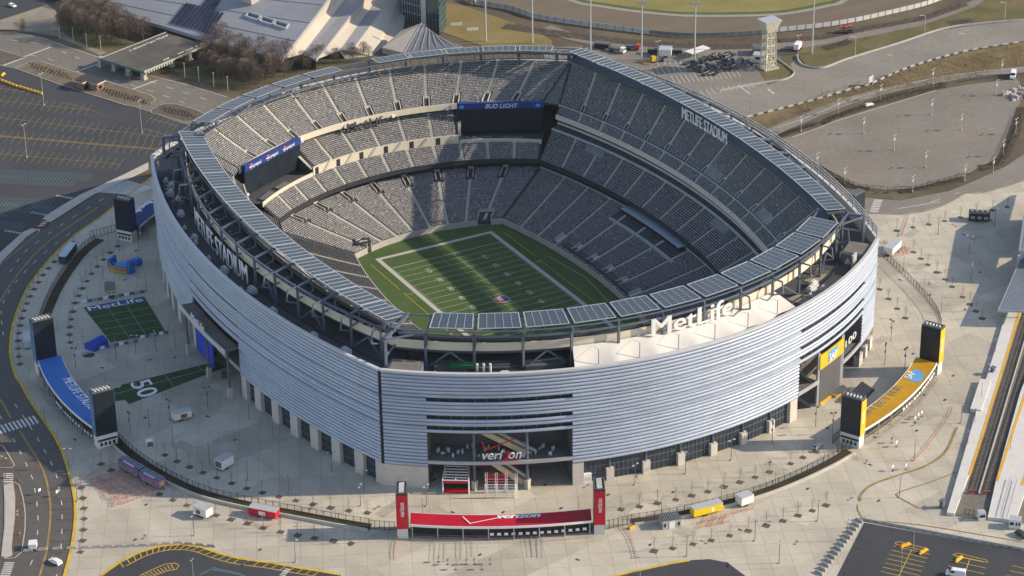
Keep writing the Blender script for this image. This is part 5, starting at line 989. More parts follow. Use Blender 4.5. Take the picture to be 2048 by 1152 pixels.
def slats(t, L, w, h, s):
    mb = MB(); 
    for i in range(9): mb.box((-L / 2 + (i + .5) * L / 9, -s * w * .1, h + .14), (.12, w * .75, .1))
    mb.build('roof_slat', mHead, t); mb = MB(); mb.box((0, s * w * .36, h + .14), (L * .55, w * .16, .12)); mb.build('awning', M('awning_lilac', (0.55, 0.5, 0.62), .5), t)
    mb = MB(); mb.box((L / 2 + .04, 0, 1.2), (.06, w * .6, h * .5)); mb.build('end_poster', M('poster_yellow', (0.5, 0.42, 0.18), .6, var=.3, scale=1.5), t)
mRoofD = M('trailer_roof_dark', (0.06, 0.09, 0.13), .5)
trailer(T1(0, 2, 712, 510), T1(0, 2, 830, 575), 3.4, 3.6, 'purple trailer with a crowd picture, the further of the coupled pair', mPurp, mRoofD, extra=multi(graphic(mPhoto, -.46, .46, .28, .66), slats))
trailer(T1(0, 2, 836, 582), T1(0, 2, 950, 643), 3.4, 3.6, 'purple trailer with a crowd picture, nearer of the pair, poster on its end', mPurp, mRoofD, extra=multi(graphic(mPhoto, -.46, .46, .28, .66), slats))
mPic = M('picture_dark_red', (0.25, 0.08, 0.08), .6, var=.4, scale=2)
trailer(T1(0, 2, 1160, 788), T1(0, 2, 1238, 818), 3.4, 3.4, 'white trailer with small pictures on the sunlit forecourt', mTW, mTR, extra=graphic(mPic, -.25, .05, .35, .8))
trailer(T1(0, 2, 1048, 235), T1(0, 2, 1152, 208), 2.8, 3.2, 'white trailer with a picture below the green turf strip', mTW, mTR, extra=graphic(mPic, -.12, .25, .3, .8))
trailer(T1(0, 2, 1335, 530), T1(0, 2, 1405, 488), 3.4, 3.9, 'tall white box trailer with a dark front in the stadium shade', mTW, mHead, extra=lambda t, L, w, h, s: (lambda mb: (mb.box((-L / 2 - .03, 0, 1.2), (.06, w * .8, h - 1.6)), mb.build('front_panel', mEqD, t)))(MB()))
trailer(T1(0, 2, 1492, 790), T1(1, 2, 118, 822), 3.2, 3.0, 'long red trailer with a white emblem beside the retaining wall', mRed, mTR, extra=graphic(mWhite, -.12, .12, .35, .8, 'side_emblem'))
trailer(T1(2, 2, 1092, 812), T1(2, 2, 1265, 768), 3.0, 3.3, 'long yellow trailer with a grey roof in front of the ivy strip', M('trailer_yellow', (0.72, 0.52, 0.01), .5, var=.05), mTR, extra=graphic(mWhite, .1, .2, .35, .75, 'side_emblem'))
trailer(T1(2, 2, 1378, 747), T1(2, 2, 1450, 720), 3.4, 3.5, 'white box trailer right of the yellow trailer', mTW, mTR)
trailer(T1(0, 1, 400, 440), T1(0, 1, 465, 355), 3.2, 3.6, 'dark sided trailer with a pale roof beside the left ivy strip', M('trailer_navy', (0.03, 0.045, 0.08), .5), M('roof_pale_blue', (0.42, 0.5, 0.55), .5))
trailer(T1(0, 1, 186, 945), T1(0, 1, 182, 880), 2.4, 3.2, 'pale blue trailer half hidden behind the far blue gate tower', M('trailer_ice', (0.35, 0.45, 0.52), .5), mTR)
trailer(T1(3, 1, 690, 380), T1(3, 1, 745, 392), 9.5, 3.4, 'white box trailer behind the right corner of the stadium', mTW, mTR)
def stand_x(t, L, w, h, s):
    mb = MB()
    for x in (-.3, .02, .33): mb.box((x * L, s * (w / 2 + .04), h * .35), (L * .2, .06, h * .35))
    mb.build('menu_board', M('menu_board', (0.30, 0.30, 0.33), .5, var=.4, scale=1.2), t); mb = MB()
    for x in (-.35, -.1, .15, .38): mb.box((x * L, 0, h + .14), (.8, .8, .45))
    mb.build('roof_vent', mHead, t)
trailer(T1(3, 1, 1202, 178), T1(3, 1, 1328, 186), 4.0, 3.6, 'black food stand trailer on the sunlit right plaza', M('stand_black', (0.02, 0.02, 0.03), .5), M('stand_roof', (0.05, 0.05, 0.06), .6), 'food_stand', 'food stand', stand_x)
def kiosk_x(t, L, w, h, s):
    mb = MB()
    for i in range(8): mb.box((-L / 2 + (i + .5) * L / 8, 0, h + .14), (.1, w, .12))
    mb.build('roof_rib', mSteelL, t); mb = MB(); mb.box((0, s * (w / 2 + .05), .1), (L * .3, .1, h * .8)); mb.build('door', mWhite, t); mb = MB(); mb.box((-.38 * L, s * (w / 2 + .05), h * .3), (L * .1, .1, h * .4)); mb.box((.38 * L, s * (w / 2 + .05), h * .3), (L * .1, .1, h * .4)); mb.build('window', mWin, t)
trailer(T1(2, 2, 905, 878), T1(2, 2, 1015, 862), 4.6, 3.2, 'grey kiosk with a dark ribbed roof beside the ivy strip', M('kiosk_grey', (0.40, 0.40, 0.39), .6), M('kiosk_roof', (0.07, 0.085, 0.10), .5), 'kiosk', 'kiosk', kiosk_x, .05)
trailer(T1(0, 2, 884, 388), T1(0, 2, 922, 380), 1.6, 2.6, 'small white cabinet with a brown front in the shade', mTW, mWhite, 'cabinet', 'cabinet', graphic(M('cabinet_brown', (0.14, 0.11, 0.09)), -.45, .45, .15, .85, 'front_panel'), .05)
trailer(T1(2, 2, 425, 600), T1(2, 2, 478, 592), 4.0, 3.2, 'white ticket hut with dark sides at the right foot of the red stadium gate', mTW, mWhite, 'ticket_hut', 'hut', graphic(mEq, -.4, .4, .3, .7, 'window'), .05)
trailer(T1(3, 2, 1265, 825), T1(3, 2, 1305, 822), 2.4, 2.8, 'tiny white guard booth beside the station tracks', mTW, mHead, 'guard_booth', 'booth', graphic(mWin, -.4, .4, .45, .8, 'window'), .05)
trailer(T1(3, 2, 1443, 868), T1(3, 2, 1515, 876), 3.2, 3.0, 'larger white guard booth with dark windows at the right edge', mTW, mHead, 'guard_booth', 'booth', multi(graphic(mWin, -.42, -.1, .45, .8, 'window'), graphic(mWin, .05, .2, .45, .8, 'window'), graphic(mWin, .3, .45, .45, .8, 'window')), .05)
def car(p, rz, label, body, L=4.7, w=1.9, h=1.55, van=False, name='parked_car', cat='car'):
    t = thing(name, label, cat, p, rz)
    prof = [(-.5, .35), (-.5, .85), (-.46, 1.0), (-.40, h * .97), (-.1, h), (.12, h * .98), (.27, 1.02), (.46, .88), (.5, .7), (.5, .35)] if not van else [(-.5, .35), (-.5, h * .96), (-.47, h), (.16, h), (.24, h * .95), (.36, h * .6), (.47, h * .5), (.5, h * .42), (.5, .35)]
    mb = MB(); n = len(prof); vs = []
    for s in (-1, 1):
        for x, z in prof: k = .5 if z < 1.05 or van and z < h * .55 else .43; vs.append((x * L, s * w * k, z))
    mb.add(vs, [tuple(range(n - 1, -1, -1)), tuple(range(n, 2 * n))] + [(i, (i + 1) % n, n + (i + 1) % n, n + i) for i in range(n)]); mb.build('body', body, t)
    mb = MB()
    if not van:
        for s in (-1, 1): mb.add([(x * L, s * (w * .455 + .0), z) for x, z in ((-.40, 1.06), (.20, 1.06), (.10, h * .93), (-.37, h * .92))], [(0, 1, 2, 3)])
        mb.add([(x * L, y * w, z) for x, z, y in ((.265, 1.06, -.4), (.265, 1.06, .4), (.135, h * .97, .37), (.135, h * .97, -.37))], [(0, 1, 2, 3)]); mb.add([(x * L, y * w, z) for x, z, y in ((-.475, 1.0, -.4), (-.475, 1.0, .4), (-.415, h * .93, .37), (-.415, h * .93, -.37))], [(0, 1, 2, 3)])
    else:
        for s in (-1, 1): mb.add([(x * L, s * (w * .505), z) for x, z in ((.06, h * .6), (.3, h * .6), (.22, h * .9), (.06, h * .9))], [(0, 1, 2, 3)])
        mb.add([(x * L, y * w, z) for x, z, y in ((.365, h * .62, -.42), (.365, h * .62, .42), (.25, h * .94, .4), (.25, h * .94, -.4))], [(0, 1, 2, 3)])
    mb.build('window', mWin, t)
    for x in (-.31, .31):
        for s in (-1, 1): mb = MB(); mb.bar((x * L, s * (w / 2 - .22), .36), (x * L, s * (w / 2 + .02), .36), .36, 12); wh = mb.build('wheel', mTyre, t); mb = MB(); mb.bar((x * L, s * (w / 2), .36), (x * L, s * (w / 2 + .03), .36), .2, 8); mb.build('rim', mHead, wh)
    for s in (-1, 1): mb = MB(); mb.box((L * .49, s * w * .36, .68), (.12, .35, .16)); mb.build('headlight', mWhite, t)
    return t
mCarW = M('car_white', (0.75, 0.76, 0.77), .3, var=.02, spec=.5)
def ang2(a, b): a, b = G(*a), G(*b); return math.atan2(b[1] - a[1], b[0] - a[0])
car(G(111, 1126, .03), ang2((122, 1130), (100, 1119)), 'white car driving on the ring road at bottom left', mCarW)
car(G(1911, 1151, .2), ang2((1935, 1153), (1893, 1147)), 'white van with a ladder rack parked in the corner lot', mCarW, 6.0, 2.1, 2.4, True, 'parked_van', 'van')
car(G(2026, 154), ang2((2028, 148), (2025, 160)), 'white truck at the far corner of the fenced right parking lot', mCarW, 7, 2.4, 2.8, True, 'parked_truck', 'truck')
car(G(25, 13), ang2((18, 10), (33, 16)), 'small white car parked at the top left', mCarW)
car(G(2043, 1072, .2), ang2((2040, 1070), (2050, 1076)), 'dark car at the right edge beside the guard booth', M('car_dark', (0.03, 0.035, 0.045), .3, spec=.5))
car(G(1738, 212), ang2((1733, 213), (1744, 210)), 'low white car beside the hedge of the right parking lot', mCarW, 4.6, 1.8, 1.3)
trailer(G(58, 1103), G(74, 1102), 3, 2.2, 'small white trailer behind the concrete blocks on the ring road', mTW, mTW)
# ------------------------------------------------------------------ barriers and blocks
def proto_block(L, mat, label): t = thing('concrete_barrier', label, 'barrier'); mb = MB(); mb.box((0, 0, 0), (L, .62, .25)); mb.box((0, 0, .25), (L, .4, .65), 0, .75); mb.build('body', mat, t); mb = MB(); mb.box((-L * .3, 0, 0), (.3, .64, .1)); mb.box((L * .3, 0, 0), (.3, .64, .1)); mb.build('foot', mEqD, t); return t
mBlk = M('barrier_concrete', (0.36, 0.35, 0.33), .85, var=.15, scale=.5); BK = proto_block(3.2, mBlk, 'x'); bk = [False]
def blocks(pts, fmt, grp, L=None, rz=None):
    for i, (x, y, a) in enumerate(pts):
        lab = fmt % ORD[i]; a = a if rz is None else rz
        if not bk[0]: bk[0] = True; BK.location = (x, y, .12); BK.rotation_euler.z = a; BK['label'] = lab; BK['group'] = grp
        else: dup(BK, (x, y, .12), a, lab, 1, grp)
GB = 'concrete barrier blocks'
e1 = [G(1718, 1043), G(1635, 1152)]; L1 = math.dist(e1[0], e1[1]); blocks(along(e1, L1 / 13.5), 'concrete block on the sloping edge of the corner lot, %s from its back corner', GB, rz=math.atan2(e1[1][1] - e1[0][1], e1[1][0] - e1[0][0]) + 1.2)
e2 = [G(1727, 1041), G(2062, 1104)]; L2 = math.dist(e2[0], e2[1]); blocks(along(e2, L2 / 20), 'concrete block on the back edge of the corner lot, %s from the plaza corner', GB)
e3 = [G(52, 1104 - 1), G(140, 1099)]; blocks(along([G(56, 1103), G(146, 1098)], 4.6), 'concrete block across the ring road, %s from the traffic island', GB)
e4 = [G(170, 1097), G(300, 1092), G(360, 1088), G(425, 1094)]; blocks(along(e4, math.dist(e4[0], e4[1]) / 5.6), 'concrete block along the front lot edge, %s from the ring road', GB)
# yellow water filled barriers
def ybar(a, b, label):
    t = thing('yellow_barrier', label, 'barrier', G(*a)); q = np.array(G(*b)) - np.array(G(*a)); L = float(np.linalg.norm(q)); mb = MB(); n = max(1, int(L / 2.2))
    rz = math.atan2(q[1], q[0])
    for i in range(n): c = q * (i + .5) / n; mb.box((c[0], c[1], 0), (L / n * .96, .8, .5), rz); mb.box((c[0], c[1], .5), (L / n * .9, .55, .6), rz, .8)
    mb.build('body', M('barrier_yellow', (0.70, 0.38, 0.03), .5, var=.08), t); mb = MB()
    for i in range(n): c = q * (i + .5) / n; mb.bar((c[0], c[1], 1.0), (c[0], c[1], 1.2), .12, 8)
    mb.build('filler_cap', mEqD, t)
ybar((0, 161), (34, 174), 'yellow plastic barrier at the left edge of the stall rows'); ybar((36, 174), (85, 189), 'longer yellow plastic barrier beside the first stall row'); ybar((2, 153), (10, 148), 'short yellow barrier block at the left edge')
ybar((1800, 1096), (1822, 1089), 'yellow barrier by the lamp post of the corner lot'); ybar((1838, 1110), (1855, 1100), 'yellow barrier in the middle stall row of the corner lot'); ybar((1910, 1126), (1925, 1115), 'yellow barrier beside the white van')
ybar((34, 47), (46, 46), 'yellow barrel barrier beside the gravel apron'); ybar((1258, 1060), (1270, 1055), 'yellow box barrier at the end of the red gate fence')
# corner lot stalls and lamps
mb = MB()
def row(a, b, n, dx, dy):
    A, B = np.array(G(*a)), np.array(G(*b)); o = np.array(G(a[0] + dx, a[1] + dy)) - A
    for i in range(n + 1): p = A + (B - A) * i / n; mb.strip([tuple(p - o), tuple(p + o)], .22, .17)
    mb.strip([tuple(A), tuple(B)], .22, .182)
row((1823, 1101), (1798, 1152), 6, 36, 8); row((1940, 1118), (1928, 1152), 3, 36, 8); row((2060, 1140), (2050, 1160), 2, 36, 8)
for u, v in ((1790, 1086), (1908, 1109)): mb.strip([G(u, v), G(u + 8, v - 2), G(u + 65, v + 12), G(u + 68, v + 15), G(u + 60, v + 16), G(u + 3, v + 4), G(u, v)], .25, .17)
struct('corner_lot_stalls', mb, mYl)
LL = lamp_twin(15.5, mPoleL, 'lot_lamp'); GLL = 'tall pale lamp posts of the car parks'
put(LL, [G(88, 211), G(54, 315), G(284, 266)], ['tall pale lamp post beside the yellow plastic barriers', 'tall pale lamp post in the stall row next to the blue stalls', 'tall pale lamp post in the stall rows below the gatehouse island'], GLL, .6)
put(LL, [G(1827, 1095, .15), G(1802, 1144, .15)], ['pale lamp post at the head of the corner lot stalls', 'nearest pale lamp post in the corner lot'], GLL, .6, .55)
put(LL, [G(388, 1170, .15), G(1280, 1170, .15)], ['pale lamp post in the front lot at the bottom left', 'pale lamp post in the bay lot at the bottom centre'], GLL, .6, .6)
put(LT, [G(12, 955, .2), G(40, 1068, .2)], ['lamp post on the upper traffic island at left', 'lamp post with banners on the long traffic island'], GL)
# front lot hatching
mb = MB(); s_ = smooth(FL[2:13])
for i in range(0, len(s_) - 6, 2):
    a, b = s_[i], s_[i + 2]; d = np.array((b[0] - a[0], b[1] - a[1])); d /= np.linalg.norm(d); n = np.array((d[1], -d[0])); k = 3.2
    mb.strip([a, (a[0] + n[0] * k - d[0] * 1.2, a[1] + n[1] * k - d[1] * 1.2, 0)], .28, .17)
mb.strip(shift(s_, -3.2), .3, .17)
q = [G(u, v) for u, v in ((280, 1152), (305, 1140), (330, 1129), (350, 1127), (358, 1132), (352, 1140), (330, 1143), (312, 1150), (300, 1160))]; mb.strip(q, .3, .17)
for i in range(9): a, b = G(286 + i * 7, 1150 - i * 2.6), G(300 + i * 6, 1156 - i * 2.0); mb.strip([a, b], .25, .17)
struct('front_lot_hatching', mb, mYl)
mb = MB(); mb.strip([G(*q) for q in ((400, 1150), (415, 1143), (425, 1136), (480, 1148))], .35, .17); mb.strip([G(*q) for q in ((425, 1140), (490, 1152))], .35, .17); struct('front_lot_blue_lines', mb, M('faded_blue', (0.10, 0.19, 0.22)))
# orange plastic fencing
mOr = M('orange_mesh', (0.50, 0.17, 0.11), .8, var=.2, scale=.8)
def orange(name, lines, label, h=.9, kind='fence'):
    p0 = lines[0][0]; t = thing(name, label, kind, (p0[0], p0[1], .1)); mb = MB(); m2 = MB()
    for L in lines:
        q = [(p[0] - p0[0], p[1] - p0[1], 0) for p in L]
        for z in (.2, .7): mb.wall(q, .04, z, z + .09)
        for x, y, a in along(q, 2.0): m2.bar((x, y, 0), (x, y, h + .1), .05, 4)
    mb.build('mesh_band', mOr, t); m2.build('stake', mOr, t); return t
A_, B_, C_, D_ = (np.array(T1(0, 2, *q)) for q in ((540, 580), (690, 735), (935, 655), (720, 530)))
ls = []
for i in range(9):
    f = i / 8; a = A_ + (B_ - A_) * f; b = D_ + (C_ - D_) * f; ls.append([tuple(a + (b - a) * (k / 10) + np.array((rng.uniform(-.7, .7), rng.uniform(-.9, .9), 0))) for k in range(11)])
for i in range(6): f = i / 5; a = A_ + (D_ - A_) * f; b = B_ + (C_ - B_) * f; ls.append([tuple(a + (b - a) * (k / 6) + np.array((rng.uniform(-.9, .9), rng.uniform(-.7, .7), 0))) for k in range(7)])
orange('orange_queue_fence', ls, 'tangled maze of orange mesh fencing in front of the purple trailers')
orange('orange_queue_fence', [PTS(0, 2, 455, 620, 490, 580, 545, 545, 640, 500, 720, 480)], 'orange mesh fence line trailing from the yellow kerb to the purple trailers'); orange('orange_queue_fence', [PTS(0, 2, 655, 390, 665, 420, 700, 465)], 'short orange mesh fence behind the purple trailers')
orange('orange_queue_fence', [PTS(0, 2, 1460, 770, 1500, 830, 1536, 850), PTS(0, 2, 1470, 800, 1530, 835), PTS(1, 2, 0, 850, 60, 870, 110, 845)], 'orange mesh fence around the red trailer')
orange('orange_queue_fence', [PTS(1, 2, 850, 930, 840, 960, 832, 1000, 835, 1055)], 'orange mesh fence line left below the red gate'); orange('orange_queue_fence', [PTS(2, 2, 665, 860, 700, 910, 720, 950, 735, 990, 750, 1050)], 'orange mesh fence line right below the red gate')
orange('orange_queue_fence', [PTS(2, 2, 1120 + 70 * i, 870 - 14 * i, 1180 + 55 * i, 800 - 10 * i) for i in range(3)] + [PTS(2, 2, 1130, 865, 1310, 830), PTS(2, 2, 1110, 840, 1300, 800), PTS(2, 2, 1310, 785, 1450, 750)], 'orange mesh fence maze in front of the yellow trailer')
orange('orange_queue_fence', [PTS(3, 2, 865, 470, 920, 420, 960, 375, 1010, 310, 1060, 240, 1100, 180, 1112, 140)], 'long red mesh fence running toward the station'); orange('orange_queue_fence', [PTS(3, 2, 510, 435, 550, 460)], 'orange barrier by the foot of the yellow gate')
orange('orange_queue_fence', [PTS(3, 1, 700 + 30 * i, 300 + 8 * i, 750 + 22 * i, 390 - 5 * i) for i in range(5)] + [PTS(3, 1, 690, 300, 860, 350), PTS(3, 1, 750, 390, 860, 375), PTS(3, 1, 720, 330, 850, 365)], 'orange mesh fence maze beside the white box trailer at the right corner')
orange('orange_queue_fence', [PTS(3, 1, 845, 140, 835, 180, 820, 220, 805, 268)], 'orange mesh fence line crossing the right plaza'); orange('orange_queue_fence', [PTS(0, 2, 15, 560, 60, 575, 85, 570), PTS(0, 2, 105, 570, 135, 600)], 'orange mesh fence on the traffic island')
# crowd barriers in front of the red gate
mb = MB()
def steelrun(L, label):
    p0 = L[0]; t = thing('crowd_barrier', label, 'barrier', (p0[0], p0[1], .1)); q = [(p[0] - p0[0], p[1] - p0[1], 0) for p in L]; mb = MB()
    for z in (.3, 1.0): mb.wall(q, .05, z, z + .06)
    mb.build('rail', mSteelL, t); m2 = MB()
    for x, y, a in along(q, 1.3): m2.bar((x, y, 0), (x, y, 1.05), .04, 4); m2.beam((x - .3, y, .03), (x + .3, y, .03), .05)
    m2.build('foot', mSteelL, t)
for i, (x0, y0, x1, y1) in enumerate(((1085, 960, 1075, 1065), (1140, 960, 1135, 1075), (1240, 950, 1235, 1060), (1300, 950, 1305, 1040))): steelrun(PTS(1, 2, x0, y0, x1, y1), 'line of steel crowd barriers below the red gate, %s from the left' % ORD[i])
for i, (x0, y0, x1, y1) in enumerate(((115, 930, 130, 1045), (150, 930, 160, 1045), (185, 925, 190, 1045))): steelrun(PTS(2, 2, x0, y0, x1, y1), '%s steel crowd barrier line from the left below the right half of the red gate' % ORD[i])
for i in range(5): steelrun(PTS(3, 2, 690 + 60 * i, 200 - 55 * i, 760 + 55 * i, 215 - 55 * i), 'line of steel crowd barriers beside the yellow gate, %s from the front' % ORD[i])
# cones / signs on feet near gate
def stand_sign(p, label, mat=mWhite):
    t = thing('sign_stand', label, 'sign', p); mb = MB(); mb.bar((0, 0, 0), (0, 0, 1.6), .05, 5); mb.box((0, 0, 0), (.8, .8, .15)); mb.build('post', mEqD, t); mb = MB(); mb.box((0, 0, 1.4), (1.1, .08, 1.0), .5); mb.build('sign_face', mat, t)
for i, p in enumerate(PTS(3, 2, 882, 232, 902, 212, 922, 198)): stand_sign(p, 'white sign stand beside the yellow gate, %s from the front' % ORD[i])
for i, p in enumerate(PTS(3, 2, 748, 524, 828, 516)): stand_sign(p, 'white sign stand on the painted curve, %s from the left' % ORD[i])
stand_sign(T1(3, 2, 770, 378), 'white sign stand by the blue banner near the yellow gate'); stand_sign(T1(3, 2, 742, 355), 'blue feather banner near the yellow gate', M('banner_navy', (0.02, 0.04, 0.2)))
for i, p in enumerate(PTS(1, 2, 1095, 1070, 1150, 1085, 1197, 1115, 1263, 1085, 1310, 1083, 1357, 1115, 1405, 1083)): stand_sign(p, 'dark sign stand on the forecourt below the red gate, %s from the left' % ORD[i], mEqD)
for i, p in enumerate(PTS(0, 2, 240, 665, 345, 675)): stand_sign(p, 'dark sign stand on the ring road lanes, %s from the left' % ORD[i])
# ------------------------------------------------------------------ practice field, goal post, inflatables
fc = [np.array(T1(0, 1, *q)) for q in ((500, 695), (865, 628), (1000, 850), (665, 905))]
Pf = lambda u, v, z=.14: tuple(((fc[0] * (1 - u) + fc[1] * u) * (1 - v) + (fc[3] * (1 - u) + fc[2] * u) * v)[:2]) + (z,)
mb = MB(); mb.poly([Pf(0, 0), Pf(1, 0), Pf(1, 1), Pf(0, 1)]); struct('practice_field', mb, green('turf_dark', (0.025, 0.06, 0.02), (0.04, 0.085, 0.03)))
mb = MB(); mb.poly([Pf(0, 0, .17), Pf(1, 0, .17), Pf(1, .13, .17), Pf(0, .13, .17)]); struct('end_zone', mb, M('endzone_blue', (0.03, 0.08, 0.2), .9))
mb = MB()
for v in (.13, .3, .47, .64, .81, .99): mb.strip([Pf(0, v), Pf(1, v)], .22, .17)
for u in (.35, .65): mb.strip([Pf(u, .13), Pf(u, 1)], .18, .17)
struct('practice_field_lines', mb, M('pale_line', (0.28, 0.32, 0.29), .9))
place_text('MetLife', .9, .105, .02, lambda x, y, z: Pf(.05 + x, .118 - y, .2 + z), bold=.04).build('endzone_lettering', M('letter_white', (0.7, 0.7, 0.7)))['kind'] = 'structure'
def boards(a, b, n, label):
    t = thing('advert_boards', label, 'board', (a[0], a[1], .1)); q = np.array(b) - np.array(a); rz = math.atan2(q[1], q[0]); L = float(np.linalg.norm(q[:2])); cols = [mWhite, M('board_blue', (0.05, 0.12, 0.28)), M('board_grey', (0.3, 0.33, 0.38)), mEqD]
    for i in range(n): c = q * (i + .5) / n; mb = MB(); mb.box((c[0], c[1], 0), (L / n * .94, .25, 1.1), rz); mb.build('board_panel', cols[(i * 5) % 4], t)
boards(T1(0, 1, 492, 668), T1(0, 1, 870, 604), 12, 'row of small advertising boards behind the practice field end zone'); boards(T1(0, 1, 600, 945), T1(0, 1, 828, 900), 8, 'row of small advertising boards at the near left edge of the practice field'); boards(T1(0, 1, 842, 880), T1(0, 1, 1010, 848), 6, 'row of small advertising boards at the near right edge of the practice field')
gp = T1(0, 1, 675, 640); t = thing('goal_post', 'yellow goal post behind the practice field end zone', 'goal post', gp); mg_ = M('goal_yellow', (0.65, 0.62, 0.12), .5); ax = fc[1] - fc[0]; ax = ax / np.linalg.norm(ax); mb = MB(); mb.bar((0, 0, .1), (0, 0, 3.2), .15, 8); mb.build('post', mg_, t); w2 = 2.95
mb = MB(); mb.bar((-ax[0] * w2, -ax[1] * w2, 3.2), (ax[0] * w2, ax[1] * w2, 3.2), .12, 6); mb.build('crossbar', mg_, t)
for s in (-1, 1): mb = MB(); mb.bar((s * ax[0] * w2, s * ax[1] * w2, 3.2), (s * ax[0] * w2, s * ax[1] * w2, 9.5), .11, 6); mb.build('upright', mg_, t)
mb = MB(); mb.box((0, 0, 0), (1.2, 1.0, 1.4)); mb.build('post_pad', M('pad_green', (0.02, 0.1, 0.04)), t)
mb = MB(); q = [T1(0, 1, 660 + 33 * math.copysign(abs(math.cos(a)) ** .4, math.cos(a)), 575 + 36 * math.copysign(abs(math.sin(a)) ** .4, math.sin(a))) for a in np.linspace(0, 2 * math.pi, 25)[:-1]]; mb.poly([(p[0], p[1], .13) for p in q]); struct('painted_patch', mb, M('painted_grey', (0.17, 0.175, 0.18), .9, var=.3, scale=.5))
# inflatable slide: curved striped wall, pool, tall back
t = thing('inflatable_slide', 'inflatable slide with orange and yellow striped curved wall and blue towers', 'inflatable', T1(0, 1, 725, 470)); o = np.array(T1(0, 1, 725, 470)); R1 = lambda x, y: tuple((np.array(T1(0, 1, x, y)) - o)[:2])
cur = [R1(*q) for q in ((660, 450), (668, 475), (690, 488), (725, 494), (765, 494))]
for k, (z0, z1, m) in enumerate(((0, .8, M('inf_green', (0.2, 0.3, 0.1))), (.8, 1.3, M('inf_yellow', (0.4, 0.33, 0.12))), (1.3, 1.8, M('inf_orange', (0.42, 0.2, 0.09))), (1.8, 2.2, M('inf_red', (0.4, 0.1, 0.06))), (2.2, 2.7, M('inf_orange', (0.42, 0.2, 0.09))))):
    mb = MB(); mb.wall([(x, y, 0) for x, y in cur], .8 - .1 * k, z0, z1); mb.build('stripe_wall', m, t)
mI = M('inf_blue', (0.03, 0.13, 0.5), .45); mI2 = M('inf_sky', (0.06, 0.25, 0.5), .45)
mb = MB(); q = R1(785, 485); mb.box((*q, 0), (3.2, 2.2, 5.2), .45, .9); mb.box((*R1(675, 440), 0), (4.6, 1.0, 3.6), .6); mb.build('tower', mI, t); mb = MB(); mb.prism([R1(675, 450), R1(690, 475), R1(760, 478), R1(770, 440)], .2, 1.9); mb.build('slide_bed', mI2, t)
t = thing('inflatable_cube', 'small round cornered blue inflatable behind the slide', 'inflatable', T1(0, 1, 825, 438)); mb = MB(); mb.box((0, 0, 0), (2.8, 2.8, 1.6), .3, 1.1); mb.box((0, 0, 1.6), (3.1, 3.1, 1.4), .3, .8); mb.build('body', mI, t); mb = MB(); mb.box((0, 0, 3.0), (1.6, 1.6, .25), .3, .7); mb.build('top_pillow', mI2, t)
t = thing('blue_tent', 'bright blue tent shelter at the near left corner of the practice field', 'tent', T1(0, 1, 580, 930)); d = np.array(T1(0, 1, 625, 900)) - np.array(T1(0, 1, 540, 945)); rz = math.atan2(d[1], d[0]); mT = M('tent_blue', (0.025, 0.06, 0.42), .6)
mb = MB(); L = float(np.linalg.norm(d)); ca, sa = math.cos(rz), math.sin(rz); loc = lambda x, y, z: (x * ca - y * sa, x * sa + y * ca, z)
mb.add([loc(x, y, z) for x in (-L / 2, L / 2) for y, z in ((-2.4, 0), (-2.5, 2.4), (0, 3.6), (2.5, 2.4), (2.4, 0))], [(0, 1, 6, 5), (1, 2, 7, 6), (2, 3, 8, 7), (3, 4, 9, 8), (0, 4, 3, 2, 1), (5, 6, 7, 8, 9)]); mb.build('canopy', mT, t); mb = MB()
for k in range(4): mb.add([loc(-L / 2 + .3, -2 + k * 1.2, .1), loc(-L / 2 + .3, -1.6 + k * 1.2, .1), loc(-L / 2 - 5.5, -.4 + k * 1.2, .5), loc(-L / 2 - 5.5, -.8 + k * 1.2, .5)], [(0, 1, 2, 3)])
mb.build('lane_strip', mWhite, t)
mb = MB(); q = [T1(0, 1, 530 + 40 * math.cos(a), 978 + 17 * math.sin(a)) for a in np.linspace(0, 2 * math.pi, 25)[:-1]]; mb.poly([(p[0], p[1], .13) for p in q]); struct('turf_oval', mb, M('turf_edge', (0.01, 0.03, 0.012))); mb = MB(); q = [T1(0, 1, 530 + 33 * math.cos(a), 978 + 13 * math.sin(a)) for a in np.linspace(0, 2 * math.pi, 25)[:-1]]; mb.poly([(p[0], p[1], .16) for p in q]); mb2 = mb; struct('turf_oval_centre', mb, M('turf_oval_green', (0.03, 0.08, 0.03), .9, var=.2, scale=1))
# long turf strip with 50
tq_ = [G(*q) for q in ((218, 794), (222, 782), (232, 776), (240, 776), (244, 770), (430, 724), (452, 735), (258, 809), (250, 800), (232, 803), (222, 800))]; mb = MB(); mb.poly([(p[0], p[1], .13) for p in tq_]); struct('turf_strip', mb, green('turf_dark', (0.025, 0.06, 0.02), (0.04, 0.085, 0.03)))
mb = MB(); mb.strip([G(228, 789), G(447, 730)], .3, .16)
for a, b in (((270, 766), (286, 798)), ((330, 750), (347, 774)), ((395, 733), (415, 748))): mb.strip([G(*a), G(*b)], .2, .16)
struct('turf_strip_lines', mb, M('pale_line', (0.28, 0.32, 0.29)))
a0, a1, a2_ = (np.array(G(*q)) for q in ((262, 762), (312, 786), (277, 800)))
ex = np.array(G(283, 801)) - np.array(G(260, 764)); 
o50 = np.array(G(256, 776)); ux = np.array(G(318, 780)) - np.array(G(258, 777)); 
place_text('50', 1, 1, .02, lambda x, y, z: tuple((np.array(G(259, 768)) + (np.array(G(298, 757)) - np.array(G(259, 768))) * y + (np.array(G(280, 798)) - np.array(G(259, 768))) * x)[:2]) + (.17 + z,), bold=.03).build('turf_number', M('letter_white', (0.7, 0.7, 0.7)))['kind'] = 'structure'
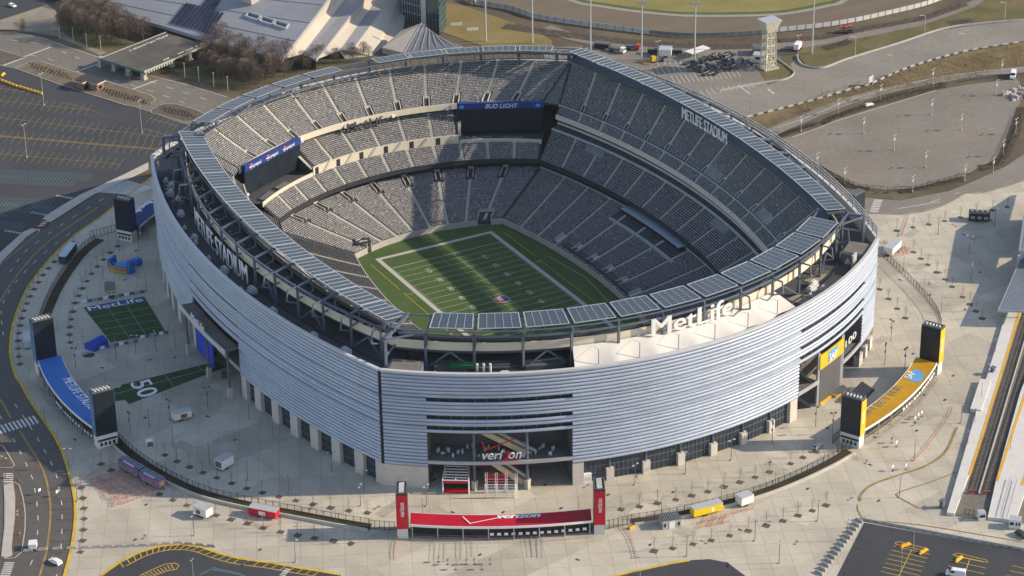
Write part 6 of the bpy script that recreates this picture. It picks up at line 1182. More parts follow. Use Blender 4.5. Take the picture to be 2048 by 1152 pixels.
# red framed stage and white truss at the red gate
def rel(p0): return lambda u, v, z=0: tuple(np.array(G(u, v)) - np.array(p0))[:2] + (z,)
p0 = G(912, 985); t = thing('display_stage', 'open white framed stage with red trim in front of the red stadium gate', 'stage', (p0[0], p0[1], .1)); q = rel(p0); c4 = [q(886, 987), q(938, 988), q(938, 960), q(890, 958)]
mb = MB(); mb.prism([p[:2] for p in c4], 0, .5); mb.build('floor', mRed, t); mb = MB()
for p in c4: mb.beam((*p[:2], 0), (*p[:2], 5), .35)
lp = lambda a, b, f: tuple(np.array(a) + (np.array(b) - np.array(a)) * f)
for i in range(6): f = i / 5; a, b = lp(c4[0], c4[3], f), lp(c4[1], c4[2], f); mb.beam((*a[:2], 5), (*b[:2], 5), .3)
for i in range(3): f = i / 2; a, b = lp(c4[0], c4[1], f), lp(c4[3], c4[2], f); mb.beam((*a[:2], 5.05), (*b[:2], 5.05), .3)
mb.build('frame', mWhite, t); mb = MB(); mb.wall([c4[0], c4[1]], .3, 3.9, 4.9); mb.wall([c4[1], c4[2]], .3, 4.0, 4.9); mb.build('red_trim', mRed, t); mb = MB(); mb.prism([lp(c4[0], c4[3], .3)[:2], lp(c4[1], c4[2], .3)[:2], c4[2][:2], c4[3][:2]], .52, .6); mb.build('turf_mat', M('turf_mat', (0.02, 0.06, 0.02)), t)
p0 = G(1002, 996); t = thing('truss_frame', 'white lattice truss frame standing before the escalator of the red stadium gate', 'truss', (p0[0], p0[1], .1)); q = rel(p0)
for i in range(4):
    mb = MB(); a = q(972 + 20 * i, 996); b = q(973 + 20 * i, 985)
    for c in (a, b):
        for dx in (-.35, .35): mb.bar((c[0] + dx, c[1], 0), (c[0] + dx, c[1], 5.5 if c is a else 7.5), .07, 4)
        for k in range(7): mb.bar((c[0] - .35, c[1], k * .75), (c[0] + .35, c[1], k * .75 + .75), .06, 4)
    mb.build('truss_tower', mWhite, t)
mb = MB()
for z in (1, 2, 3, 4, 5): mb.bar(q(970, 996, z), q(1034, 996, z), .09, 4); mb.bar(q(972, 985, z), q(1034, 985, z), .07, 4)
for u in range(972, 1036, 6): mb.bar(q(u, 996, 0), q(u, 996, 5), .05, 4)
mb.build('cross_rail', mWhite, t)
trailer(G(970, 972), G(1016, 971), 5, 4.2, 'red booth with a brown roof behind the white truss', mRed, M('roof_brown', (0.25, 0.21, 0.17), .8), 'red_booth', 'booth', graphic(M('deep_red', (0.22, 0.01, 0.02)), -.4, .4, .2, .6, 'counter'), .05)

p0 = G(1722, 800); t = thing('mobile_stage', 'dark stepped stage with railings behind the near yellow gate tower', 'stage', (p0[0], p0[1], .1)); q = rel(p0); mb = MB()
A_, B_ = np.array(q(1708, 808)[:2]), np.array(q(1736, 778)[:2]); d = (B_ - A_) / np.linalg.norm(B_ - A_); n = np.array((-d[1], d[0])); L = float(np.linalg.norm(B_ - A_))
for k in range(5): c = (A_ + B_) / 2 + n * (k - 2) * 1.0; mb.box((c[0], c[1], 0), (L, 1.0, .5 + .45 * k), math.atan2(d[1], d[0]))
mb.build('tier', M('stage_navy', (0.03, 0.035, 0.055), .6), t); mb = MB(); c = (A_ + B_) / 2 + n * 2.6; mb.wall([(*(c - d * L / 2), 0), (*(c + d * L / 2), 0)], .15, .2, 2.2); mb.build('yellow_panel', mYel, t); mb = MB()
for k in range(8): e = c + d * (k / 7 - .5) * L; mb.bar((*e, 2.2), (*e, 3.6), .05, 4)
mb.bar((*(c - d * L / 2), 3.6), (*(c + d * L / 2), 3.6), .05, 4); mb.build('railing', mSteelL, t)
p0 = G(1680, 785); t = thing('dark_platform', 'dark platform with yellow edging at the foot of the grey gate screen', 'platform', (p0[0], p0[1], .1)); q = rel(p0); P_ = [q(*w)[:2] for w in ((1656, 790), (1668, 772), (1688, 775), (1697, 785), (1682, 793), (1672, 796))]; mb = MB(); mb.prism(P_, .1, .9); mb.build('deck', mEqD, t); mb = MB(); mb.wall([(*w, 0) for w in (P_[0], P_[5], P_[4])], .3, 0, 1.0); mb.build('yellow_edge', mYel, t)
for i, (u, v) in enumerate(((1652, 768 + 12), (448, 752), (425, 712))):
    car(G(u, v, .13) if i else G(1635, 895, .13), (.4, 1.2, .8)[i], ('silver cart car parked near the trees behind the long fence', 'dark red cart car beside the shaded left stadium gate', 'dark blue cart car under the canopied left stadium gate')[i], (M('cart_silver', (.4, .42, .44), .4), M('cart_red', (.2, .06, .05), .5), M('cart_blue', (.03, .05, .16), .5))[i], 4.2, 1.8, 1.5, False, 'utility_cart', 'cart')
# ================================================================== SURROUNDINGS
P2 = lambda pts: [(p[0], p[1]) for p in pts]
# ---- indoor arena with folded plate roof
AR = thing('arena', 'large indoor arena with pale folded plate roof behind the stadium', 'arena')
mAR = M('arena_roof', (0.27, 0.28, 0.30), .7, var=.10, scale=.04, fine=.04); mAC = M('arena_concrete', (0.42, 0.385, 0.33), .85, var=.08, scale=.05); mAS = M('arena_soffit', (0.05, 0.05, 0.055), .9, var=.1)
h1, h2, h3 = 22.0, 15.0, 9.0
def slab(name, pts, th, mat, par=AR):
    n = len(pts); mb = MB(); mb.add([tuple(p) for p in pts] + [(p[0], p[1], p[2] - th) for p in pts], [tuple(range(n)), tuple(range(2 * n - 1, n - 1, -1))] + [(i, n + i, n + (i + 1) % n, (i + 1) % n) for i in range(n)]); return mb.build(name, mat, par)
a1, a2, a3 = G(272.8, 37, 7.5), G(339.6, 55.7, 7.5), G(412, 78, 7.5); a4, a5 = G(564, 119, 7.5), G(700, -60, 27)
_n = np.cross(np.array(a5) - np.array(a4), np.array(a1) - np.array(a4)); ROOFZ = lambda x, y: a4[2] - (_n[0] * (x - a4[0]) + _n[1] * (y - a4[1])) / _n[2]
def Rf(u, v):                                    # ground plan point of the sloping roof
    d = CR.T @ np.array([(u - 1024) / CF, -(v - 576) / CF, 1.0]); k = float(_n @ (np.array(a4) - CP)) / float(_n @ d); return tuple(float(x) for x in CP + k * d)
a0, a6 = Rf(215, 20), Rf(190, -70); a2, a3 = Rf(339.6, 55.7), Rf(412, 78)
slab('main_roof', [a0, a1, a2, a3, a4, a5, a6], 1.6, mAR)
b4, b5 = G(604, 108.5, 5.5), G(735, -60, 19); b6, b7 = G(632.8, 119, 5.5), G(771, -60, 19); c4, c5 = G(679, 101, 4), G(796, -60, 12); c6, c7 = G(703, 101, 4), G(825, -60, 12); d4, d5 = G(742, 112, 0), G(812, 30, 0)
mb = MB(); mb.poly([a4, b4, b5, a5]); mb.poly([b6, c4, c5, b7]); mb.build('sloped_wall', mAC, AR)
slab('stepped_roof', [b4, b6, b7, b5], 1.2, mAR); slab('stepped_roof', [c4, c6, c7, c5], 1.2, mAR)
e1 = G(806, 62, 0); e2 = G(816, 8, 4); mb = MB(); mb.poly([c6, d4, e1, e2, G(818, -60, 6), c7]); mb.poly([c4, c6, d4, G(690, 118, 0)]); mb.build('end_wall', mAC, AR)
mb = MB(); fr = [a0, a1, a2, a3, a4]
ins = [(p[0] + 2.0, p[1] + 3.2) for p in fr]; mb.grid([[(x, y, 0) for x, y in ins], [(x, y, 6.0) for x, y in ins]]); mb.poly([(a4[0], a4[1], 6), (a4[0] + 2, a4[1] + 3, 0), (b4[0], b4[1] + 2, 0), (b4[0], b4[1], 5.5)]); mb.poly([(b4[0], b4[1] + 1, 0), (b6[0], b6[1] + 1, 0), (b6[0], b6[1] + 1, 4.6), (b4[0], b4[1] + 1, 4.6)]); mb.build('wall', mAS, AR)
mb = MB()
for k in range(4):                               # roof joints
    f = (k + 1) / 5; p, q = np.array(a4) + (np.array(a5) - np.array(a4)) * f, np.array(a0) + (np.array(a6) - np.array(a0)) * f; mb.beam((*p[:2], p[2] + .1), (*q[:2], ROOFZ(*q[:2]) + .1), .5, .12)
mb.build('roof_joint', M('roof_joint', (0.24, 0.24, 0.25)), AR)
mb = MB(); Q = [(375, 8, 343, 49), (382, 9.5, 351, 51), (389, 11, 358, 53), (397, 13, 366, 55), (418, -2, 373, 57), (426, -2, 381, 59), (434, -2, 389, 61), (441, -2, 397, 63), (430, 23, 404, 66), (437, 25, 411, 68), (445, 27, 418, 69)]
for u0, v0, u1, v1 in Q:
    p, q = Vector(Rf(u0, v0)), Vector(Rf(u1, v1)); 
    for i in range(14): s, e = p.lerp(q, i / 14), p.lerp(q, (i + .82) / 14); mb.beam((s.x, s.y, s.z + .5), (e.x, e.y, e.z + .5), 1.5, .15)
mb.build('rooftop_solar_row', M('solar_dark', (0.02, 0.025, 0.05), .3), AR)
mb = MB(); m2 = MB()
for cu, cv in ((512, 29), (540, 38), (568, 46)):
    q = [Rf(cu - 14, cv - 3), Rf(cu + 10, cv + 4), Rf(cu + 3, cv + 13), Rf(cu - 21, cv + 5)]
    for i in range(4): a, b = q[i], q[(i + 1) % 4]; mb.beam((a[0], a[1], a[2] + .4), (b[0], b[1], b[2] + .4), .7, .9)
    m2.poly([(p[0], p[1], p[2] + .12) for p in q])
mb.build('skylight_kerb', mHead, AR); m2.build('skylight', M('skylight_grey', (0.13, 0.14, 0.16), .5), AR)
mb = MB(); p = Rf(505, -4); mb.box((p[0], p[1], p[2] - 1), (10, 10, 5), .3); mb.build('roof_penthouse', mAC, AR)
# small entrance pavilion and glass tower
t = thing('glass_tower', 'dark green glass stair tower with a pale corner pier beside the arena', 'tower', G(862, 72)); o = G(862, 72); rl = lambda u, v: tuple((np.array(G(u, v)) - np.array(o))[:2])
A = [rl(852, 68), rl(879, 73), rl(893, 52), rl(864, 48)]; mb = MB(); mb.prism(A, 0, 40); mb.build('glass_shaft', M('green_glass', (0.012, 0.045, 0.05), .12, var=.35, scale=.2, spec=.6), t)
mb = MB(); mb.prism([rl(843, 66), rl(853, 69), rl(863, 52), rl(854, 49)], 0, 40.3); mb.build('corner_pier', mSteelL, t); mb = MB()
for k in range(12): mb.beam((*A[1], 2 + 3.2 * k), (*A[2], 2 + 3.2 * k), .25); mb.beam((*A[0], 2 + 3.2 * k), (*A[1], 2 + 3.2 * k), .25)
for f in (.25, .5, .75): p = np.array(A[1]) + (np.array(A[2]) - np.array(A[1])) * f; mb.beam((*p, 0), (*p, 40), .2); p = np.array(A[0]) + (np.array(A[1]) - np.array(A[0])) * f; mb.beam((*p, 0), (*p, 40), .2)
mb.build('mullion', mSteel, t)
t = thing('glass_link', 'low glazed link building with green panes between the arena and the glass tower', 'building', G(830, 40)); o = G(830, 40); mb = MB(); mb.prism([rl(806, 40), rl(850, 52), rl(866, 20), rl(822, 8)], 0, 14); mb.build('glazed_wall', M('green_glass', (0.012, 0.045, 0.05)), t); mb = MB(); mb.prism([rl(800, 38), rl(852, 54), rl(872, 16), rl(818, 2)], 14, 16); mb.build('roof', mSteelL, t)
mb = MB()
for k in range(10): f = k / 9; p = np.array(rl(806, 40)) + (np.array(rl(850, 52)) - np.array(rl(806, 40))) * f; mb.beam((*p, 0), (*p, 14), .35)
for z in (5, 9.5): mb.beam((*rl(806, 40), z), (*rl(850, 52), z), .4)
mb.build('mullion', mSteelL, t)
t = thing('entrance_pavilion', 'low grey pyramid roofed pavilion below the glass tower', 'building', G(850, 90)); o = G(850, 90); rz_ = lambda u, v, z: tuple(np.array(G(u, v, z)) - np.array(o)); ap = rz_(843, 46, 9); q = [rz_(764, 95, 3), rz_(808, 106, 3), rz_(925, 92, 3), rz_(879, 74, 5)]; sh_ = rz_(803, 61, 6)
mb = MB(); mb.poly([q[0], q[1], ap, sh_]); mb.build('sloped_roof', mAC, t); mb = MB(); mb.poly([q[1], q[2], q[3], ap]); mb.build('metal_roof', M('standing_seam', (0.15, 0.16, 0.18), .5, .2, var=.1), t); mb = MB(); mb.prism([x[:2] for x in q], 0, 2.9); mb.build('wall', mAC, t)
mb = MB()
for k in range(7): f = k / 7; a = np.array(q[1]) + (np.array(q[2]) - np.array(q[1])) * f; b = np.array(ap) + (np.array(q[3]) - np.array(ap)) * f; mb.beam((*a[:2], a[2] + .1), (*b[:2], b[2] + .1), .25)
mb.build('roof_seam', mSteelL, t)
# ---- toll plaza canopy
t = thing('toll_canopy', 'big flat roofed canopy on pale piers spanning the boulevard', 'canopy'); hz = 5.6
cq = [G(200, 117, hz), G(332, 65, hz), G(414, 90, hz), G(288, 143.5, hz)]; mb = MB(); mb.prism(P2(cq), hz - .6, hz); mb.build('roof', two_tone('canopy_gravel', (0.075, 0.07, 0.062), (0.14, 0.125, 0.105), .05, .35, .65), t)
mb = MB(); 
for i in (3, 0): mb.wall([cq[i], cq[(i + 1) % 4]], .5, hz - .9, hz + .15)
mb.build('teal_fascia', M('teal_fascia', (0.07, 0.13, 0.13), .6), t); mb = MB(); mb.wall([cq[0], cq[1]], .5, hz + .0, hz + .35); mb.wall([cq[2], cq[3]], .5, hz - .5, hz + .3); mb.build('pale_fascia', M('pale_fascia', (0.36, 0.37, 0.3), .7), t)
for u, v in ((202, 133), (230, 141), (258, 150), (288, 158.5), (342, 133), (378, 120)): mb = MB(); x, y, _ = G(u, v); mb.box((x, y, 0), (2.0, 2.0, hz - .6), .5); mb.box((x, y, 0), (2.8, 2.8, .6), .5); mb.build('pier', mConc, t)
mb = MB(); 
for i in range(11): p = Vector(cq[3]).lerp(Vector(cq[2]), .03 + .04 * i); mb.box((p.x, p.y, hz - 1.6), (.9, .5, 1.0), .5)
mb.build('hanging_sign', mHead, t); mb = MB()
for k in range(60): a = Vector(cq[0]).lerp(Vector(cq[1]), random.uniform(.35, .98)); b = Vector(cq[3]).lerp(Vector(cq[2]), random.uniform(.35, .98)); p = a.lerp(b, random.choice((.12, .14, .9))); mb.box((p.x, p.y, hz), (.8, .8, .25))
mb.build('roof_debris', mEq, t)['kind'] = 'stuff'
# ---- brick gatehouse
t = thing('gatehouse', 'small brick gatehouse with a dark hipped flat roof on the planted island', 'gatehouse'); g_ = [G(148, 160, 4), G(172, 147, 4), G(211, 160, 4), G(195, 167, 4), G(185, 166, 4), G(175, 161, 4), G(165, 165, 4)]
mb = MB(); mb.prism(P2(g_), 3.5, 4.1); mb.build('roof', M('slate_felt', (0.05, 0.045, 0.05), .9), t); c = np.mean([p[:2] for p in g_], 0); w_ = [tuple(c + (np.array(p[:2]) - c) * .86) for p in g_]; mb = MB(); mb.prism(w_, 0, 3.5); mb.build('brick_wall', two_tone('brick', (0.20, 0.13, 0.09), (0.27, 0.18, 0.13), 1.5, .4, .6), t)
mb = MB(); mb.wall(g_ + [g_[0]], .35, 3.45, 3.75); mb.build('eave_trim', mWhite, t); mb = MB(); mb.wall([w_[5] + (0,), w_[6] + (0,)], .2, .2, 2.2); p = (np.array(w_[2]) + np.array(w_[3])) / 2; mb.box((p[0], p[1], .9), (1.4, 1.2, 1.2), .5); mb.build('window', mWin, t)
# ---- bare trees round the arena
def big_tree(seed, h):
    t = thing('bare_tree', 'x', 'tree'); mb = MB(); mb.bar((0, 0, 0), (.1, .1, h * .45), .26, 6, .17); mb.bar((.1, .1, h * .45), (0, .2, h * .95), .17, 5, .04); mb.build('trunk', M('grey_bark', (0.12, 0.10, 0.085), .9, var=.2), t)
    mb = MB(); q = random.Random(seed); branchy(mb, 0, h, 13, h * .42, .10, seed, .25, 4)
    for i in range(760):                         # twig sprays through the crown
        a = q.uniform(0, 6.283); z = q.uniform(.32, 1.0); r = h * .40 * math.sqrt(max(0, 1 - ((z - .62) / .42) ** 2)) * math.sqrt(q.random()); p = Vector((math.cos(a) * r, math.sin(a) * r, z * h)); l = q.uniform(.5, 1.2); d = Vector((math.cos(a + q.uniform(-.8, .8)) * .55, math.sin(a + q.uniform(-.8, .8)) * .55, q.uniform(.4, 1))).normalized() * l
        w = Vector((-d.y, d.x, 0)); w = w.normalized() * q.uniform(.03, .075) if w.length > 1e-4 else Vector((.06, 0, 0)); e = p + d; mb.add([tuple(p - w), tuple(p + w), tuple(e + w * .3), tuple(e - w * .3)], [(0, 1, 2, 3)])
        for k in range(2): s = p + d * q.uniform(.2, .8); d2 = Vector((q.uniform(-1, 1), q.uniform(-1, 1), q.uniform(.1, 1))).normalized() * l * .5; mb.add([tuple(s - w * .7), tuple(s + w * .7), tuple(s + d2)], [(0, 1, 2)])
    mb.build('crown', M('brown_twig', (0.135, 0.105, 0.085), .95, var=.3, scale=.7), t); return t
BT = [big_tree(k, h) for k, h in ((11, 10), (12, 9), (13, 11.5))]; BU = [False] * 3; bn = [0]
def wood(poly, n, fmt, grp, seed, smin=.85, smax=1.2):
    q = random.Random(seed); P_ = [G(u, v)[:2] for u, v in poly]; xs, ys = [p[0] for p in P_], [p[1] for p in P_]; out = []; tries = 0
    def inside(x, y):
        c = False; j = len(P_) - 1
        for i in range(len(P_)):
            if (P_[i][1] > y) != (P_[j][1] > y) and x < (P_[j][0] - P_[i][0]) * (y - P_[i][1]) / (P_[j][1] - P_[i][1]) + P_[i][0]: c = not c
            j = i
        return c
    while len(out) < n and tries < 6000:
        tries += 1; x, y = q.uniform(min(xs), max(xs)), q.uniform(min(ys), max(ys))
        if inside(x, y) and all((x - a) ** 2 + (y - b) ** 2 > 10 for a, b in out): out.append((x, y))
    key = lambda p: (p[0] - CP[0]) / (p[1] - CP[1]); out.sort(key=key)
    for i, (x, y) in enumerate(out):
        k = bn[0] % 3; bn[0] += 1; lab = fmt % (ORD[i] if i < len(ORD) else 'last')
        if not BU[k]: BU[k] = True; BT[k].location = (x, y, -.05); BT[k]['label'] = lab; BT[k]['group'] = grp
        else: dup(BT[k], (x, y, -.05), q.uniform(0, 6), lab, q.uniform(smin, smax), grp)
GW = 'bare brown trees round the arena'
wood(((105, 45), (150, 40), (210, 30), (260, 60), (300, 85), (245, 98), (215, 92), (130, 72)), 34, 'bare brown tree of the grove before the toll canopy, %s from the gravel apron', GW, 1, .95, 1.35)
wood(((395, 112), (440, 94), (500, 111), (575, 130), (580, 158), (520, 180), (460, 168), (410, 145)), 42, 'bare brown tree of the grove beyond the toll canopy, %s from the canopy', GW, 2, .9, 1.25)
wood(((575, 138), (640, 124), (665, 118), (690, 125), (600, 150)), 7, 'bare tree between the arena and the solar ring, %s from the big grove', GW, 3, .6, .85)
wood(((700, 115), (735, 112), (740, 125), (705, 125)), 4, 'pale bare tree at the foot of the arena end wall, %s from the big grove', GW, 4, .6, .8)
wood(((25, 60), (60, 58), (60, 68), (25, 66)), 2, 'lone bare tree beside the gravel apron, %s from the yellow barrel', GW, 5, .5, .6)
mb = MB(); mb.poly([(p[0], p[1], -.03) for p in [G(*q) for q in ((118, 62), (200, 82), (230, 105), (330, 72), (415, 92), (400, 118), (300, 125), (360, 150), (430, 168), (520, 195), (600, 160), (740, 125), (560, 80), (300, 40), (210, 20), (110, 30))]]); struct('grove_floor', mb, two_tone('grove_grass', (0.075, 0.068, 0.042), (0.13, 0.108, 0.06), .06, .35, .65))
mb = MB(); mb.poly([(p[0], p[1], 0) for p in [G(*q) for q in ((348, 143), (400, 128), (440, 150), (500, 172), (480, 182), (420, 165))]]); mb.poly([(p[0], p[1], 0) for p in [G(*q) for q in ((128, 66), (190, 62), (232, 98), (215, 105), (150, 82))]]); struct('grove_lawn', mb, mGrassW)
# island shrubs
def shrubs(name, u0, v0, u1, v1, nx, ny, du, dv, label):
    o = G(u0, v0); t = MB(); q = random.Random(u0)
    for i in range(nx):
        for j in range(ny):
            x, y, _ = G(u0 + (u1 - u0) * i / nx + du * j, v0 + (v1 - v0) * i / nx + dv * j)
            for k in range(9): a = q.uniform(0, 6.28); r = q.uniform(.1, .7); t.add([(x, y, .16), (x + math.cos(a) * r + .1, y + math.sin(a) * r, .5 + q.random() * .6), (x + math.cos(a) * r - .1, y + math.sin(a) * r + .2, .4 + q.random() * .6)], [(0, 1, 2)])
    tag(t.build(name, M('shrub_brown', (0.07, 0.06, 0.035), .95, var=.3, scale=1)), label, 'shrubs', kind='stuff')
shrubs('low_shrubs', 203, 178, 290, 200, 14, 4, 5, 7 * .6, 'low brown shrubs in rows on the planted island right of the gatehouse'); shrubs('low_shrubs', 60, 128, 140, 152, 12, 3, 4, 5, 'low brown shrubs on the planted island left of the gatehouse'); shrubs('low_shrubs', 320, 215, 385, 228, 10, 3, 5, 5, 'low brown shrubs on the small island beside the ring')
# posts and street lamps along the boulevard
SLP = lamp_thin(9.5); SLP.name = 'boulevard_lamp'; put(SLP, [G(43, 112), G(148, 143), G(261, 180), G(372, 237)], ordl('tall thin lamp post along the boulevard, %s from the gravel apron', 4) , 'boulevard lamps')
WP = thing('white_post', 'x', 'post'); mb = MB(); mb.bar((0, 0, 0), (0, 0, 7), .16, 6, .12); mb.build('shaft', mPoleL, WP); mb = MB(); mb.box((0, 0, 7), (.5, .5, .2)); mb.build('cap', mHead, WP)
put(WP, [G(120, 78), G(147, 83), G(174, 95), G(202, 101), G(370, 155), G(398, 163), G(428, 174), G(456, 182)], ordl('pale post on the grass edge of the boulevard, %s from the gravel apron', 8), 'pale posts along the boulevard')
# ---- race track
tr = [G(*q) for q in ((780, -90), (929, 0), (960, 10), (1024, 21), (1074, 37), (1184, 54), (1334, 72), (1424, 74), (1536, 68), (1553, 65), (1663, 53), (1770, 32), (1886, 0), (1990, -60))]
fi = [G(*q) for q in ((1010, -60), (1140, 0), (1197, 12), (1291, 25), (1391, 32), (1536, 30), (1600, 23), (1653, 12), (1690, 0), (1760, -60))]
sm_t, sm_f = smooth(tr, 4), smooth(fi, 4); mb = MB(); mb.poly([(p[0], p[1], .0) for p in sm_t] + [(-100, 900, 0)][:0]); struct('race_track', mb, two_tone('track_dirt', (0.135, 0.105, 0.075), (0.17, 0.135, 0.10), .02, .3, .7, stretch=(1, 4, 1)))
mb = MB(); mb.poly([(p[0], p[1], .06) for p in sm_f]); struct('track_infield', mb, two_tone('infield_grass', (0.17, 0.155, 0.045), (0.25, 0.215, 0.085), .035, .3, .7)); mb = MB(); mb.strip(sm_f, 3.2, .09); struct('infield_path', mb, M('grey_path', (0.27, 0.25, 0.22), .9)); mb = MB(); mb.strip(shift(sm_f, 3.2), 4.0, .08); struct('green_verge', mb, M('green_verge', (0.07, 0.10, 0.025), .9, var=.2))
def panel_fence(pts, label, mat, h=2.4):
    p0 = pts[0]; t = thing('rail_fence', label, 'fence', (p0[0], p0[1], 0)); L = [(p[0] - p0[0], p[1] - p0[1], 0) for p in pts]; mb = MB(); mb.wall(L, .12, .3, h); mb.build('panel', mat, t); mb = MB()
    for x, y, a in along(L, 4.5): mb.box((x, y, 0), (.3, .3, h + .1), a)
    mb.build('fence_post', mSteel, t)
mPF = M('fence_white', (0.50, 0.50, 0.48), .6, var=.06)
i1 = [k for k, p in enumerate(sm_t)]; n = len(sm_t); panel_fence(sm_t[4:int(n * .46)], 'white panel fence along the outer edge of the dirt track, left stretch', mPF, 2.6); panel_fence(sm_t[int(n * .46) - 1:int(n * .66)], 'grey mesh fence along the dirt track behind the yard', M('mesh_grey', (0.18, 0.19, 0.2), .6), 2.2); panel_fence(sm_t[int(n * .66) - 1:n - 3], 'white panel fence along the outer edge of the dirt track, right stretch', mPF, 2.6)
mb = MB(); mb.poly([(p[0], p[1], -.02) for p in [G(*q) for q in ((876, 4), (925, 10), (1024, 45), (1075, 62), (1105, 82), (1100, 110), (1000, 105), (880, 62))]]); struct('lawn', mb, two_tone('tan_lawn', (0.17, 0.135, 0.045), (0.23, 0.175, 0.075), .05, .35, .65))
def road(name, pts, w, mat, z): mb = MB(); mb.strip(smooth([G(*q) for q in pts]), w, z); return struct(name, mb, mat)
road('service_road', ((1090, 55), (1140, 72), (1200, 84), (1320, 96), (1440, 100), (1560, 92), (1640, 86), (1710, 72), (1836, 48), (1946, 12), (1990, -20)), 9, mTan, .02)
mb = MB(); mb.poly([(p[0], p[1], .0) for p in [G(*q) for q in ((1080, 95), (1190, 92), (1320, 98), (1440, 104), (1535, 104), (1560, 112), (1590, 150), (1575, 165), (1410, 190), (1370, 180), (1290, 140), (1100, 140))]]); struct('yard', mb, mTan)
mb = MB(); mb.poly([(p[0], p[1], .03) for p in [G(*q) for q in ((1545, 160), (1590, 120), (1592, 108), (1610, 135), (1650, 137), (1696, 120), (1803, 87), (1886, 60), (1953, 50), (2060, 41), (2300, 25), (2300, 75), (2048, 82), (1953, 97), (1886, 113), (1810, 137), (1743, 167), (1636, 198), (1500, 232), (1380, 260), (1300, 230), (1420, 185))]]); struct('ramp_road', mb, asphalt('ramp_asphalt', (0.215, 0.20, 0.175)))
mb = MB(); mb.strip(smooth([G(*q) for q in ((2060, 62), (1953, 70), (1886, 85), (1800, 110), (1730, 130), (1660, 150), (1500, 195))]), .6, .06); struct('ramp_centre_line', mb, mYd)
mb = MB(); mb.poly([(p[0], p[1], .05) for p in [G(*q) for q in ((1592, 108), (1608, 95), (1640, 90), (1720, 76), (1840, 52), (1950, 14), (1996, -20), (2300, -20), (2300, 24), (2060, 40), (1953, 48), (1886, 58), (1803, 85), (1696, 118), (1650, 135), (1612, 130))]]); mb.poly([(p[0], p[1], .06) for p in [G(*q) for q in ((1536, 170), (1580, 155), (1588, 145), (1580, 125), (1556, 112), (1530, 115), (1510, 130))]]); struct('verge_grass', mb, mGrassW)
mb = MB(); mb.poly([(p[0], p[1], .01) for p in [G(*q) for q in ((1480, 240), (1636, 199), (1743, 169), (1810, 140), (1886, 116), (1953, 100), (2048, 85), (2300, 70), (2300, 130), (2048, 138), (1896, 155), (1720, 195), (1550, 258), (1480, 290))]]); struct('bank_grass', mb, two_tone('rough_grass', (0.095, 0.07, 0.035), (0.20, 0.155, 0.085), .06, .35, .65))
rp = random.Random(5); mb = MB()
for k in range(2200):                            # tall reeds on the bank
    f = rp.random(); u = 1600 + 448 * f; v0 = 200 - 118 * f ** .8 + 6; v1 = 240 - 105 * f ** .9 - 6; p = G(u, v0 + (v1 - v0) * rp.random()); 
    if u < 1760 and rp.random() < .6: continue
    for j in range(3): a = rp.uniform(0, 6.28); h = rp.uniform(.5, 1.5); mb.add([(p[0] - .12, p[1], 0), (p[0] + .12, p[1], 0), (p[0] + math.cos(a) * .4, p[1] + math.sin(a) * .4, h)], [(0, 1, 2)])
tag(mb.build('tall_grass', M('dry_reed', (0.20, 0.155, 0.08), .95, var=.35, scale=.3)), 'dry tall grass on the bank between the ramp road and the fenced lot', 'grass', kind='stuff')
# jersey barriers along the ramp
e = smooth([G(*q) for q in ((1500, 234), (1560, 219), (1636, 199), (1690, 183), (1743, 168), (1810, 139), (1886, 115), (1953, 99), (2050, 84))]); blocks(along(e, 5.6)[:38], 'pale barrier block along the ramp road, %s from the solar ring', 'ramp barrier blocks')
def curbwall(name, pts, label, w, h, mat): mb = MB(); mb.wall(pts, w, 0, h); tag(mb.build(name, mat), label, 'wall')
curbwall('barrier_wall', smooth([G(*q) for q in ((1594, 112), (1600, 128), (1622, 136), (1650, 136), (1696, 119), (1803, 86), (1886, 59), (1953, 49), (2055, 41))]), 'long low barrier wall on the far edge of the ramp road', .5, .9, mBlk); curbwall('barrier_wall', smooth([G(*q) for q in ((1546, 112), (1556, 120), (1580, 138), (1588, 148), (1570, 160), (1530, 166), (1440, 182))]), 'low curved barrier wall beside the camera tower', .4, .8, mBlk)
# ---- fenced lot at right
RL = [(1556, 281), (1646, 253), (1669, 240), (1873, 180), (1930, 170), (2033, 158), (2040, 165), (2042, 200), (2016, 277), (1995, 318), (1955, 336), (1930, 352), (1825, 377), (1769, 380), (1716, 374), (1640, 330), (1605, 318)]
mb = MB(); mb.poly([(p[0], p[1], .02) for p in [G(*q) for q in RL]]); struct('fenced_lot', mb, mTan)
road('lot_lane', ((1530, 278), (1549, 262), (1600, 240), (1723, 194), (1896, 156), (2048, 139), (2100, 135)), 7, mOld, .03); mb = MB(); mb.strip(smooth([G(*q) for q in ((1555, 256), (1620, 233), (1723, 193), (1896, 152), (2048, 136))]), .5, .16); mb.strip(smooth([G(*q) for q in ((1585, 275), (1640, 255), (1672, 243), (1800, 203), (1873, 181))]), .6, .16); struct('lot_kerb', mb, mKerb)
mb = MB()
def rows(a, b, n, dx, dy, w=.25, zz=.05):
    A, B = np.array(G(*a)), np.array(G(*b)); o = np.array(G(a[0] + dx, a[1] + dy)) - A
    for i in range(n + 1): p = A + (B - A) * i / n; mb.strip([tuple(p), tuple(p + o)], w, zz)
rows((1572, 282), (1660, 255), 12, 14, 8); rows((1680, 244), (1866, 186), 26, 14, 8)
for a, b in (((1660, 300), (1780, 350)), ((1740, 270), (1850, 320)), ((1785, 238), (1920, 310)), ((1900, 245), (1960, 270)), ((1900, 200), (1945, 215))): A, B = np.array(G(*a)), np.array(G(*b)); mb.strip([tuple(A), tuple(B)], .3, .05); rows(a, b, 20, -11, 6, .2, .06); rows(a, b, 20, 11, -6, .2, .06)
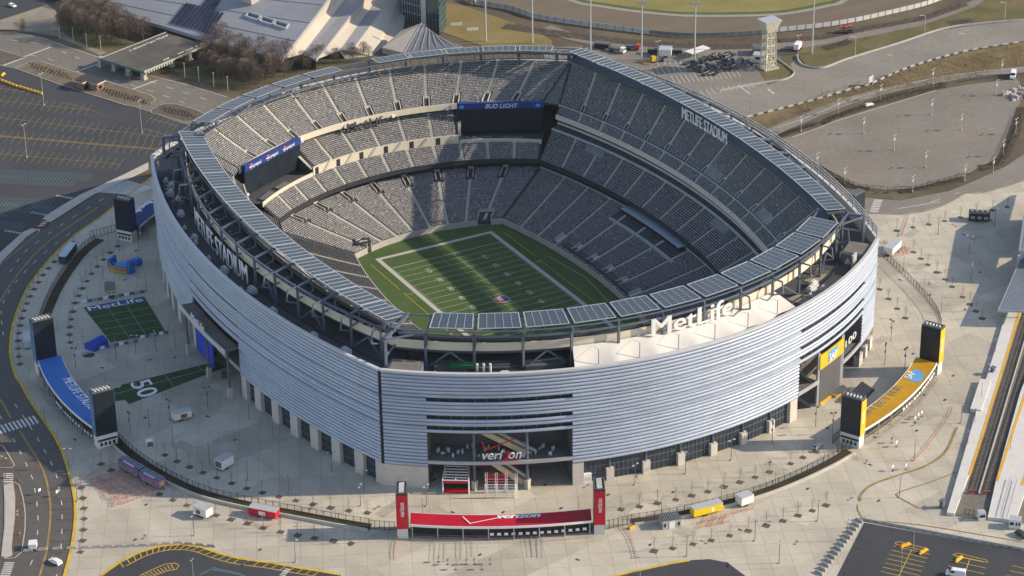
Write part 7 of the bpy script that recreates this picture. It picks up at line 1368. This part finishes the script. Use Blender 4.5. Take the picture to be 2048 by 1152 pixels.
for u, v in ((1650, 290), (1780, 232), (1885, 204), (1960, 190)): mb.strip([G(u, v), G(u + 6, v - 4), G(u + 30, v - 8)], .35, .05)
struct('fenced_lot_stalls', mb, M('very_faded_yellow', (0.25, 0.21, 0.145), .9, var=.15))
LQ = lamp_twin(7.2, mPoleL, 'lot_lamp_small'); LQ.name = 'banner_lamp'
for c in LQ.children:
    if c.name.startswith('pole') and 'base' not in c.name: m_ = MB(); m_.box((-.55, 0, 4.6), (.7, .08, 1.2)); m_.box((.55, 0, 4.6), (.7, .08, 1.2)); m_.build('banner', M('banner_white', (0.34, 0.36, 0.42)), LQ); break
put(LQ, [G(*q) for q in sorted(((1727, 267), (1863, 230), (1922, 260), (1992, 191), (1788, 301), (1851, 335), (1676, 229), (1761, 200), (1865, 168), (1602, 263), (1634, 338), (1689, 368), (1825, 384), (1929, 362), (1986, 347), (2006, 312), (2031, 268), (2003, 150))) ], ordl('banner lamp post in or around the fenced lot, %s from the solar ring', 18), 'banner lamps of the fenced lot', .5)
mHg = two_tone('bare_hedge', (0.028, 0.022, 0.018), (0.085, 0.065, 0.045), .5, .35, .65)
def hedge(pts, label, w=3.0, h=1.3, n=1400, seed=1):
    q = random.Random(seed); P_ = [G(*p) for p in pts]; L = along(P_, .35); mb = MB()
    for x, y, a in L:
        for k in range(5): ox, oy = q.uniform(-w / 2, w / 2), q.uniform(-.3, .3); hh = q.uniform(.4, h); X, Y = x - math.sin(a) * ox, y + math.cos(a) * ox; b = q.uniform(0, 6.28); mb.add([(X - .15, Y, 0), (X + .15, Y + .1, 0), (X + math.cos(b) * .4, Y + math.sin(b) * .4, hh)], [(0, 1, 2)])
    m2 = MB(); m2.strip(P_, w * 1.1, .06); struct('hedge_bed', m2, mMulch); tag(mb.build('hedge', mHg), label, 'hedge', kind='stuff')
hedge(((1648, 247), (1660, 238), (1720, 218), (1800, 192), (1888, 174)), 'dark bare hedge along the back edge of the fenced lot', 3.5); hedge(((1560, 272), (1600, 258), (1632, 248)), 'dark bare hedge at the back left of the fenced lot'); hedge(((1600, 318), (1640, 340), (1700, 372), (1740, 378)), 'dark bare hedge between the fenced lot and the stadium'); hedge(((1800, 384), (1860, 374), (1928, 356)), 'dark bare hedge along the near edge of the fenced lot'); hedge(((1960, 336), (1990, 332), (2005, 320), (2028, 270), (2046, 215)), 'dark bare hedge on the right side of the fenced lot', 5, 1.8); hedge(((1880, 168), (1890, 166)), 'dark bush by the opening of the fenced lot'); hedge(((1650, 98), (1690, 88), (1702, 82)), 'dark evergreen bushes on the verge above the ramp road', 5, 2.5); hedge(((1900, 48), (1945, 42)), 'dark bush patch with pale stones above the ramp road', 6, 1.5)
for pts, lab in ((((1648, 246), (1722, 216), (1800, 190), (1893, 172)), 'black fence along the back edge of the fenced lot'), (((1556, 277), (1600, 260), (1634, 250)), 'short black fence at the back left of the fenced lot'), (((1605, 322), (1660, 352), (1716, 376), (1770, 382)), 'black fence between the fenced lot and the stadium'), (((1775, 383), (1830, 380), (1928, 354)), 'black fence along the near edge of the fenced lot'), (((1918, 165), (1960, 158), (2026, 156)), 'black fence at the far right of the fenced lot'), (((1994, 332), (2012, 300), (2040, 232)), 'black fence on the right side of the fenced lot')): fence([G(*q) for q in pts], lab, 2.0, 3)
hedge(((1010, 52), (1090, 64), (1200, 78), (1300, 88), (1420, 94), (1520, 92)), 'dark scrub strip between the track fence and the service road', 7, 1.2, seed=9); hedge(((1560, 82), (1640, 76), (1720, 60), (1850, 36), (1930, 8)), 'dark scrub along the track fence at right', 5, 1.0, seed=10)
t = thing('boulder_heap', 'pale heap of rocks at the right corner of the fenced lot', 'rocks', G(2035, 190)); mb = MB(); q = random.Random(3)
for k in range(40): mb.box((q.uniform(-6, 6), q.uniform(-5, 5), 0), (q.uniform(.8, 2.6), q.uniform(.8, 2.2), q.uniform(.5, 2.0)), q.uniform(0, 3), .6)
mb.build('rock', M('pale_rock', (0.42, 0.38, 0.35), .9, var=.2), t)
mb = MB(); mb.poly([(p[0], p[1], .12) for p in [G(*q) for q in ((1590, 330), (1640, 358), (1700, 386), (1730, 396), (1800, 402), (1850, 392), (1900, 382), (1950, 362), (2010, 334), (2060, 300), (2300, 200), (2300, 320), (2048, 361), (1970, 384), (1933, 386), (1910, 398), (1880, 413), (1843, 423), (1803, 428), (1720, 426), (1640, 405), (1560, 350))]])
struct('gate_road', mb, mOld); mb = MB(); mb.strip(smooth([G(*q) for q in ((1660, 385), (1730, 408), (1800, 410), (1880, 398), (1960, 372), (2048, 335))]), .4, .15); struct('gate_road_line', mb, mYd)
mb = MB(); 
for a, b in (((1795, 418), (1880, 404)), ((1860, 405), (1880, 399)), ((1910, 388), (1920, 386))): mb.strip([G(*a), G(*b)], .35, .15)
zebra(G(1739, 424), G(1749, 398), G(1756, 425), 8, .5, .155); struct('gate_road_markings', mb, mWl); mb = MB(); mb.strip(smooth([G(p_[0], p_[1]) for p_ in ((1720, 427), (1803, 429), (1843, 424), (1880, 414), (1910, 399), (1933, 387), (1970, 385), (2048, 362))]), .6, .2); struct('plaza_edge_kerb', mb, mYd)
# ---- tall track lights, camera tower, yard things
TL = thing('track_light', 'x', 'light mast'); mb = MB(); mb.bar((0, 0, 0), (0, 0, 28.5), .42, 8, .28); mb.build('mast', M('mast_grey', (0.45, 0.48, 0.5), .5, .2, var=.04), TL); mb = MB()
for i in range(5): mb.box(((i - 2) * 1.05, 0, 28.3 + (i % 2) * .5), (.8, .6, .7))
mb.beam((-2.6, 0, 28.3), (2.6, 0, 28.3), .2); mb.build('lamp_head', mHead, TL)
put(TL, [G(972, 82), G(1065, 86), G(1181, 100), G(1283, 120), G(1389, 122), G(1624, 107)], ordl('tall pale light mast before the dirt track, %s from the glass tower', 6), 'track light masts', -.5)
put(SLP, [], []); WL2 = lamp_twin(12, mPoleL, 'yard_lamp'); put(WL2, [G(1315, 130), G(1421, 195), G(1596, 118)], ['white lamp post beside the white box trailer in the yard', 'white lamp post near the black seat stack', 'white lamp post by the red and white truck'], 'yard lamps', .2)
RLm = thing('road_lamp', 'x', 'street lamp'); mb = MB(); mb.bar((0, 0, 0), (0, 0, 10), .16, 6, .1); mb.bar((0, 0, 9.8), (-2.8, .8, 10.6), .1, 5); mb.build('pole', mPoleL, RLm); mb = MB(); mb.box((-2.9, .8, 10.5), (1.2, .4, .2)); mb.build('lamp_head', mHead, RLm)
put(RLm, [G(1710, 113), G(1784, 150), G(1849, 70), G(1926, 107), G(2009, 43)], ordl('pale side arm street lamp along the ramp road, %s from the camera tower', 5), 'ramp road lamps', .3); put(LTH, [G(1643, 197), G(1500, 225), G(1562, 155)], ['dark post beside the ramp road barrier', 'dark post left of the ramp road', 'dark post by the camera tower verge'], GL)
t = thing('billboard', 'small white blank billboard beside the ramp road barrier', 'sign', G(1741, 172)); mb = MB(); mb.bar((-1, 0, 0), (-1, 0, 4), .15, 5); mb.bar((1.5, .6, 0), (1.5, .6, 4), .15, 5); mb.build('post', mPoleL, t); mb = MB(); mb.box((.2, .2, 1.8), (4, .25, 3), .4); mb.build('panel', M('panel_grey', (0.4, 0.42, 0.45)), t)
t = thing('camera_tower', 'cream lattice camera tower with a flared grey box on top', 'tower', G(1536, 136)); mC = M('tower_cream', (0.55, 0.52, 0.42), .6, var=.06); mb = MB(); B4 = [(-3.0, -2.4), (3.0, -2.4), (3.0, 2.4), (-3.0, 2.4)]; T4 = [(x * .75, y * .75) for x, y in B4]
for i in range(4): mb.beam((*B4[i], 0), (*T4[i], 19.5), .55)
for k in range(5):
    f0, f1 = k / 5, (k + 1) / 5; at_ = lambda i, f: (B4[i][0] + (T4[i][0] - B4[i][0]) * f, B4[i][1] + (T4[i][1] - B4[i][1]) * f, 19.5 * f)
    for i in range(4): j = (i + 1) % 4; mb.beam(at_(i, f0), at_(j, f1), .25); mb.beam(at_(j, f0), at_(i, f1), .2); mb.beam(at_(i, f1), at_(j, f1), .35)
mb.build('lattice_leg', mC, t); mb = MB(); mb.add([(x * .8, y * .8, 18.6) for x, y in B4] + [(x * 1.45, y * 1.5, 23.6) for x, y in B4], [(0, 1, 5, 4), (1, 2, 6, 5), (2, 3, 7, 6), (3, 0, 4, 7), (3, 2, 1, 0)]); mb.build('flared_box', mC, t); mb = MB(); mb.prism([(x * 1.5, y * 1.55) for x, y in B4], 23.6, 24.2); mb.build('roof', mHead, t); mb = MB(); mb.box((0, 0, 0), (8, 7, .6)); mb.build('footing', mConc, t)
trailer(G(1317, 115), G(1342, 116), 6, 3.6, 'white box trailer in the yard behind the right solar ring', mTW, mHead); trailer(G(1295, 109), G(1364, 111), 3, 2.4, 'long black flat trailer behind the white yard trailer', M('stand_black', (0.02, 0.02, 0.03)), mEqD); trailer(G(1188, 97), G(1216, 100), 4, 2.6, 'black trailer behind the solar ring left of the white cab', M('stand_black', (0.02, 0.02, 0.03)), mEqD)
trailer(G(1505, 126), G(1532, 128), 5, 3.8, 'white site cabin at the foot of the camera tower', mTW, mHead, 'site_cabin', 'cabin', graphic(mWin, -.3, .3, .5, .8, 'window'), .1); trailer(G(1506, 112), G(1534, 112), 7, 3.2, 'dark brown container behind the white site cabin', M('container_brown', (0.16, 0.12, 0.10)), mEqD, 'container', 'container', None, .1)
def rig(p, rz, label, cabm, boxm, L=9):
    t = thing('work_truck', label, 'truck', p, rz); mb = MB(); mb.box((L * .36, 0, .7), (2.2, 2.4, 2.2), 0, .92); mb.build('cab', cabm, t); mb = MB(); mb.box((-L * .12, 0, .9), (L * .7, 2.4, 1.2 if boxm is mEqD else 2.6)); mb.build('load_box', boxm, t); mb = MB(); mb.box((L * .36 + 1.06, 0, 1.8), (.1, 2.0, .9)); mb.build('windscreen', mWin, t)
    for x in (-.35, -.2, .34):
        for s in (-1, 1): mb = MB(); mb.bar((x * L, s * 1.0, .5), (x * L, s * 1.22, .5), .5, 10); mb.build('wheel', mTyre, t)
rig(G(1234, 104), ang2((1226, 103), (1240, 106)), 'white cab truck in the yard behind the solar ring', mWhite, mEqD); rig(G(1266, 99), ang2((1256, 98), (1272, 100)), 'red work truck in the yard behind the solar ring', M('truck_red', (0.45, 0.07, 0.05), .5), mEqD, 7); rig(G(1596, 98), ang2((1590, 106), (1600, 94)), 'white box truck with a red cab at the verge of the ramp road', M('truck_red', (0.45, 0.07, 0.05)), mWhite, 8); rig(G(1315, 123), ang2((1322, 122), (1308, 124)), 'small yellow and dark machine in the yard', mYel, mEqD, 6)
car(G(110, 2), ang2((96, 1), (122, 3)), 'dark pickup truck at the top left edge', M('car_dark', (0.03, 0.035, 0.045)), 8, 2.4, 3.0, True, 'parked_truck', 'truck')
t = thing('seat_stack', 'sprawling pile of dark folded bleacher units in the yard', 'bleachers', G(1435, 130)); q = random.Random(8); mb, m2 = MB(), MB()
for k in range(46):
    x, y = q.uniform(-14, 13), q.uniform(-9, 10); z = q.choice((0, 0, .9, 1.8)); mb.box((x, y, z), (q.uniform(2, 6), q.uniform(1, 2), q.uniform(.6, 1.4)), q.choice((.3, .35, 1.2))); 
    if k % 3 == 0: m2.box((x, y, z + 1.42), (q.uniform(2, 5), .3, .12), q.choice((.3, .35, 1.2)))
mb.build('seat_unit', M('stack_dark', (0.035, 0.045, 0.055), .7, var=.3, scale=.8), t)['kind'] = 'stuff'; m2.build('rail', mHead, t)['kind'] = 'stuff'
t = thing('white_shed', 'pale open shed roof frame left of the bleacher pile', 'shed', G(1395, 112)); mb = MB(); mb.box((0, 0, 3), (12, 5, .3), .2); mb.build('roof', mTW, t); mb = MB()
for x in (-5, 0, 5): mb.bar((x, -2 + x * .2, 0), (x, -2 + x * .2, 3), .15, 5); mb.bar((x, 2 + x * .2, 0), (x, 2 + x * .2, 3), .15, 5)
mb.build('post', mPoleL, t)
t = thing('aerial_debris_heap', 'heap of pale brush beside the second light mast', 'heap', G(1290, 125)); mb = MB(); q = random.Random(4)
for k in range(220): a = q.uniform(0, 6.28); r = 2.6 * math.sqrt(q.random()); z = 2.6 * (1 - r / 2.8); b = q.uniform(0, 6.28); mb.bar((math.cos(a) * r, math.sin(a) * r, max(0, z - .8)), (math.cos(a) * r + math.cos(b), math.sin(a) * r + math.sin(b), z + .2), .06, 3)
mb.build('brush', M('brush_tan', (0.42, 0.33, 0.2), .9), t)['kind'] = 'stuff'; t.name = 'brush_heap'
mb = MB()
def rr(a, b, n, dx, dy):
    A, B = np.array(G(*a)), np.array(G(*b)); o = np.array(G(a[0] + dx, a[1] + dy)) - A
    for i in range(n + 1): p = A + (B - A) * i / n; mb.strip([tuple(p), tuple(p + o)], .25, .04)
rr((1300, 136), (1375, 128), 7, 8, 14); rr((1342, 152), (1470, 138), 14, 10, 16); rr((1400, 180), (1500, 165), 9, 8, 10); rr((1330, 122), (1372, 120), 4, 0, 8); mb.strip([G(1475, 170), G(1500, 188)], .6, .06); mb.strip([G(1536, 178), G(1548, 188)], .8, .06); struct('yard_stalls', mb, mWl)
for i, (u, v) in enumerate(((1684, 66), (1690, 66), (1700, 64))): rig(G(u, v), 1.0, 'small red machine on the service road verge, %s from the left' % ORD[i], M('truck_red', (0.45, 0.07, 0.05)), mEqD, 3.2)
for i, (u, v) in enumerate(((1182 + 60, 54 + 30), )): pass
for i, (u, v, w2) in enumerate(((912, 50, 17), (944, 60, 21))):
    t = thing('white_bench_row', 'row of white fence panels on the lawn, %s from the left' % ORD[i], 'fence', G(u, v)); mb = MB()
    for k in range(6): mb.box((k * .9 - 2.4, -k * .35, 0), (.8, .12, 1.6), -.37)
    mb.build('panel', mWhite, t); mb = MB(); mb.beam((-2.8, .15, .4), (2.6, -1.9, .4), .12); mb.build('rail', mHead, t)
# ---- station at right: platforms, tracks, roofs
def strip_prism(name, pts, z0, z1, mat, par=None): mb = MB(); mb.prism(P2([G(*q) for q in pts]), z0, z1); return mb.build(name, mat, par)
mPl = M('platform_concrete', (0.56, 0.55, 0.53), .8, var=.07, scale=.3)
t = thing('platform', 'pale station platform with a yellow edge stripe at the right', 'platform'); o_ = strip_prism('deck', ((1893, 1031), (1908, 1033), (1937, 955), (1945, 940), (1998, 770), (2024, 680), (2048, 610), (2090, 480), (2045, 470), (2015, 620), (1985, 720), (1960, 800), (1930, 905)), 0, 1.2, mPl, t)
mb = MB(); mb.strip([G(*q, 1.25) for q in ((1939, 950), (1975, 835), (2000, 755), (2030, 655), (2060, 555))], .9, 1.26); mb.build('edge_stripe', M('platform_yellow', (0.62, 0.35, 0.03), .8), t)
strip_prism('ramp', ((1940, 825), (1962, 828), (1982, 768), (1960, 765)), 0, 1.6, mPl, t)
t = thing('platform', 'pale station platform with ramps beyond the tracks at the right edge', 'platform'); strip_prism('deck', ((1975, 1040), (2030, 1047), (2060, 960), (2110, 800), (2150, 640), (2100, 640), (2040, 790), (1993, 960)), 0, 1.2, mPl, t)
mb = MB(); mb.strip([G(*q, 1.25) for q in ((1994, 962), (2020, 880), (2048, 795), (2075, 720))], .9, 1.26); mb.strip([G(*q, 1.25) for q in ((2044, 970), (2060, 925))], .9, 1.26); mb.build('edge_stripe', M('platform_yellow', (0.62, 0.35, 0.03)), t); mb = MB()
for a, b in (((2000, 1040), (2020, 965)), ((2013, 1043), (2033, 968))): q = [G(*a), G(*b)]; mb.wall(q, .08, 1.9, 2.05); [mb.bar((x, y, 1.2), (x, y, 2.0), .06, 4) for x, y, _ in along(q, 1.8)]
mb.build('handrail', mSteel, t)
mb = MB(); mb.poly([(p[0], p[1], .14) for p in [G(*q) for q in ((1908, 1033), (1976, 1041), (1994, 962), (2048, 800), (2130, 560), (2080, 560), (1945, 940))]]); mb.poly([(p[0], p[1], .14) for p in [G(*q) for q in ((2026, 1046), (2100, 1050), (2100, 900), (2060, 940))]]); struct('track_bed', mb, M('ballast', (0.155, 0.145, 0.125), .95, var=.2, scale=.5, fine=.15))
mb, m2 = MB(), MB()
for (u0, v0, u1, v1) in ((1944, 983, 2055, 615), (1972, 985, 2075, 655)):
    A, B = np.array(G(u0, v0)), np.array(G(u1, v1)); d = (B - A) / np.linalg.norm(B - A); n = np.array((-d[1], d[0], 0))
    for s in (-.75, .75): p, q = A + n * s, B + n * s; mb.beam((p[0], p[1], .5), (q[0], q[1], .5), .16, .2)
    L = float(np.linalg.norm(B - A)); k = 0
    while k * .9 < L: c = A + d * k * .9; m2.box((c[0], c[1], .2), (.35, 2.6, .22), math.atan2(d[1], d[0])); k += 1
struct('track_rails', mb, M('rail_brown', (0.10, 0.075, 0.06), .6)); struct('track_sleepers', m2, M('sleeper', (0.21, 0.19, 0.165), .9, var=.2)); mb = MB(); mb.wall([G(1957, 990), G(2062, 640)], .35, .1, .75); struct('track_kerb', mb, mKerb)
for i, (u, v) in enumerate(((1944, 986), (1972, 988))): t = thing('buffer_stop', 'small red buffer stop at the end of the %s track' % ('left', 'right')[i], 'buffer stop', G(u, v, .15)); mb = MB(); mb.box((0, 0, 0), (.5, 2.4, .5), 1.2); mb.box((.2, 0, .5), (.6, 2.6, .7), 1.2); mb.build('frame', M('buffer_red', (0.22, 0.08, 0.06)), t); mb = MB(); mb.bar((-.4, -.7, .8), (-.8, -.9, .8), .15, 6); mb.build('buffer', mEqD, t)
def station_roof(pts, h, label, posts, th=.6):
    t = thing('station_roof', label, 'station roof'); q = [G(*p, h) for p in pts]; mb = MB(); mb.prism(P2(q), h - th, h); mb.build('roof_deck', M('station_metal', (0.22, 0.24, 0.27), .5, .2, var=.06), t); mb = MB(); mb.wall(q + [q[0]], .3, h - th - .2, h + .1); mb.build('gutter', mSteelL, t)
    for u, v in posts: p = G(u, v); mb = MB(); mb.bar((p[0], p[1], 0), (p[0], p[1], h - th), .3, 8); mb.build('post', mSteelL, t)
    mb = MB()
    for i in range(12): a, b = np.array(q[0]) + (np.array(q[1]) - np.array(q[0])) * i / 12, np.array(q[3]) + (np.array(q[2]) - np.array(q[3])) * i / 12; mb.beam((*a[:2], h + .06), (*b[:2], h + .06), .12)
    mb.build('roof_rib', mSteel, t)
station_roof(((1996, 620), (2060, 622), (2110, 480), (2040, 520)), 6.5, 'long grey station platform roof at the right edge', ((2006, 633), (2030, 560), (2058, 640))); station_roof(((2038, 500), (2120, 505), (2160, 330), (2052, 400)), 13, 'tall station building roof cut by the right edge', ((2044, 515), (2070, 470)))
t = thing('station_house', 'grey station building under the tall roof at the right edge', 'building'); q = [G(2044, 512), G(2110, 515), (420, -40, 0)[:2] + (0,), G(2060, 430)]; q = [G(2044, 512), G(2130, 512), G(2150, 440), G(2062, 440)]; mb = MB(); mb.prism(P2(q), 0, 12.2); mb.build('wall', M('station_wall', (0.2, 0.15, 0.13), .8), t); mb = MB(); mb.wall([q[0], q[1]], .2, 1, 4); mb.build('window', mWin, t)
put(LTH, [G(*q) for q in ((1935, 895), (1949, 850), (1962, 800), (1975, 760), (1990, 710), (2020, 905))], ordl('thin lamp post along the station platform, %s from the platform foot', 6), GL)
for i, (u, v) in enumerate(((1985, 748), (1884, 1015))): t = thing('ticket_machine', ('dark equipment cabinet at the head of the platform ramp', 'dark equipment cabinet at the foot of the platform')[i], 'cabinet', G(u, v, .12)); mb = MB(); mb.box((0, 0, 0), (1.6, 1.2, 2.6), .4); mb.build('body', mEqD, t); mb = MB(); mb.box((0, 0, 2.6), (2.2, 1.8, .2), .4); mb.build('hood', mSteel, t)
fence([G(1928, 985), G(1905, 1028)], 'thin metal railing beside the platform foot', 1.2, 2, mat=mSteelL); fence([G(1929, 1028), G(1952, 1034)], 'black track gate between the platforms', 2.2, 1.5)
# ================================================================== HAZE
mb = MB(); mb.box((300, 650, -1.2), (3120, 3220, 428))
hm = bpy.data.materials.new('winter_haze'); hm.use_nodes = True; n = hm.node_tree.nodes; n.clear(); pv = n.new('ShaderNodeVolumePrincipled'); ou = n.new('ShaderNodeOutputMaterial')
pv.inputs['Color'].default_value = (0.72, 0.86, 1.0, 1); pv.inputs['Density'].default_value = 0.000016; pv.inputs['Anisotropy'].default_value = 0.2
hm.node_tree.links.new(pv.outputs[0], ou.inputs['Volume']); tag(mb.build('haze', hm), kind='stuff')
